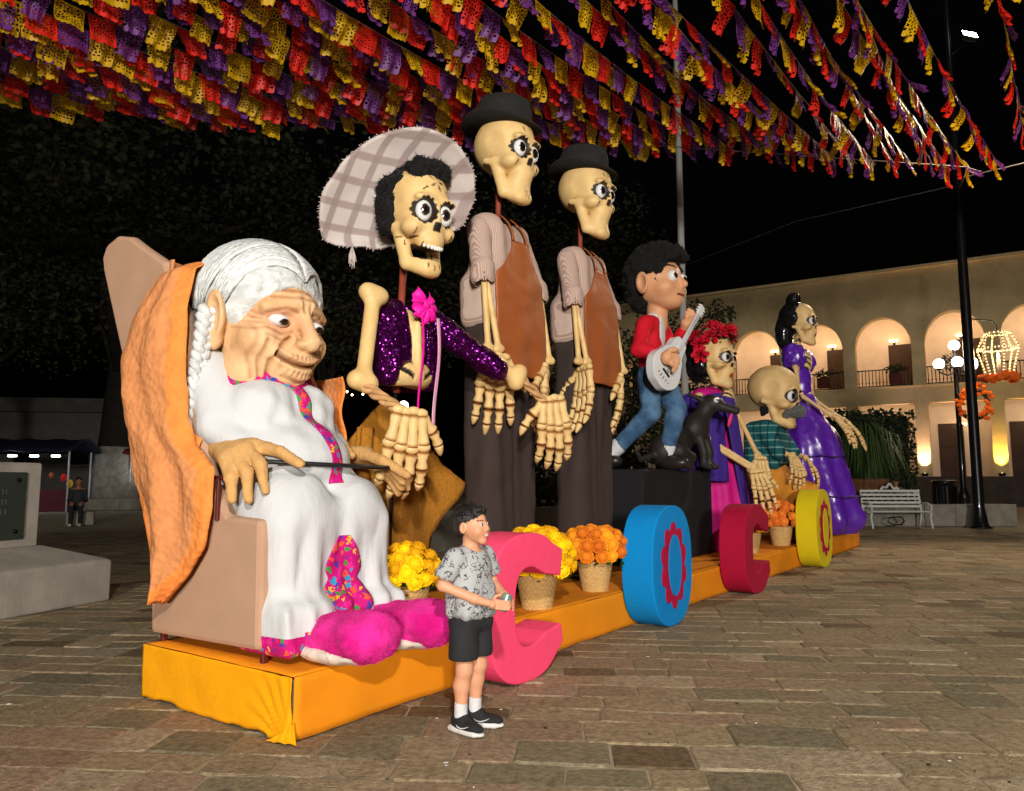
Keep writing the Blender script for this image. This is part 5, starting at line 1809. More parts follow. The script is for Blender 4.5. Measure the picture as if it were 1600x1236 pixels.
def basket(s, q, label, mat, cl_r, n, z=PH, sc=1.0, seed=1, squash=.62):
    r_ = random.Random(seed)
    F_ = Figure('marigold_basket', s, q, z, label, 'flower basket', 'marigold baskets on the platform')
    mb = MB()
    H_ = .265 * sc
    rows = 24; n_ = 88
    prof = []
    def fn(u, v):
        a = 2 * PI * u
        row = v * 11
        r = (.105 + .045 * v) * sc * (1 + .026 * math.sin(22 * a + PI * int(row)) * math.sin(PI * (row % 1)) + .012 * math.sin(PI * (row % 1)))
        if v > .985: r += .008
        return (r * math.cos(a), r * math.sin(a), z + .003 + H_ * v)
    mb.grid(n_, 44, fn, closed_u=True)
    bk = F_.add('basket', mb, m_wick, solid=.008)
    mb = MB(); mb.tube([(.153 * sc * math.cos(a), .153 * sc * math.sin(a), z + H_) for a in [2 * PI * i / 40 for i in range(40)]], .010, 6, closed=True)
    F_.add('rim', mb, m_wick, bk)
    mb = MB(); mb.lathe([(.104 * sc, .0), (.104 * sc, .012)], 24, (0, 0, z + .002)); mb.lathe([(.135 * sc, 0), (.12 * sc, .01), (0, .02)], 24, (0, 0, z + H_ * .86)); F_.add('soil', mb, M('potting_soil', (.03, .022, .015), .95, .3, 30, .8, 80), bk)
    mb = MB()
    for i in range(90):
        a = r_.uniform(0, 2 * PI); rr = math.sqrt(r_.random()) * cl_r
        p = Vector((rr * math.cos(a), rr * math.sin(a), z + H_ + r_.uniform(-.05, .20) * sc))
        d = Vector((math.cos(a) + r_.uniform(-.6, .6), math.sin(a) + r_.uniform(-.6, .6), r_.uniform(-.4, .8))).normalized() * .07
        sd = d.cross(Vector((0, 0, 1))).normalized() * .02
        mb.add([p, p + d * .45 + sd, p + d, p + d * .45 - sd], [(0, 1, 2, 3)])
    for i in range(14):
        a = r_.uniform(0, 2 * PI); rr = r_.uniform(.2, .9) * cl_r
        mb.tube([(.03 * math.cos(a), .03 * math.sin(a), z + H_ - .05), (rr * math.cos(a) * .8, rr * math.sin(a) * .8, z + H_ + .12)], .004, 4)
    lo = F_.add('foliage', mb, m_leafg); lo['kind'] = 'stuff'
    pts = []
    tries = 0
    while len(pts) < n and tries < 4000:
        tries += 1
        u = r_.uniform(-1, 1); a = r_.uniform(0, 2 * PI)
        el = math.asin(u * .98)
        if el < R(-22): continue
        p = Vector((cl_r * math.cos(el) * math.cos(a), cl_r * math.cos(el) * math.sin(a), cl_r * squash * 1.25 * math.sin(el)))
        if all((p - o).length > .080 * sc for o in pts):
            pts.append(p)
    for p in pts:
        k = r_.randrange(3)
        me = MAR.get((k, mat.name))
        if me is None:
            me = marigold_mesh(k); me.materials.append(mat); MAR[k, mat.name] = me
        o = bpy.data.objects.new('marigold_head', me); COL.objects.link(o)
        o.parent = F_.root
        o.location = (p.x, p.y, H_ + .10 * sc + p.z)
        dirv = Vector((p.x, p.y, p.z + .05)).normalized()
        o.rotation_euler = (dirv.to_track_quat('Z', 'Y').to_matrix() @ Matrix.Rotation(r_.uniform(0, 6), 3, 'Z')).to_euler()
        o.scale = (r_.uniform(.054, .070) * sc,) * 3
    return F_
basket(1.36, .50, 'wicker basket of yellow marigolds beside the old woman skirt', m_marY, .205, 42, seed=2)
basket(2.42, .13, 'wicker basket of yellow marigolds behind the hot pink letter', m_marY, .275, 64, seed=3, sc=1.06)
basket(3.50, .22, 'wicker basket of orange-yellow marigolds left of the blue letter', m_marO, .285, 64, seed=4, sc=1.05, squash=.48)
basket(7.75, .22, 'wicker basket of orange marigolds half hidden by the crimson letter', m_marO, .22, 36, seed=5, sc=1.1)
basket(9.25, .22, 'pale basket of deep orange marigolds left of the yellow letter', m_marO2, .24, 38, seed=6, sc=1.15, squash=.75)

# ================================================================== the boy
BOY = empty('person', (-.215, 4.13, 0), R(50), 'young boy in grey printed T-shirt and black shorts holding a can', 'person')
BOY['shift'] = (0, 0, 0)
m_skin = M('skin', attr=True, rough=.5, var=.05, vscale=18, bump=.08, bscale=120, spec=.35)
m_skin.node_tree.nodes['Principled BSDF'].inputs['Subsurface Weight'].default_value = .12
m_skin.node_tree.nodes['Principled BSDF'].inputs['Subsurface Radius'].default_value = (.01, .004, .002)
SKN = srgb(216, 156, 120)
HY = 10
HM = Matrix.Translation((0.0, -.008, 1.058)) @ Matrix.Rotation(R(HY), 4, 'Z') @ Matrix.Rotation(R(-3), 4, 'X')
def hp_(x, y, z): return tuple(HM @ Vector((x, y, z)))
def HE(c, r, k=.01, op='+', col=None): return E(hp_(*c), r, k, op, (-3, 0, HY), col)
bp = [HE((0, .018, .022), (.074, .088, .083), .01), HE((0, -.026, -.030), (.064, .060, .060), .03), HE((0, -.056, -.083), (.026, .022, .020), .02),
      HE((-.036, -.052, -.030), (.026, .024, .024), .02), HE((.036, -.052, -.030), (.026, .024, .024), .02),
      K(hp_(0, -.076, .004), hp_(0, -.090, -.022), .007, .0095, .010), HE((-.011, -.088, -.027), (.008, .009, .007), .006), HE((.011, -.088, -.027), (.008, .009, .007), .006),
      HE((0, -.080, -.048), (.021, .012, .007), .006), HE((0, -.077, -.061), (.019, .012, .007), .006)]
for s in (-1, 1):
    bp += [HE((s * .075, .018, -.012), (.010, .021, .030), .006), HE((s * .082, .014, -.010), (.006, .011, .018), .005, '-'),
           HE((s * .030, -.090, .003), (.016, .012, .008), .006, '-')]
bp += chain([hp_(-.022, -.088, -.050), hp_(0, -.094, -.056), hp_(.022, -.088, -.050)], [.0022, .003, .0022], .003, op='-')
bp += [K((0, .01, .985), (0, .012, .90), .042, .048, .02), K((-.10, .012, .895), (.10, .012, .895), .045, .045, .03), E((0, .0, .78), (.105, .075, .14), .03), E((0, 0, .62), (.088, .064, .09), .03)]
# arms and hands, closed round the can
bp += chain([(-.125, .012, .89), (-.185, .035, .755), (-.085, -.10, .690), (-.040, -.145, .670)], [.034, .028, .026, .019], .012)
bp += chain([(.125, .012, .89), (.165, .0, .745), (.115, -.125, .685), (.088, -.165, .668)], [.034, .028, .026, .019], .012)
CAN = Vector((.035, -.200, .662))
bp += [E((-.018, -.165, .662), (.030, .020, .026), .012, rot=(0, 0, 35)), E((.075, -.188, .660), (.028, .020, .026), .012, rot=(0, 0, -40))]
for i in range(4):       # fingers of the right hand wrap the near side of the can, the left the far side
    z = .681 - i * .0135
    k = (.9, 1.0, .97, .8)[i]
    bp += chain([(-.008, -.178, z), (.008 + .0 * k, -.221, z - .002), (.030 * k + .004, -.2385, z - .004)], [.0078, .0074, .0062], .003)
    bp += chain([(.078, -.198, z), (.074, -.2270, z - .003), (.056, -.2400, z - .005 - .002 * i)], [.0076, .0072, .006], .003)
bp += chain([(-.015, -.160, .680), (.004, -.170, .702), (.024, -.188, .708)], [.0095, .0088, .0072], .005)
bp += chain([(.074, -.185, .680), (.066, -.180, .702), (.050, -.190, .709)], [.0095, .0088, .0072], .005)
# legs
bp += chain([(-.050, .0, .54), (-.056, .0, .46), (-.060, -.008, .315), (-.060, .012, .235), (-.060, .016, .10)], [.052, .056, .043, .042, .027], .02)
bp += chain([(.052, .01, .54), (.060, .013, .46), (.066, .008, .32), (.066, .028, .24), (.066, .032, .10)], [.052, .056, .043, .042, .027], .02)
def skinp(V, C):
    L_ = np.array(HM.inverted(), np.float32)
    H = V @ L_[:3, :3].T + L_[:3, 3]
    head = V[:, 2] > .94
    lip = head & (np.abs(H[:, 0]) < .022) & (np.abs(H[:, 2] + .055) < .010) & (H[:, 1] < -.078)
    C[lip] = srgb(178, 98, 86)
    th = head & (np.abs(H[:, 0]) < .017) & (np.abs(H[:, 2] + .0545) < .0046) & (H[:, 1] < -.07)
    C[th] = (.74, .72, .66)
    for s in (-1, 1):
        br = head & (np.abs(H[:, 2] - .026 + .10 * np.abs(np.abs(H[:, 0]) - .03)) < .0032) & (np.abs(H[:, 0] - s * .030) < .021) & (H[:, 1] < -.05)
        C[br] = srgb(48, 32, 26)
        w = np.clip(1 - np.hypot(H[:, 0] - s * .042, H[:, 2] + .032) / .03, 0, 1)[:, None] * (head & (H[:, 1] < -.03))[:, None] * .35
        C[:] = C * (1 - w) + np.array(srgb(206, 118, 92)) * w
    kn = (np.abs(V[:, 2] - .31) < .03) & (V[:, 1] < -.03)
    C[kn] *= .93
me = sdf_mesh('body', bp, .0052, 1, skinp, None, SKN)
body = link('body', me, m_skin, BOY)
def boy_part(name, prims, h, mat, paint=None, rough=None, smooth=1, parent=None):
    me = sdf_mesh(name, prims, h, smooth, paint, rough)
    return link(name, me, mat, parent or BOY)
for s in (-1, 1):
    c = HM @ Vector((s * .030, -.0690, .003))
    gz = (HM.to_3x3() @ Vector((.25, -1, .0))).normalized()
    mb = MB(); mb.ball((0, 0, 0), 1, 24, 16)
    for i, p in enumerate(mb.v):
        d = Vector(p).dot(gz); mb.c[i] = (.010, .007, .005) if d > .62 else (.55, .53, .5)
    mb.v = [tuple(c + Vector(p) * .0118) for p in mb.v]
    mb.build('eye', m_eye, BOY, attr=True)
hair = [HE((0, .023, .032), (.0775, .0915, .0825), .01), HE((0, .06, -.015), (.066, .052, .055), .02), HE((0, -.045, .082), (.05, .036, .020), .02),
        HE((0, -.086, -.018), (.064, .070, .078), .008, '-'), HE((-.085, -.012, -.05), (.03, .05, .055), .008, '-'), HE((.085, -.012, -.05), (.03, .05, .055), .008, '-'), HE((0, .03, -.10), (.1, .1, .05), .01, '-')]
m_bhair = M('short_black_hair', (.014, .011, .010), .42, .35, 60, 1.0, 130, stretch=(1, 1, .35), spec=.6)
bhair = boy_part('hair', hair, .0055, m_bhair, rough=(.003, 60.0))
fuzz(bhair, 7000, .011, .0009, m_bhair, 'short_hairs', (.1, -.5, .1), 9, .45)
mb = MB(); rh = random.Random(6)
for i in range(420):
    a = rh.uniform(0, 2 * PI); el = R(rh.uniform(8, 88))
    d = Vector((math.cos(a) * math.cos(el), math.sin(a) * math.cos(el), math.sin(el)))
    p = Vector((d.x * .081, .026 + d.y * .094, .036 + d.z * .084))
    if p.y < -.045 and p.z < .075: continue
    t = Vector((rh.uniform(-.4, .4), -1, -.25)).normalized()
    e = p + (t - d * t.dot(d)) * .022 + d * .005
    mb.tube([HM @ p, HM @ ((p + e) / 2 + d * .004), HM @ e], [.0022, .002, .0006], 3)
mb.build('hair_locks', m_bhair, BOY)['kind'] = 'stuff'
# printed T-shirt
def printed(name):
    m = M(name, srgb(176, 178, 178), .9, .05, 10, .3, 160, 'weave', sheen=.1)
    t = m.node_tree; N, L = t.nodes, t.links
    b = N['Principled BSDF']; tc = next(n for n in N if n.type == 'TEX_COORD')
    base = b.inputs['Base Color'].links[0].from_socket
    nz = N.new('ShaderNodeTexNoise'); nz.inputs['Scale'].default_value = 34; nz.inputs['Detail'].default_value = 2
    L.new(tc.outputs['Object'], nz.inputs['Vector'])
    ml = N.new('ShaderNodeMapRange'); ml.inputs['From Min'].default_value = .055; ml.inputs['From Max'].default_value = .02
    sb = N.new('ShaderNodeMath'); sb.operation = 'SUBTRACT'; sb.inputs[1].default_value = .5; L.new(nz.outputs['Fac'], sb.inputs[0])
    ab = N.new('ShaderNodeMath'); ab.operation = 'ABSOLUTE'; L.new(sb.outputs[0], ab.inputs[0]); 
    ml.inputs['From Min'].default_value = .045; ml.inputs['From Max'].default_value = .022
    L.new(ab.outputs[0], ml.inputs['Value'])
    vo = N.new('ShaderNodeTexVoronoi'); vo.inputs['Scale'].default_value = 24; L.new(tc.outputs['Object'], vo.inputs['Vector'])
    mk_ = N.new('ShaderNodeMapRange'); mk_.inputs['From Min'].default_value = .58; mk_.inputs['From Max'].default_value = .52; L.new(vo.outputs['Distance'], mk_.inputs['Value'])
    mu = N.new('ShaderNodeMath'); mu.operation = 'MULTIPLY'; L.new(ml.outputs[0], mu.inputs[0]); L.new(mk_.outputs[0], mu.inputs[1])
    blob = N.new('ShaderNodeMapRange'); blob.inputs['From Min'].default_value = .24; blob.inputs['From Max'].default_value = .17; L.new(vo.outputs['Distance'], blob.inputs['Value'])
    bm_ = N.new('ShaderNodeMath'); bm_.operation = 'MULTIPLY'; bm_.inputs[1].default_value = .75; L.new(blob.outputs[0], bm_.inputs[0])
    nm = N.new('ShaderNodeMath'); nm.operation = 'GREATER_THAN'; nm.inputs[1].default_value = .5; L.new(nz.outputs['Fac'], nm.inputs[0])
    b2 = N.new('ShaderNodeMath'); b2.operation = 'MULTIPLY'; L.new(bm_.outputs[0], b2.inputs[0]); L.new(nm.outputs[0], b2.inputs[1])
    mx = N.new('ShaderNodeMix'); mx.data_type = 'RGBA'; L.new(b2.outputs[0], mx.inputs['Factor']); L.new(base, mx.inputs['A']); mx.inputs['B'].default_value = (*srgb(128, 92, 104), 1)
    m2 = N.new('ShaderNodeMix'); m2.data_type = 'RGBA'; L.new(mu.outputs[0], m2.inputs['Factor']); L.new(mx.outputs['Result'], m2.inputs['A']); m2.inputs['B'].default_value = (*srgb(70, 62, 70), 1)
    L.new(m2.outputs['Result'], b.inputs['Base Color'])
    return m
def shirtw(V, C):
    z = V[:, 2].copy(); an = np.arctan2(V[:, 1], V[:, 0])
    low = np.clip((.80 - z) / .2, 0, 1)
    k = (.0045 * np.sin(an * 7 + z * 14) + .003 * np.sin(an * 13 - z * 25)) * low
    V[:, 0] += k * np.cos(an); V[:, 1] += k * np.sin(an)
boy_part('t_shirt', [E((0, .004, .80), (.128, .095, .17), .02), B((0, .002, .665), (.128, .098, .10), .055, .03), K((-.11, .012, .893), (.11, .012, .893), .052, .052, .02),
                     K((-.115, .012, .888), (-.170, .030, .805), .056, .058, .015), K((.115, .012, .888), (.155, .006, .805), .056, .058, .015),
                     K((-.168, .030, .80), (-.20, .045, .74), .05, .05, .004, '-'), K((.155, .006, .80), (.18, -.002, .74), .05, .05, .004, '-'),
                     K((0, -.006, .945), (0, -.006, 1.02), .056, .06, .006, '-'), B((0, 0, .52), (.3, .3, .048), .002, .004, '-')], .0068, printed('grey_printed_jersey'), shirtw, (.0015, 10.0))
m_short = M('black_shorts_cloth', (.022, .022, .024), .85, .15, 12, .3, 110, sheen=.1)
boy_part('shorts', [B((0, .004, .56), (.112, .082, .055), .045, .03), K((-.056, .002, .54), (-.064, -.002, .385), .074, .078, .02), K((.058, .01, .54), (.066, .01, .40), .074, .078, .02),
                    B((0, 0, .335), (.3, .3, .035), .002, .004, '-'), K((-.062, .0, .40), (-.064, 0, .33), .064, .066, .004, '-'), K((.066, .01, .41), (.067, .01, .34), .064, .066, .004, '-')], .0068, m_short, None, (.0015, 9.0), 1)
m_sock = M('white_sock', (.72, .72, .72), .9, .05, 30, .4, 150, 'weave')
m_shoe = M('black_shoe_mesh', (.018, .018, .019), .7, .2, 30, .5, 200)
m_shsole = M('white_shoe_sole', (.66, .65, .62), .6, .08, 20)
m_mark = M('white_shoe_mark', (.75, .75, .75), .5, 0)
for (ax, ay, yaw) in ((-.060, .016, -2), (.066, .032, 22)):
    T = TRS((ax, ay, 0), 0, 0, yaw)
    me = sdf_mesh('sock', [K((0, 0, .145), (0, 0, .08), .034, .035, .005)], .006, 1, None, None, (1, 1, 1), T); link('sock', me, m_sock, BOY)
    me = sdf_mesh('shoe', [E((0, -.055, .040), (.040, .105, .032), .02), E((0, -.005, .058), (.038, .052, .050), .02), E((0, .03, .06), (.032, .03, .045), .015), K((0, 0, .10), (0, 0, .16), .030, .03, .01, '-'), B((0, 0, .005), (.2, .3, .018), .001, .003, '-')], .006, 1, None, None, (1, 1, 1), T)
    sh = link('shoe', me, m_shoe, BOY)
    me = sdf_mesh('sole', [E((0, -.052, .018), (.045, .112, .020), .012), E((0, .018, .020), (.041, .05, .022), .012), B((0, -.03, .018), (.036, .10, .014), .012, .01), B((0, 0, -.02), (.2, .3, .022), .001, .003, '-')], .0055, 1, None, None, (1, 1, 1), T)
    link('sole', me, m_shsole, sh)
    mb = MB()      # the curved tick on the outer side
    path = [(-.0405, -.005, .050), (-.0425, -.022, .040), (-.0435, -.045, .037), (-.042, -.075, .046), (-.038, -.095, .056)]
    mb.tube([T @ Vector(p) for p in path], [.0015, .005, .0062, .004, .0008], 6, flat=.5)
    mb.build('shoe_mark', m_mark, sh)
# the can in his hands
can = empty('drink_can', BOY.matrix_basis @ CAN, R(50), 'small shiny can held by the boy in both hands', 'can')
can.rotation_euler = (R(14), R(20), R(50))
mb = MB(); mb.lathe([(.022, -.040), (.0265, -.034), (.027, -.030), (.027, .040), (.0225, .050), (.0215, .053)], 28)
mb.build('can_body', M('can_print', (.35, .55, .52), .28, .5, 28, metal=.6, col2=(.55, .5, .25)), can)
mb = MB(); mb.lathe([(.0216, .0525), (.0206, .0545), (.0195, .0525), (.0, .0522)], 28); mb.tube([(-.006, 0, .0535), (.006, 0, .0535)], .004, 6, flat=.3)
mb.build('can_lid', M('aluminium', (.7, .7, .7), .25, metal=1), can)
# ================================================================== strings of cut-paper flags overhead
def papel(name, col):
    m = bpy.data.materials.new(name); MATS[name] = m
    m.use_nodes = True
    t = m.node_tree; N, L = t.nodes, t.links
    b = N['Principled BSDF']; out = N['Material Output']
    b.inputs['Base Color'].default_value = (*col, 1)
    b.inputs['Roughness'].default_value = .5
    b.inputs['Specular IOR Level'].default_value = .5
    tc = N.new('ShaderNodeTexCoord')
    vo = N.new('ShaderNodeTexVoronoi'); vo.feature = 'DISTANCE_TO_EDGE'; vo.inputs['Scale'].default_value = 17
    vo.voronoi_dimensions = '2D'
    sp = N.new('ShaderNodeSeparateXYZ'); L.new(tc.outputs['Object'], sp.inputs[0])
    # mirror left and right, as folded paper is cut
    ab = N.new('ShaderNodeMath'); ab.operation = 'ABSOLUTE'; L.new(sp.outputs['X'], ab.inputs[0])
    cb = N.new('ShaderNodeCombineXYZ'); L.new(ab.outputs[0], cb.inputs['X']); L.new(sp.outputs['Z'], cb.inputs['Y'])
    L.new(cb.outputs[0], vo.inputs['Vector'])
    hole = N.new('ShaderNodeMath'); hole.operation = 'GREATER_THAN'; hole.inputs[1].default_value = .205; L.new(vo.outputs['Distance'], hole.inputs[0])
    inx = N.new('ShaderNodeMath'); inx.operation = 'LESS_THAN'; inx.inputs[1].default_value = .205; L.new(ab.outputs[0], inx.inputs[0])
    zt = N.new('ShaderNodeMath'); zt.operation = 'LESS_THAN'; zt.inputs[1].default_value = -.045; L.new(sp.outputs['Z'], zt.inputs[0])
    zb = N.new('ShaderNodeMath'); zb.operation = 'GREATER_THAN'; zb.inputs[1].default_value = -.40; L.new(sp.outputs['Z'], zb.inputs[0])
    h = hole.outputs[0]
    for x in (inx, zt, zb):
        mu = N.new('ShaderNodeMath'); mu.operation = 'MULTIPLY'; L.new(h, mu.inputs[0]); L.new(x.outputs[0], mu.inputs[1]); h = mu.outputs[0]
    tl = N.new('ShaderNodeBsdfTranslucent'); tl.inputs['Color'].default_value = (*col, 1)
    ms = N.new('ShaderNodeMixShader'); ms.inputs[0].default_value = .22
    L.new(b.outputs[0], ms.inputs[1]); L.new(tl.outputs[0], ms.inputs[2])
    tr = N.new('ShaderNodeBsdfTransparent')
    m2 = N.new('ShaderNodeMixShader'); L.new(h, m2.inputs[0]); L.new(ms.outputs[0], m2.inputs[1]); L.new(tr.outputs[0], m2.inputs[2])
    L.new(m2.outputs[0], out.inputs['Surface'])
    return m
PC = [papel('purple_cut_plastic', srgb(122, 58, 142)), papel('red_cut_plastic', srgb(250, 44, 26)), papel('yellow_cut_plastic', srgb(240, 190, 14))]
FLAG = []
rg = random.Random(21)
for k in range(9):
    row = []
    ph = [rg.uniform(0, 6) for _ in range(4)]
    amp = rg.uniform(.02, .055); sw = rg.uniform(-.18, .24); fl = rg.uniform(2.2, 4.2)
    squeeze = rg.uniform(.62, 1.0)
    def ff(u, v):
        x = (u - .5) * .46
        z = -.47 * v
        if v > .90:
            z -= .022 * abs(math.sin(u * PI * 6)) * (v - .9) * 10
        y = amp * v ** .8 * math.sin(u * 2 * PI * fl / 2 + ph[0] + v * 1.5) + .02 * math.sin(v * 5 + ph[1])
        return (x * (1 - (1 - squeeze) * v), y + sw * v * v * .6, z)
    for c in range(3):
        mb = MB(); mb.grid(24, 8, ff)
        me = mb.mesh('flag'); me.materials.append(PC[c]); row.append(me)
    FLAG.append(row)
DV = Vector((.62, .785, 0)); 
m_cord = M('thin_white_cord', (.35, .34, .32), .6)
starts = []
A_, B_ = Vector((-10.9, 13.75)), Vector((10.9, 17.35))
n1 = 46
for i in range(n1):
    starts.append(A_.lerp(B_, i / (n1 - 1)))
for i in range(1, 13):
    starts.append(B_ + Vector((.46, -.37)) * i)
starts = starts[::-1]
ORD = ['first', 'second', 'third', 'fourth', 'fifth', 'sixth', 'seventh', 'eighth', 'ninth', 'tenth', 'eleventh', 'twelfth', 'thirteenth', 'fourteenth', 'fifteenth', 'sixteenth', 'seventeenth', 'eighteenth', 'nineteenth', 'twentieth',
       'twenty-first', 'twenty-second', 'twenty-third', 'twenty-fourth', 'twenty-fifth', 'twenty-sixth', 'twenty-seventh', 'twenty-eighth', 'twenty-ninth', 'thirtieth', 'thirty-first', 'thirty-second', 'thirty-third', 'thirty-fourth', 'thirty-fifth',
       'thirty-sixth', 'thirty-seventh', 'thirty-eighth', 'thirty-ninth', 'fortieth', 'forty-first', 'forty-second', 'forty-third'] + ['forty-' + k for k in ('fourth', 'fifth', 'sixth', 'seventh', 'eighth', 'ninth')] + ['fiftieth'] + ['fifty-' + k for k in ('first', 'second', 'third', 'fourth', 'fifth', 'sixth', 'seventh', 'eighth', 'ninth')]
for i, st in enumerate(starts):
    z0 = 8.72 + rg.uniform(-.12, .12)
    Ln = (st.y - 8.9) / DV.y
    ang_ = math.atan2(DV.y, DV.x) + R(rg.uniform(-2.5, 2.5))
    dv = Vector((math.cos(ang_), math.sin(ang_), 0))
    root = empty('paper_flag_string', (st.x, st.y, z0), 0, f'string of purple, red and yellow cut-paper flags, {ORD[i]} from the right', 'paper flags', 'strings of cut-paper flags overhead')
    sag = rg.uniform(.15, .4)
    zf = lambda d: -sag * math.sin(PI * min(1, d / 12)) 
    mb = MB()
    mb.tube([-dv * d + Vector((0, 0, zf(d))) for d in np.linspace(0, Ln + .4, 14)], .006, 4)
    mb.build('cord', m_cord, root)
    d = rg.uniform(.2, .6); k = rg.randrange(3)
    while d < Ln:
        me = FLAG[rg.randrange(9)][k % 3]
        o = bpy.data.objects.new('flag', me); COL.objects.link(o)
        o.parent = root
        o.location = -dv * d + Vector((0, 0, zf(d)))
        tilt = rg.gauss(0, 9) + 6
        o.rotation_euler = (Matrix.Rotation(ang_ + (PI if rg.random() < .5 else 0), 3, 'Z') @ Matrix.Rotation(R(tilt), 3, 'X') @ Matrix.Rotation(R(rg.uniform(-7, 7)), 3, 'Y')).to_euler()
        s_ = rg.uniform(.80, .98); o.scale = (s_, s_, s_ * rg.uniform(.85, 1.08))
        d += rg.uniform(.41, .47); k += 1

# the cable the strings are tied to
mb = MB()
mb.tube([(-30, 10.6, 8.6), (-10.9, 13.75, 8.72), (0, 15.6, 8.68), (10.9, 17.35, 8.72), (12.77, 20.8, 9.6)], .012, 5)
tag(mb.build('support_cable', m_cord), 'thin cable along the far edge of the paper flags', 'cable')
mb = MB()
mb.tube([(10.9, 17.35, 8.5), (15.2, 13.8, 8.6), (22, 8, 9.0)], .012, 5)
tag(mb.build('support_cable', m_cord), 'thin cable running to the right edge from the paper flags', 'cable')
mb = MB()
mb.tube([(12.77, 20.85, 9.7), (9.5, 24.5, 9.9), (7.35, 30, 10.1), (5, 35, 10.7)], .012, 5)
tag(mb.build('overhead_wire', M('dark_wire', (.12, .12, .12), .6)), 'thin wire slanting from the tall black pole behind the boy guitarist', 'wire')

# ================================================================== arcaded building
m_fac = M('ochre_plaster', (.68, .52, .28), .92, .10, 1.2, .35, 18, dirt=.45, dirtcol=(.20, .15, .10))
m_in = M('inner_plaster', (.70, .58, .46), .9, .08, 1.5, .2, 25)
m_door = M('dark_wood_door', (.045, .025, .016), .6, .2, 6, .3, 40, stretch=(4, 4, .3))
m_iron = M('black_iron', (.012, .012, .012), .45, metal=.4)
BA = R(-32.1)
BLD = empty('arcaded_building', (25.7, 38, 0), BA, 'two-storey ochre building with arched upper gallery beyond the plaza', 'building')
BW = 3.43
Z0, ZL, Z2, ZS, ZR = 1.5, 5.42, 6.35, 8.55, 12.75
AR = 1.40
pier = (BW - 2 * AR) / 2
def bprism(name, poly, d0, d1, mat, parent=None, bevel=0):
    mb = MB(); mb.prism(poly, d0, d1)
    return mb.build(name, mat, parent or BLD, bevel=bevel)
DEP = 3.4
bays = [(-.8 - .5 + k) for k in range(-8, 3)]       # left edge of each bay in bay widths
for bi in bays:
    x0, x1 = bi * BW, (bi + 1) * BW
    xc = (x0 + x1) / 2
    arch = [(xc + AR * math.cos(a), ZS + AR * 1.22 * math.sin(a)) for a in [PI - PI * i / 24 for i in range(25)]]
    poly = [(x0, Z2 + .05), (x0 + pier, Z2 + .05)] + arch + [(x1 - pier, Z2 + .05), (x1, Z2 + .05), (x1, ZR), (x0, ZR)]
    bprism('arch_wall', poly, 0, .62, m_fac)
    poly = [(x0, Z0), (x0 + pier, Z0), (x0 + pier, ZL), (x1 - pier, ZL), (x1 - pier, Z0), (x1, Z0), (x1, Z2 - .02), (x0, Z2 - .02)]
    bprism('lower_wall', poly, .02, .64, m_fac)
    # moulding round the arch
    mb = MB()
    pr_ = [(xc + (AR + .10) * math.cos(a), ZS + (AR + .10) * 1.22 * math.sin(a)) for a in [PI - PI * i / 24 for i in range(25)]]
    for i in range(24):
        q4 = [arch[i], arch[i + 1], pr_[i + 1], pr_[i]]
        mb.prism(q4, -.035, .01)
    mb.build('arch_moulding', m_fac, BLD)
    # gallery floor, back walls, doors
    mb = MB(); mb.box((xc, 2.1, Z2 - .12), (BW, 4.0, .20)); mb.build('gallery_floor', m_in, BLD)
    mb = MB(); mb.box((xc, DEP + .6, (Z2 + 11.6) / 2), (BW, .2, 11.6 - Z2)); mb.build('gallery_wall', m_in, BLD)
    mb = MB(); mb.box((xc, DEP + .6, (Z0 + Z2) / 2 - .15), (BW, .2, Z2 - Z0 - .3)); mb.build('arcade_wall', m_in, BLD)
    mb = MB(); mb.box((xc, 2.1, 11.6), (BW, 4.0, .2)); mb.build('gallery_ceiling', m_in, BLD)
    for (zz, hh, dx) in ((Z2 - .02, 2.95, .55), (Z0, 3.0, -.55 if int(bi * 10) % 2 else .55)):
        mb = MB(); mb.box((xc + dx, DEP + .47, zz + hh / 2), (1.25, .08, hh), .01)
        dr = mb.build('door', m_door, BLD)
        for px in (-.3, .3):
            for pz in (.28, .72):
                mb = MB(); mb.box((xc + dx + px, DEP + .425, zz + hh * pz), (.42, .03, hh * .34), .012); mb.build('door_panel', m_door, dr)
    if bi > -6:
        mb = MB()
        mb.box((xc, .30, Z2 + 1.02), (2 * AR, .06, .06), .005); mb.box((xc, .30, Z2 + .12), (2 * AR, .05, .05), .005)
        rl_ = mb.build('railing', m_iron, BLD)
        for i in range(16):
            x = xc - AR + (i + .5) * 2 * AR / 16
            mb = MB(); mb.tube([(x, .30, Z2 + .1), (x, .30, Z2 + 1.0)], .022, 5); mb.ball((x, .30, Z2 + .32), .045, 6, 5)
            mb.build('baluster', m_iron, rl_)
xa, xb = bays[0] * BW, (bays[-1] + 1) * BW
mb = MB(); mb.box(((xa + xb) / 2, .25, ZR + .09), (xb - xa + .2, .95, .16)); mb.build('cornice', m_fac, BLD)
mb = MB(); mb.box(((xa + xb) / 2, 4.5, 12.2), (xb - xa - .1, 7.6, .6)); mb.build('roof', m_fac, BLD)
mb = MB(); mb.box(((xa + xb) / 2, .30, Z2 + .012), (xb - xa, .70, .06)); mb.build('string_course', m_fac, BLD)
mb = MB(); mb.box(((xa + xb) / 2, 2.0, Z0 / 2 - .02), (xb - xa, 5.2, Z0)); mb.build('raised_base', M('base_stone', (.07, .05, .04), .9, .2, 3, .4, 20), BLD)

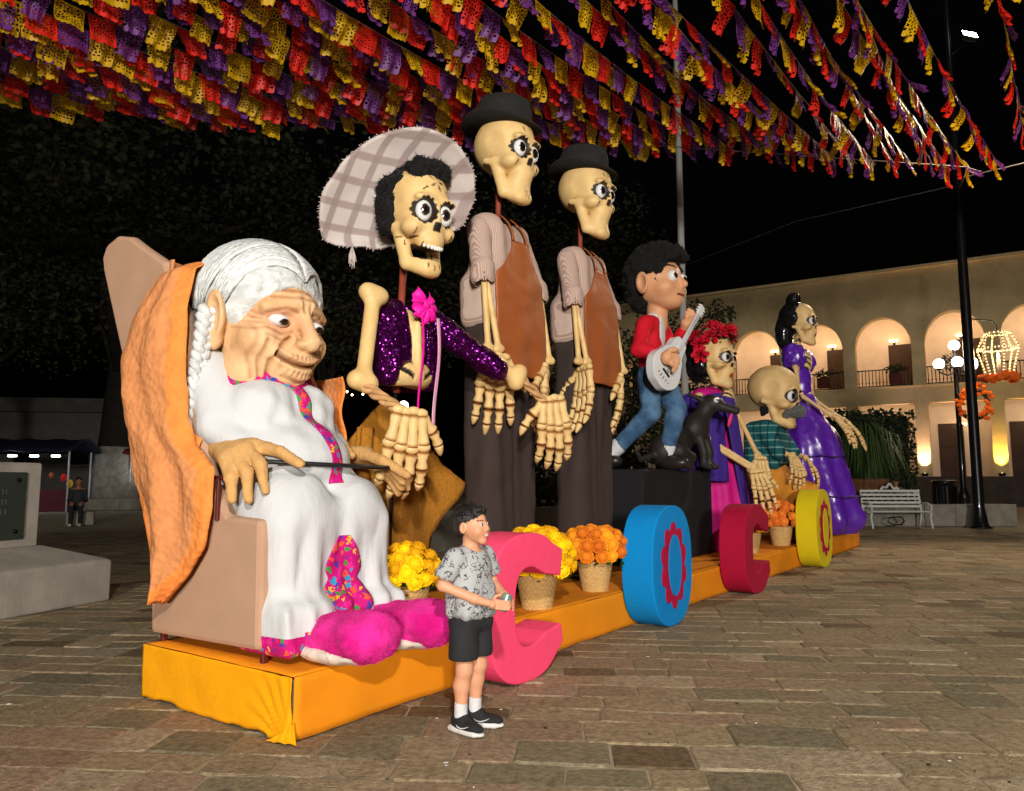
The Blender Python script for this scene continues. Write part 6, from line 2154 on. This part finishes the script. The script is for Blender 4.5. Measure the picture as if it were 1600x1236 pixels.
def bpt(x, y, z):
    return Matrix.Translation((25.7, 38, 0)) @ Matrix.Rotation(BA, 4, 'Z') @ Vector((x, y, z))
def point(name, loc, power, col, r=.08, parent=None):
    d = bpy.data.lights.new(name, 'POINT'); d.energy = power; d.color = col; d.shadow_soft_size = r
    o = bpy.data.objects.new(name, d); COL.objects.link(o); o.location = loc
    return o
WARM = (1.0, .68, .40)
m_glow = emission('warm_bulb_glow', (1.0, .72, .38), 9)
def sconce(bi, zb, power, dx, label, side=DEP + .5):
    p = bpt((bi + .5) * BW + dx, side, zb)
    s_ = empty('wall_lantern', p, BA, label, 'wall lamp', 'warm wall lanterns of the arcade')
    mb = MB(); mb.box((0, -.02, 0), (.14, .03, .26), .005); mb.tube([(0, -.03, .02), (0, -.16, .10), (0, -.26, .04)], .012, 6); mb.tube([(-.18, -.26, .04), (.18, -.26, .04)], .010, 6)
    mb.build('bracket', m_iron, s_)
    for k in (-1, 0, 1):
        mb = MB(); mb.lathe([(.02, 0), (.055, .05), (.06, .10), (.03, .16), (0, .17)], 10, (k * .18, -.26, .05)); mb.build('bulb', m_glow, s_)
    l = point('wall_lantern_light', p + Matrix.Rotation(BA, 3, 'Z') @ Vector((0, -1.7, .5)), power, WARM, .15)
    return s_
WHERE = {0: 'fifth visible bay', 1: 'sixth'}
names_ = ['leftmost', 'second', 'third', 'fourth', 'fifth', 'rightmost']
for k, bi in enumerate(bays[-7:-1]):
    sconce(bi, 9.35, 105, -.25 + .5, f'wall lantern in the upper gallery, {names_[k]} bay of the ochre building')
    sconce(bi, 4.3, 60, .0, f'wall lantern in the ground arcade, {names_[k]} bay of the ochre building')
# uplights at the foot of two columns
for bi, col, lab in ((bays[-4], (1.0, .62, .48), 'pinkish'), (bays[-3], (1.0, .62, .12), 'amber')):
    p = bpt(bi * BW + BW, -.28, Z0)
    u_ = empty('column_uplight', p, BA, f'{lab} uplight glowing at the foot of an arcade column', 'uplight', 'uplights at the arcade columns')
    mb = MB(); mb.lathe([(.13, 0), (.16, .10), (.15, .16)], 14); mb.build('housing', m_iron, u_)
    mb = MB(); mb.lathe([(.14, .150), (0, .165)], 14); mb.build('lens', emission(lab + '_uplight_glow', col, 25), u_)
    sp_ = spot('column_uplight_beam', p + Vector((0, 0, .2)), bpt(bi * BW + BW, .05, Z0 + 3.0), 900, col, 70, .8, .08)
# planters on the gallery railing
m_terra = M('dark_red_pot', (.10, .02, .015), .7, .2, 8)
m_fol = M('night_foliage', (.024, .036, .013), .8, .4, 6)
def leaf_cloud(mb, c, rad, n, size, rnd, up=0.0):
    for i in range(n):
        while True:
            p = Vector((rnd.uniform(-1, 1), rnd.uniform(-1, 1), rnd.uniform(-1, 1)))
            if p.length < 1: break
        p = Vector((c[0] + p.x * rad[0], c[1] + p.y * rad[1], c[2] + p.z * rad[2]))
        d = Vector((rnd.gauss(0, 1), rnd.gauss(0, 1), rnd.gauss(0, .6) + up)).normalized() * size * rnd.uniform(.6, 1.3)
        sd = d.cross(Vector((rnd.gauss(0, 1), rnd.gauss(0, 1), 1))).normalized() * size * .34
        mb.add([p, p + d * .45 + sd, p + d, p + d * .45 - sd], [(0, 1, 2, 3)], False)
rb = random.Random(31)
for bi, dx, lab in ((bays[-4], .55, 'in the bay left of the globe lamp'), (bays[-5], .3, 'in the bay behind the purple gown figure')):
    p = bpt((bi + .5) * BW + dx, .12, Z2 + .05)
    f_ = empty('balcony_planter', p, BA, f'dark red planter on the gallery railing {lab}', 'planter', 'planters on the gallery railing')
    mb = MB(); mb.box((0, 0, .42), (.62, .34, .60), .03); mb.build('pot', m_terra, f_)
    mb = MB(); leaf_cloud(mb, (0, 0, .92), (.55, .25, .28), 160, .16, rb); mb.build('foliage', m_fol, f_)

# ================================================================== plaza furniture at the right
# tall black pole with floodlight
PL_ = empty('tall_floodlight_pole', (12.77, 20.91, 0), 0, 'tall black steel pole with a floodlight at its top right', 'pole')
mb = MB(); mb.lathe([(.30, 0), (.30, .03), (.24, .05), (.20, .12), (.17, .35), (.135, .55), (.13, 6), (.105, 12), (.085, 17.5), (0, 17.52)], 20); mb.build('shaft', M('black_gloss_paint', (.008, .008, .009), .28, .1, 4, coat=.3), PL_)
mb = MB(); mb.tube([(0, 0, 13.6), (.45, -.05, 13.95)], .03, 6); mb.build('arm', m_iron, PL_)
mb = MB(); mb.box((0, 0, 0), (.46, .14, .34), .02, T=TRS((.56, -.10, 14.17), -35, 12, 0)); fh = mb.build('floodlight_head', m_iron, PL_)
mb = MB(); mb.box((0, -.078, 0), (.40, .012, .28), .004, T=TRS((.56, -.10, 14.17), -35, 12, 0)); mb.build('floodlight_glass', emission('floodlight_white', (1.0, .97, .88), 60), PL_)
# five-globe lamp
LP = empty('five_globe_street_lamp', (14.2, 24.0, 0), 0, 'black cast-iron lamp post with five glowing white globes', 'street lamp')
mb = MB(); mb.lathe([(.26, 0), (.26, .12), (.20, .2), (.17, .7), (.19, .75), (.12, .95), (.085, 1.1), (.08, 3.0), (.10, 3.05), (.075, 3.12), (.07, 4.9), (.10, 4.95), (.05, 5.1), (.05, 5.42)], 16); mb.build('post', M('black_gloss_paint', (.008, .008, .009), .28), LP)
m_globe = emission('white_globe_glow', (1.0, .90, .72), 7.5)
gl_ = [(0, 0, 5.60)]
for k, (dx, dy) in enumerate(((-.58, -.1), (-.22, -.5), (.28, -.42), (.60, .1))):
    mb = MB(); mb.tube([(0, 0, 4.75), (dx * .5, dy * .5, 4.62), (dx, dy, 4.72), (dx, dy, 4.83)], .025, 6); mb.tube([(dx * .3, dy * .3, 4.70), (dx * .45, dy * .45, 4.86), (dx * .62, dy * .62, 4.78)], .014, 5)
    mb.build('arm', m_iron, LP)
    gl_.append((dx, dy, 4.98))
for (dx, dy, dz) in gl_:
    mb = MB(); mb.ball((dx, dy, dz), .165, 18, 12); g_ = mb.build('globe', m_globe, LP)
    mb = MB(); mb.lathe([(.05, -.20), (.09, -.16), (.07, -.12)], 12, (dx, dy, dz)); mb.build('globe_collar', m_iron, g_)
mb = MB(); leaf_cloud(mb, (-.25, -.1, 5.05), (.30, .2, .25), 120, .13, rb); mb.build('iron_scrollwork', m_iron, LP)
point('five_globe_lamp_light', (14.2, 23.7, 5.2), 420, (1.0, .82, .58), .5)
# wreath hung on the lamp post
WR = empty('flower_wreath', (14.55, 23.75, 3.68), 0, 'round wreath of orange flowers hanging on the globe lamp post', 'wreath')
mb = MB(); mb.tube([(.47 * math.cos(a), 0, .47 * math.sin(a)) for a in [2 * PI * i / 30 for i in range(30)]], .06, 6, closed=True); mb.build('ring', m_leafd, WR)
me_w = marigold_mesh(7); me_w.materials.append(M('wreath_orange', srgb(250, 120, 40), .8, .3, 9))
for i in range(64):
    a = rb.uniform(0, 2 * PI); r = .47 + rb.uniform(-.15, .15)
    o = bpy.data.objects.new('wreath_flower', me_w); COL.objects.link(o); o.parent = WR
    o.location = (r * math.cos(a), -.08 + rb.uniform(-.07, .05), r * math.sin(a)); o.rotation_euler = (R(90 + rb.uniform(-35, 35)), R(rb.uniform(-35, 35)), 0); s_ = rb.uniform(.055, .085); o.scale = (s_, s_, s_)
# light-outlined lantern
LN = empty('light_outlined_lantern', (14.30, 22.0, 4.22), 0, 'big hexagonal lantern outlined in small bulbs with a candle inside', 'lantern')
m_bulb = emission('lantern_bulb_glow', (1.0, .80, .38), 2.2)
m_frame = M('pale_lantern_frame', (.55, .45, .25), .5)
ring = lambda r, z, n=6: [Vector((r * math.cos(2 * PI * i / n + .26), r * math.sin(2 * PI * i / n + .26), z)) for i in range(n)]
r0, r1, r2 = ring(.33, .12), ring(.54, .92), ring(.34, 1.38)
edges = []
for rr in (r1, r2): edges += [(rr[i], rr[(i + 1) % 6]) for i in range(6)]
edges += [(r0[i], r1[i]) for i in range(6)] + [(r1[i], r2[i]) for i in range(6)] + [(r0[i], r0[(i + 1) % 6]) for i in range(6)]
for a, b in edges:
    mb = MB(); mb.tube([a, b], .022, 5); fr_ = mb.build('frame_bar', m_frame, LN)
mb = MB()
for a, b in edges[:24]:
    n_ = int((b - a).length / .085)
    for i in range(n_): mb.ball(tuple(a.lerp(b, (i + .5) / n_)), .027, 6, 4)
bl_ = mb.build('bulb_chain', m_bulb, LN); bl_['kind'] = 'stuff'
mb = MB(); mb.tube([(0, 0, .1), (0, 0, .62)], .05, 10); cd_ = mb.build('candle', M('wax', (.5, .46, .38), .5), LN)
mb = MB(); mb.lathe([(.0, .62), (.045, .68), (.03, .76), (0, .84)], 8); mb.build('flame', emission('flame_glow', (1, .85, .5), 14), LN)
for i in range(46):
    a = 2 * PI * i / 46; r = .40 + rb.uniform(-.08, .10)
    o = bpy.data.objects.new('garland_flower', me_w); COL.objects.link(o); o.parent = LN
    o.location = (r * math.cos(a), r * math.sin(a), .06 + rb.uniform(-.07, .09)); o.rotation_euler = (R(90), 0, a + PI / 2); s_ = rb.uniform(.07, .11); o.scale = (s_, s_, s_)
mb = MB(); mb.tube([(0, 0, 1.38), (0, 0, 1.62), (-.08, 0, 1.72), (-.3, -.3, 1.70), (-1.5, -1.05, 1.60)], .018, 6); mb.build('hanging_bracket', m_iron, LN)
point('lantern_light', (14.30, 22.0, 5.0), 60, (1.0, .75, .35), .2)
# white park bench
BN = empty('white_park_bench', (10.45, 20.75, 0), 0, 'white slatted park bench in front of the low stone wall', 'bench')
m_wb = M('white_bench_paint', (.62, .62, .58), .5, .08, 6)
for i in range(5):
    mb = MB(); mb.box((0, .30 + .022 * i, .58 + .105 * i), (1.62, .028, .062), .006, T=None); mb.build('back_slat', m_wb, BN)
for i in range(5):
    mb = MB(); mb.box((0, -.18 + .105 * i, .45), (1.62, .075, .028), .006); mb.build('seat_slat', m_wb, BN)
for sx in (-1, 1):
    mb = MB(); x = sx * .80
    mb.tube([(x, -.25, 0), (x, -.21, .15), (x, -.17, .30), (x, -.22, .42)], .028, 6); mb.tube([(x, .40, 0), (x, .33, .22), (x, .28, .42), (x, .40, 1.02)], .028, 6)
    mb.tube([(x, -.22, .43), (x, .30, .43)], .026, 6); mb.tube([(x, -.22, .43), (x, -.25, .62), (x, -.05, .68), (x, .33, .66)], .024, 6)
    mb.build('end_frame', m_wb, BN)
mb = MB(); mb.tube([(0, .1, .30), (-.18, .1, .28), (-.22, .1, .16), (-.05, .1, .08), (.15, .1, .10), (.22, .1, .2), (.16, .1, .29), (0, .1, .30)], .02, 6); mb.build('scroll_brace', m_iron, BN)
# ornate bench beyond, back to back, and the seated visitor
OB = empty('ornate_iron_bench', (10.75, 21.75, .0), 0, 'white ornate cast-iron bench back behind the slatted bench', 'bench')
mb = MB()
pts = [(-.85 + 1.7 * i / 40, 0, .96 + .20 * math.exp(-((i - 20) / 5) ** 2) + .05 * math.sin(i * 1.3)) for i in range(41)]
mb.tube(pts, .035, 6); mb.build('crest_rail', m_wb, OB)
for i in range(9):
    x = -.76 + i * .19
    mb = MB(); mb.tube([(x + .07 * math.sin(t * 6.28 * 1.2), 0, .5 + .46 * t) for t in np.linspace(0, 1, 12)], .016, 5); mb.build('scroll', m_wb, OB)
mb = MB(); mb.box((0, .24, .46), (1.7, .48, .04), .01); mb.build('seat', m_wb, OB)
for x in (-.8, .8):
    for y in (.03, .44):
        mb = MB(); mb.tube([(x, y, 0), (x * .96, y, .46)], .025, 6); mb.build('leg', m_wb, OB)

def seated_person(loc, rz, label, top, trousers, shoes, hairc, seat=.45, skin=srgb(150, 100, 74)):
    p_ = empty('person', loc, rz, label, 'person')
    z = seat
    body = [E((0, .03, z + .78), (.078, .095, .115), .02), E((0, -.05, z + .73), (.055, .045, .06), .02), K((0, -.085, z + .745), (0, -.098, z + .725), .010, .014, .01), K((0, .03, z + .68), (0, .02, z + .56), .055, .06, .03),
            K((-.14, .02, z + .52), (.14, .02, z + .52), .07, .07, .04), E((0, 0, z + .3), (.16, .11, .28), .05), E((0, 0, z + .08), (.17, .14, .12), .05)]
    body += [E((s * .078, .03, z + .765), (.014, .028, .035), .008) for s in (-1, 1)]
    for s in (-1, 1):
        body += chain([(s * .18, .02, z + .50), (s * .22, .02, z + .24), (s * .14, -.24, z + .18), (s * .10, -.32, z + .16)], [.052, .044, .038, .03], .02)
        for k in range(4):
            body += chain([(s * (.125 - k * .018), -.33, z + .165), (s * (.12 - k * .018), -.38, z + .16), (s * (.115 - k * .018), -.41, z + .14)], [.011, .010, .008], .004)
        body += chain([(s * .07, -.33, z + .17), (s * .045, -.37, z + .165)], [.012, .009], .006)
        body += chain([(s * .09, .0, z + .07), (s * .12, -.42, z + .07), (s * .12, -.40, .08)], [.085, .065, .045], .03)
    def pt_(V, C):
        zz = V[:, 2]
        arm = (np.abs(V[:, 0]) > .06) & (V[:, 1] < -.27) & (zz > z + .11)
        C[:] = skin
        C[(zz < z + .56) & ~arm] = top
        C[(zz < z + .145) & ~arm] = trousers
        C[(np.hypot(V[:, 0], zz - z - .8) < .2) & (V[:, 1] < -.07) & (np.abs(zz - z - .775) < .007) & (np.abs(np.abs(V[:, 0]) - .032) < .016)] = (.02, .015, .012)
        C[(np.abs(V[:, 0]) < .025) & (np.abs(zz - z - .70) < .006) & (V[:, 1] < -.06) & (zz > z + .6)] = srgb(130, 66, 58)
    me = sdf_mesh('body', body, .011, 1, pt_)
    link('body', me, M('visitor_skin_and_clothes', attr=True, rough=.8, var=.1), p_)
    me = sdf_mesh('hair', [E((0, .045, z + .815), (.086, .10, .098), .02), E((0, -.09, z + .74), (.07, .07, .08), .01, '-')], .011, 1, None, (.006, 30), hairc); link('hair', me, M('visitor_hair', attr=True, rough=.6), p_)
    for s in (-1, 1):
        me = sdf_mesh('shoe', [E((s * .12, -.46, .045), (.05, .13, .045), .01)], .012, 1, None, None, shoes); link('shoe', me, M('visitor_shoe', attr=True, rough=.6), p_)
    return p_
seated_person((11.05, 21.98, .0), R(188), 'visitor seen from behind sitting on the ornate bench', (.06, .06, .08), (.03, .03, .04), (.05, .05, .05), (.012, .01, .01), .50)
# low stone walls of the garden beds
m_wall = M('low_wall_stone', (.26, .235, .19), .9, .2, 4, .5, 30, dirt=.4, dirtcol=(.10, .085, .065))
def block_wall(name, a, b, h, t, nb, label):
    a, b = Vector((*a, 0)), Vector((*b, 0)); d = b - a; L_ = d.length
    w_ = empty(name, a, math.atan2(d.y, d.x), label, 'wall')
    x = 0
    for i in range(nb):
        w = L_ / nb
        mb = MB(); mb.box((x + w / 2, t / 2, h / 2), (w - .012, t + rb.uniform(-.02, .02), h + rb.uniform(-.012, .012)), .015); mb.build('stone_block', m_wall, w_); x += w
    return w_
block_wall('low_garden_wall', (9.0, 21.5), (14.2, 21.5), .62, .45, 6, 'low grey stone wall behind the white benches')
block_wall('low_garden_wall', (-2.6, 12.7), (5.2, 20.2), .74, .45, 10, 'low stone wall in the dark behind the tall figures')
# litter bin
TB = empty('black_litter_bin', (13.15, 23.2, .0), 0, 'black slatted litter bin beside the globe lamp', 'litter bin')
mb = MB(); mb.lathe([(.27, .05), (.31, .10), (.31, 1.18), (.34, 1.20), (.34, 1.28), (.28, 1.30), (.26, 1.1)], 24); mb.build('drum', M('black_gloss_paint', (.008, .008, .009), .28), TB)
for i in range(20):
    a = 2 * PI * i / 20
    mb = MB(); mb.box((.325, 0, .62), (.02, .05, 1.0), .006, T=Matrix.Rotation(a, 4, 'Z')); mb.build('slat', m_iron, TB)
# potted grass palm and clipped hedge
GP = empty('potted_fountain_grass', (10.55, 22.6, .0), 0, 'tall arching fountain grass in a terracotta pot behind the bench', 'plant')
mb = MB(); mb.lathe([(.30, 0), (.42, .35), (.50, .75), (.56, 1.2), (.60, 1.22), (.60, 1.34), (.52, 1.34), (.45, 1.2)], 24); mb.build('pot', M('terracotta', (.20, .075, .035), .8, .2, 5, .3, 30), GP)
mb = MB()
for i in range(620):
    a = rb.uniform(0, 2 * PI); ln = rb.uniform(.9, 2.0); out_ = rb.uniform(.35, 1.05)
    dx, dy = math.cos(a), math.sin(a)
    b0 = Vector((dx * .2, dy * .2, 1.3 + rb.uniform(0, .5)))
    p1 = b0 + Vector((dx * out_ * .35, dy * out_ * .35, ln * .62)); p2 = b0 + Vector((dx * out_ * .8, dy * out_ * .8, ln * .55)); p3 = b0 + Vector((dx * out_ * 1.15, dy * out_ * 1.15, -ln * rb.uniform(-.1, .35)))
    sd = Vector((-dy, dx, 0)) * .016
    mb.add([b0 - sd, b0 + sd, p1 + sd, p1 - sd, p2 + sd, p2 - sd, p3], [(0, 1, 2, 3), (3, 2, 4, 5), (5, 4, 6)], True)
bl_ = mb.build('grass_blades', M('grass_blade', (.05, .085, .02), .6, .3, 5), GP); bl_['kind'] = 'stuff'
HG_ = empty('clipped_hedge', (11.8, 24.6, .0), 0, 'dark clipped hedge beyond the fountain grass', 'hedge')
mb = MB()
mb.box((-.32, .05, 1.75), (2.3, 1.0, 3.2))
for i in range(7000):
    x, y, z = rb.uniform(-1.6, .95), rb.uniform(-.7, .7), rb.uniform(.1, 3.5)
    if rb.random() < .5: y = -.7 + rb.uniform(-.04, .12)
    d = Vector((rb.gauss(0, 1), rb.gauss(0, 1) - .4, rb.gauss(0, 1))).normalized() * .14
    sd = d.cross(Vector((0, 0, 1))).normalized() * .06
    p = Vector((x, y, z)); mb.add([p, p + d * .5 + sd, p + d, p + d * .5 - sd], [(0, 1, 2, 3)], False)
mb.build('foliage', m_fol, HG_)
mb = MB(); mb.tube([(-.3, 0, 0), (-.3, 0, 2)], .06, 6); mb.build('stem', M('bark', (.05, .04, .03), .9, .3, 8, .6, 30), HG_)
# flagpole
FP = empty('white_flagpole', (5.06, 22.0, 0), 0, 'tall pale metal flagpole rising behind the boy guitarist', 'flagpole')
mb = MB(); mb.lathe([(.20, 0), (.20, .05), (.105, .08), (.10, 8), (.075, 19), (0, 19.02)], 18); mb.build('shaft', M('pale_pole_paint', (.48, .48, .44), .4, .1, 3), FP)
mb = MB(); mb.box((.0, -.12, 2.0), (.05, .03, .30), .006); mb.build('cleat', m_iron, FP)

# ================================================================== trees and the dark far side of the plaza
m_bark = M('tree_bark', (.022, .018, .014), .95, .3, 5, .9, 18)
m_limew = M('limewashed_bark', (.30, .28, .24), .95, .3, 5, .9, 18)
m_leafs = M('tree_leaves', (.032, .034, .016), .8, .45, 1.5)
def tree(loc, h, rad, trunk_r, label, seed, n=9000, leaf=.22, lime=False, base=0.0, low=.42):
    r_ = random.Random(seed)
    t_ = empty('broadleaf_tree', loc, 0, label, 'tree', 'dark trees round the plaza')
    mb = MB()
    mb.tube([(0, 0, 0), (.05, 0, h * .12), (.1, .05, h * .28), (.05, .1, h * .42)], [trunk_r * 1.35, trunk_r, trunk_r * .82, trunk_r * .6], 12)
    tips = []
    for k in range(9):
        a = 2 * PI * k / 9 + r_.uniform(-.3, .3)
        z0 = h * r_.uniform(.22, .40)
        p0 = Vector((.08, .05, z0)); e = Vector((math.cos(a) * rad * r_.uniform(.5, .85), math.sin(a) * rad * r_.uniform(.5, .85), h * r_.uniform(.45, .92)))
        m1 = p0.lerp(e, .4) + Vector((0, 0, h * .07)); m2 = p0.lerp(e, .75) + Vector((r_.uniform(-.4, .4), r_.uniform(-.4, .4), .2))
        mb.tube([p0, m1, m2, e], [trunk_r * .42, trunk_r * .28, trunk_r * .15, .03], 6); tips += [m1, m2, e]
        for j in range(3):
            q = m1.lerp(e, r_.random()); f_ = q + Vector((r_.uniform(-1, 1), r_.uniform(-1, 1), r_.uniform(-.2, 1))) * rad * .3
            mb.tube([q, q.lerp(f_, .5) + Vector((0, 0, .1)), f_], [trunk_r * .12, .05, .015], 5); tips.append(f_)
    mb.build('trunk', m_bark, t_)
    if lime:
        mb = MB(); mb.tube([(0, 0, 0), (.02, 0, h * .06), (.05, 0, h * .11)], [trunk_r * 1.40, trunk_r * 1.2, trunk_r * 1.06], 14); mb.build('limewash_band', m_limew, t_)
    mb = MB()
    per = n // (len(tips) + 10)
    for tp in tips + [Vector((r_.uniform(-.6, .6) * rad, r_.uniform(-.6, .6) * rad, h * r_.uniform(low, .95))) for _ in range(10)]:
        rr = rad * r_.uniform(.16, .34)
        leaf_cloud(mb, tp, (rr, rr, rr * .75), int(per * r_.uniform(.6, 1.3)), leaf, r_, -.2)
    mb.build('crown', m_leafs, t_)
    return t_
tree((-18.2, 35, 0.5), 21, 12, .85, 'huge spreading tree with limewashed trunk at the far left', 1, 17000, .34, True)
tree((-8.5, 34, 0), 15, 7.5, .38, 'dark tree behind the armchair and sombrero figure', 2, 9000, .24)
tree((.2, 34, 0), 15, 7, .36, 'dark tree behind the two aproned skeletons', 3, 9000, .24)
tree((4.6, 32, 0), 9.0, 4.0, .28, 'smaller dark tree behind the black box', 4, 6500, .22)
tree((-22.5, 31, 0), 15, 7.5, .34, 'dark tree left of the armchair above the monument', 5, 9000, .22)
def shrub(x, y, r, h, label, seed):
    r_ = random.Random(seed); s_ = empty('garden_shrub', (x, y, 0), 0, label, 'shrub', 'shrubs behind the low wall')
    mb = MB(); leaf_cloud(mb, (0, 0, h * .55), (r, r, h * .5), 1500, .16, r_, .2); mb.build('foliage', m_fol, s_)
    mb = MB()
    for k in range(5):
        mb.tube([(0, 0, 0), (r_.uniform(-.5, .5) * r, r_.uniform(-.5, .5) * r, h * .7)], [.03, .012], 5)
    mb.build('stems', m_bark, s_)
shrub(-2.6, 16.6, 1.1, 1.9, 'shrub behind the low wall below the purple jacket', 11)
shrub(.6, 18.6, 1.2, 2.1, 'shrub behind the low wall between sombrero figure and first aproned skeleton', 12)
shrub(2.5, 20.0, 1.2, 2.2, 'shrub behind the low wall between the aproned skeletons', 13)
shrub(3.9, 21.0, 1.3, 3.2, 'shrub seen above the black box', 14)
# kerb of the tree bed, far pale house, stalls and seated visitor at the left
kb = block_wall('tree_bed_kerb', (-30, 33.0), (-11, 33.0), .5, .4, 16, 'low kerb round the big tree bed at the far left')
FH = empty('pale_far_house', (-25.5, 44, 0), R(8), 'dim pale house beyond the stalls at the far left', 'house')
mb = MB(); mb.box((0, 2, 2.6), (9, 4, 5.2)); mb.build('wall', M('pale_house_wall', (.13, .125, .11), .9, .15, 1.5), FH)
mb = MB(); mb.box((0, 1.8, 5.6), (9.6, 4.8, .8)); mb.build('roof', M('grey_roof', (.10, .09, .08), .9, .2, 2), FH)
for x in (-2.6, .4, 2.9):
    mb = MB(); mb.box((x, -.03, 2.9), (1.0, .08, 1.4), .01); wd_ = mb.build('window', M('dark_window', (.01, .01, .012), .1), FH)
    mb = MB(); mb.box((x, -.06, 2.15), (1.2, .14, .08), .01); mb.build('sill', m_wall, wd_)
m_tarp = M('dark_blue_tarp', (.012, .013, .03), .5, .2, 3, .3, 10)
def stall(x, y, w, label, tarp, lights, goods):
    s_ = empty('market_stall', (x, y, 0), R(6), label, 'market stall', 'market stalls at the far side')
    for px in (-w / 2, w / 2):
        for py in (0, 2.0):
            mb = MB(); mb.tube([(px, py, 0), (px, py, 2.5)], .035, 6); mb.build('post', M('white_stall_post', (.6, .6, .6), .5), s_)
    mb = MB(); mb.grid(14, 8, lambda u, v: (-w / 2 - .25 + (w + .5) * u, -.4 + 2.8 * v, 2.5 + .55 * math.sin(PI * v) - .08 * math.sin(PI * 4 * u) ** 2)); mb.build('awning', tarp, s_, solid=.03)
    mb = MB(); mb.box((0, .9, .45), (w - .1, 1.2, .9), .02); mb.build('counter', M('stall_cloth', (.10, .02, .03), .9), s_)
    for i in range(lights):
        px = -w / 2 + (i + .5) * w / lights
        mb = MB(); mb.tube([(px - .16, -.25, 2.28), (px + .16, -.25, 2.28)], .045, 6); mb.build('light_tube', emission('cool_white_tube', (.85, .93, 1.0), 14), s_)
    for i, (px, pz, r, c) in enumerate(goods):
        mb = MB(); mb.ball((px, .5, pz), (r, r * .5, r * 1.3), 10, 7); mb.build('hanging_goods', M('goods_%d_%d_%d' % c, srgb(*c), .6, emit=.08), s_)  # goods are no lamps; a faint glow is added to their colour
    point('stall_tube_light', Matrix.Translation((x, y, 0)) @ Vector((0, -.2, 2.1)), 30, (.85, .93, 1.0), .4)
    return s_
stall(-20.4, 31.2, 4.2, 'market stall with dark awning and cool white lights at the far left', m_tarp, 5, [(1.7, 1.4, .13, (200, 30, 30)), (1.95, 1.15, .14, (220, 170, 20)), (1.2, 1.5, .10, (150, 70, 30)), (.4, 1.4, .1, (60, 60, 140))])
stall(-16.0, 34.6, 2.6, 'white-posted market stall with red goods left of the armchair', M('red_awning', (.16, .02, .02), .7), 2, [(-.8, 1.5, .3, (210, 60, 30)), (-.2, 1.3, .3, (190, 30, 60)), (.4, 1.6, .28, (90, 60, 150)), (.9, 1.4, .3, (220, 140, 30))])
seated_person((-12.45, 21.9, 0), R(25), 'visitor in dark clothes and white shoes sitting left of the armchair', (.02, .02, .022), (.015, .015, .02), (.6, .6, .58), (.01, .01, .01), .48)
st_ = empty('stone_stool_block', (-12.45, 22.1, 0), R(25), 'dark stone block the seated visitor in white shoes sits on', 'stone block')
mb = MB(); mb.box((0, .06, .195), (.7, .45, .39), .03); mb.build('block', m_wall, st_)
# distant bulbs and globe lamps glimpsed between the figures
def glob_lamp(x, y, hz, n, label):
    l_ = empty('distant_globe_lamp', (x, y, 0), 0, label, 'street lamp', 'globe lamps across the plaza')
    mb = MB(); mb.lathe([(.2, 0), (.12, .5), (.07, 1), (.06, hz - .3), (0, hz - .1)], 10); mb.build('post', m_iron, l_)
    for k in range(n):
        mb = MB(); mb.ball(((k - (n - 1) / 2) * .62, 0, hz), .26, 14, 10); mb.build('globe', m_globe, l_)
    if n > 1:
        mb = MB(); mb.tube([(-.31, 0, hz - .25), (.31, 0, hz - .25)], .03, 6); mb.build('crossbar', m_iron, l_)
glob_lamp(5.35, 40, 6.06, 2, 'pair of glowing globes seen beside the second aproned skeleton')
glob_lamp(-5.75, 40, 5.22, 1, 'single glowing globe seen through the purple jacket figure')
sb_ = empty('bulb_string', (-9.5, 30, 4.2), 0, 'scattered small warm bulbs in the dark behind the sombrero figure', 'string lights')
mb = MB(); mb.tube([(-.4, 0, .9), (.8, 0, .35), (2.2, .2, .2), (3.6, .1, .55), (4.6, 0, .9)], .006, 4); mb.build('wire', m_iron, sb_)
for (px, pz) in ((493, 600), (505, 612), (518, 604), (524, 625), (531, 596), (541, 615), (549, 620), (558, 609), (566, 619), (579, 622), (590, 615), (604, 608)):
    mb = MB(); mb.ball(((px - 493) * .0254 + 1.7, 0, (617 - pz) * .0254 + .55), .045, 8, 6); mb.build('bulb', m_glow, sb_)
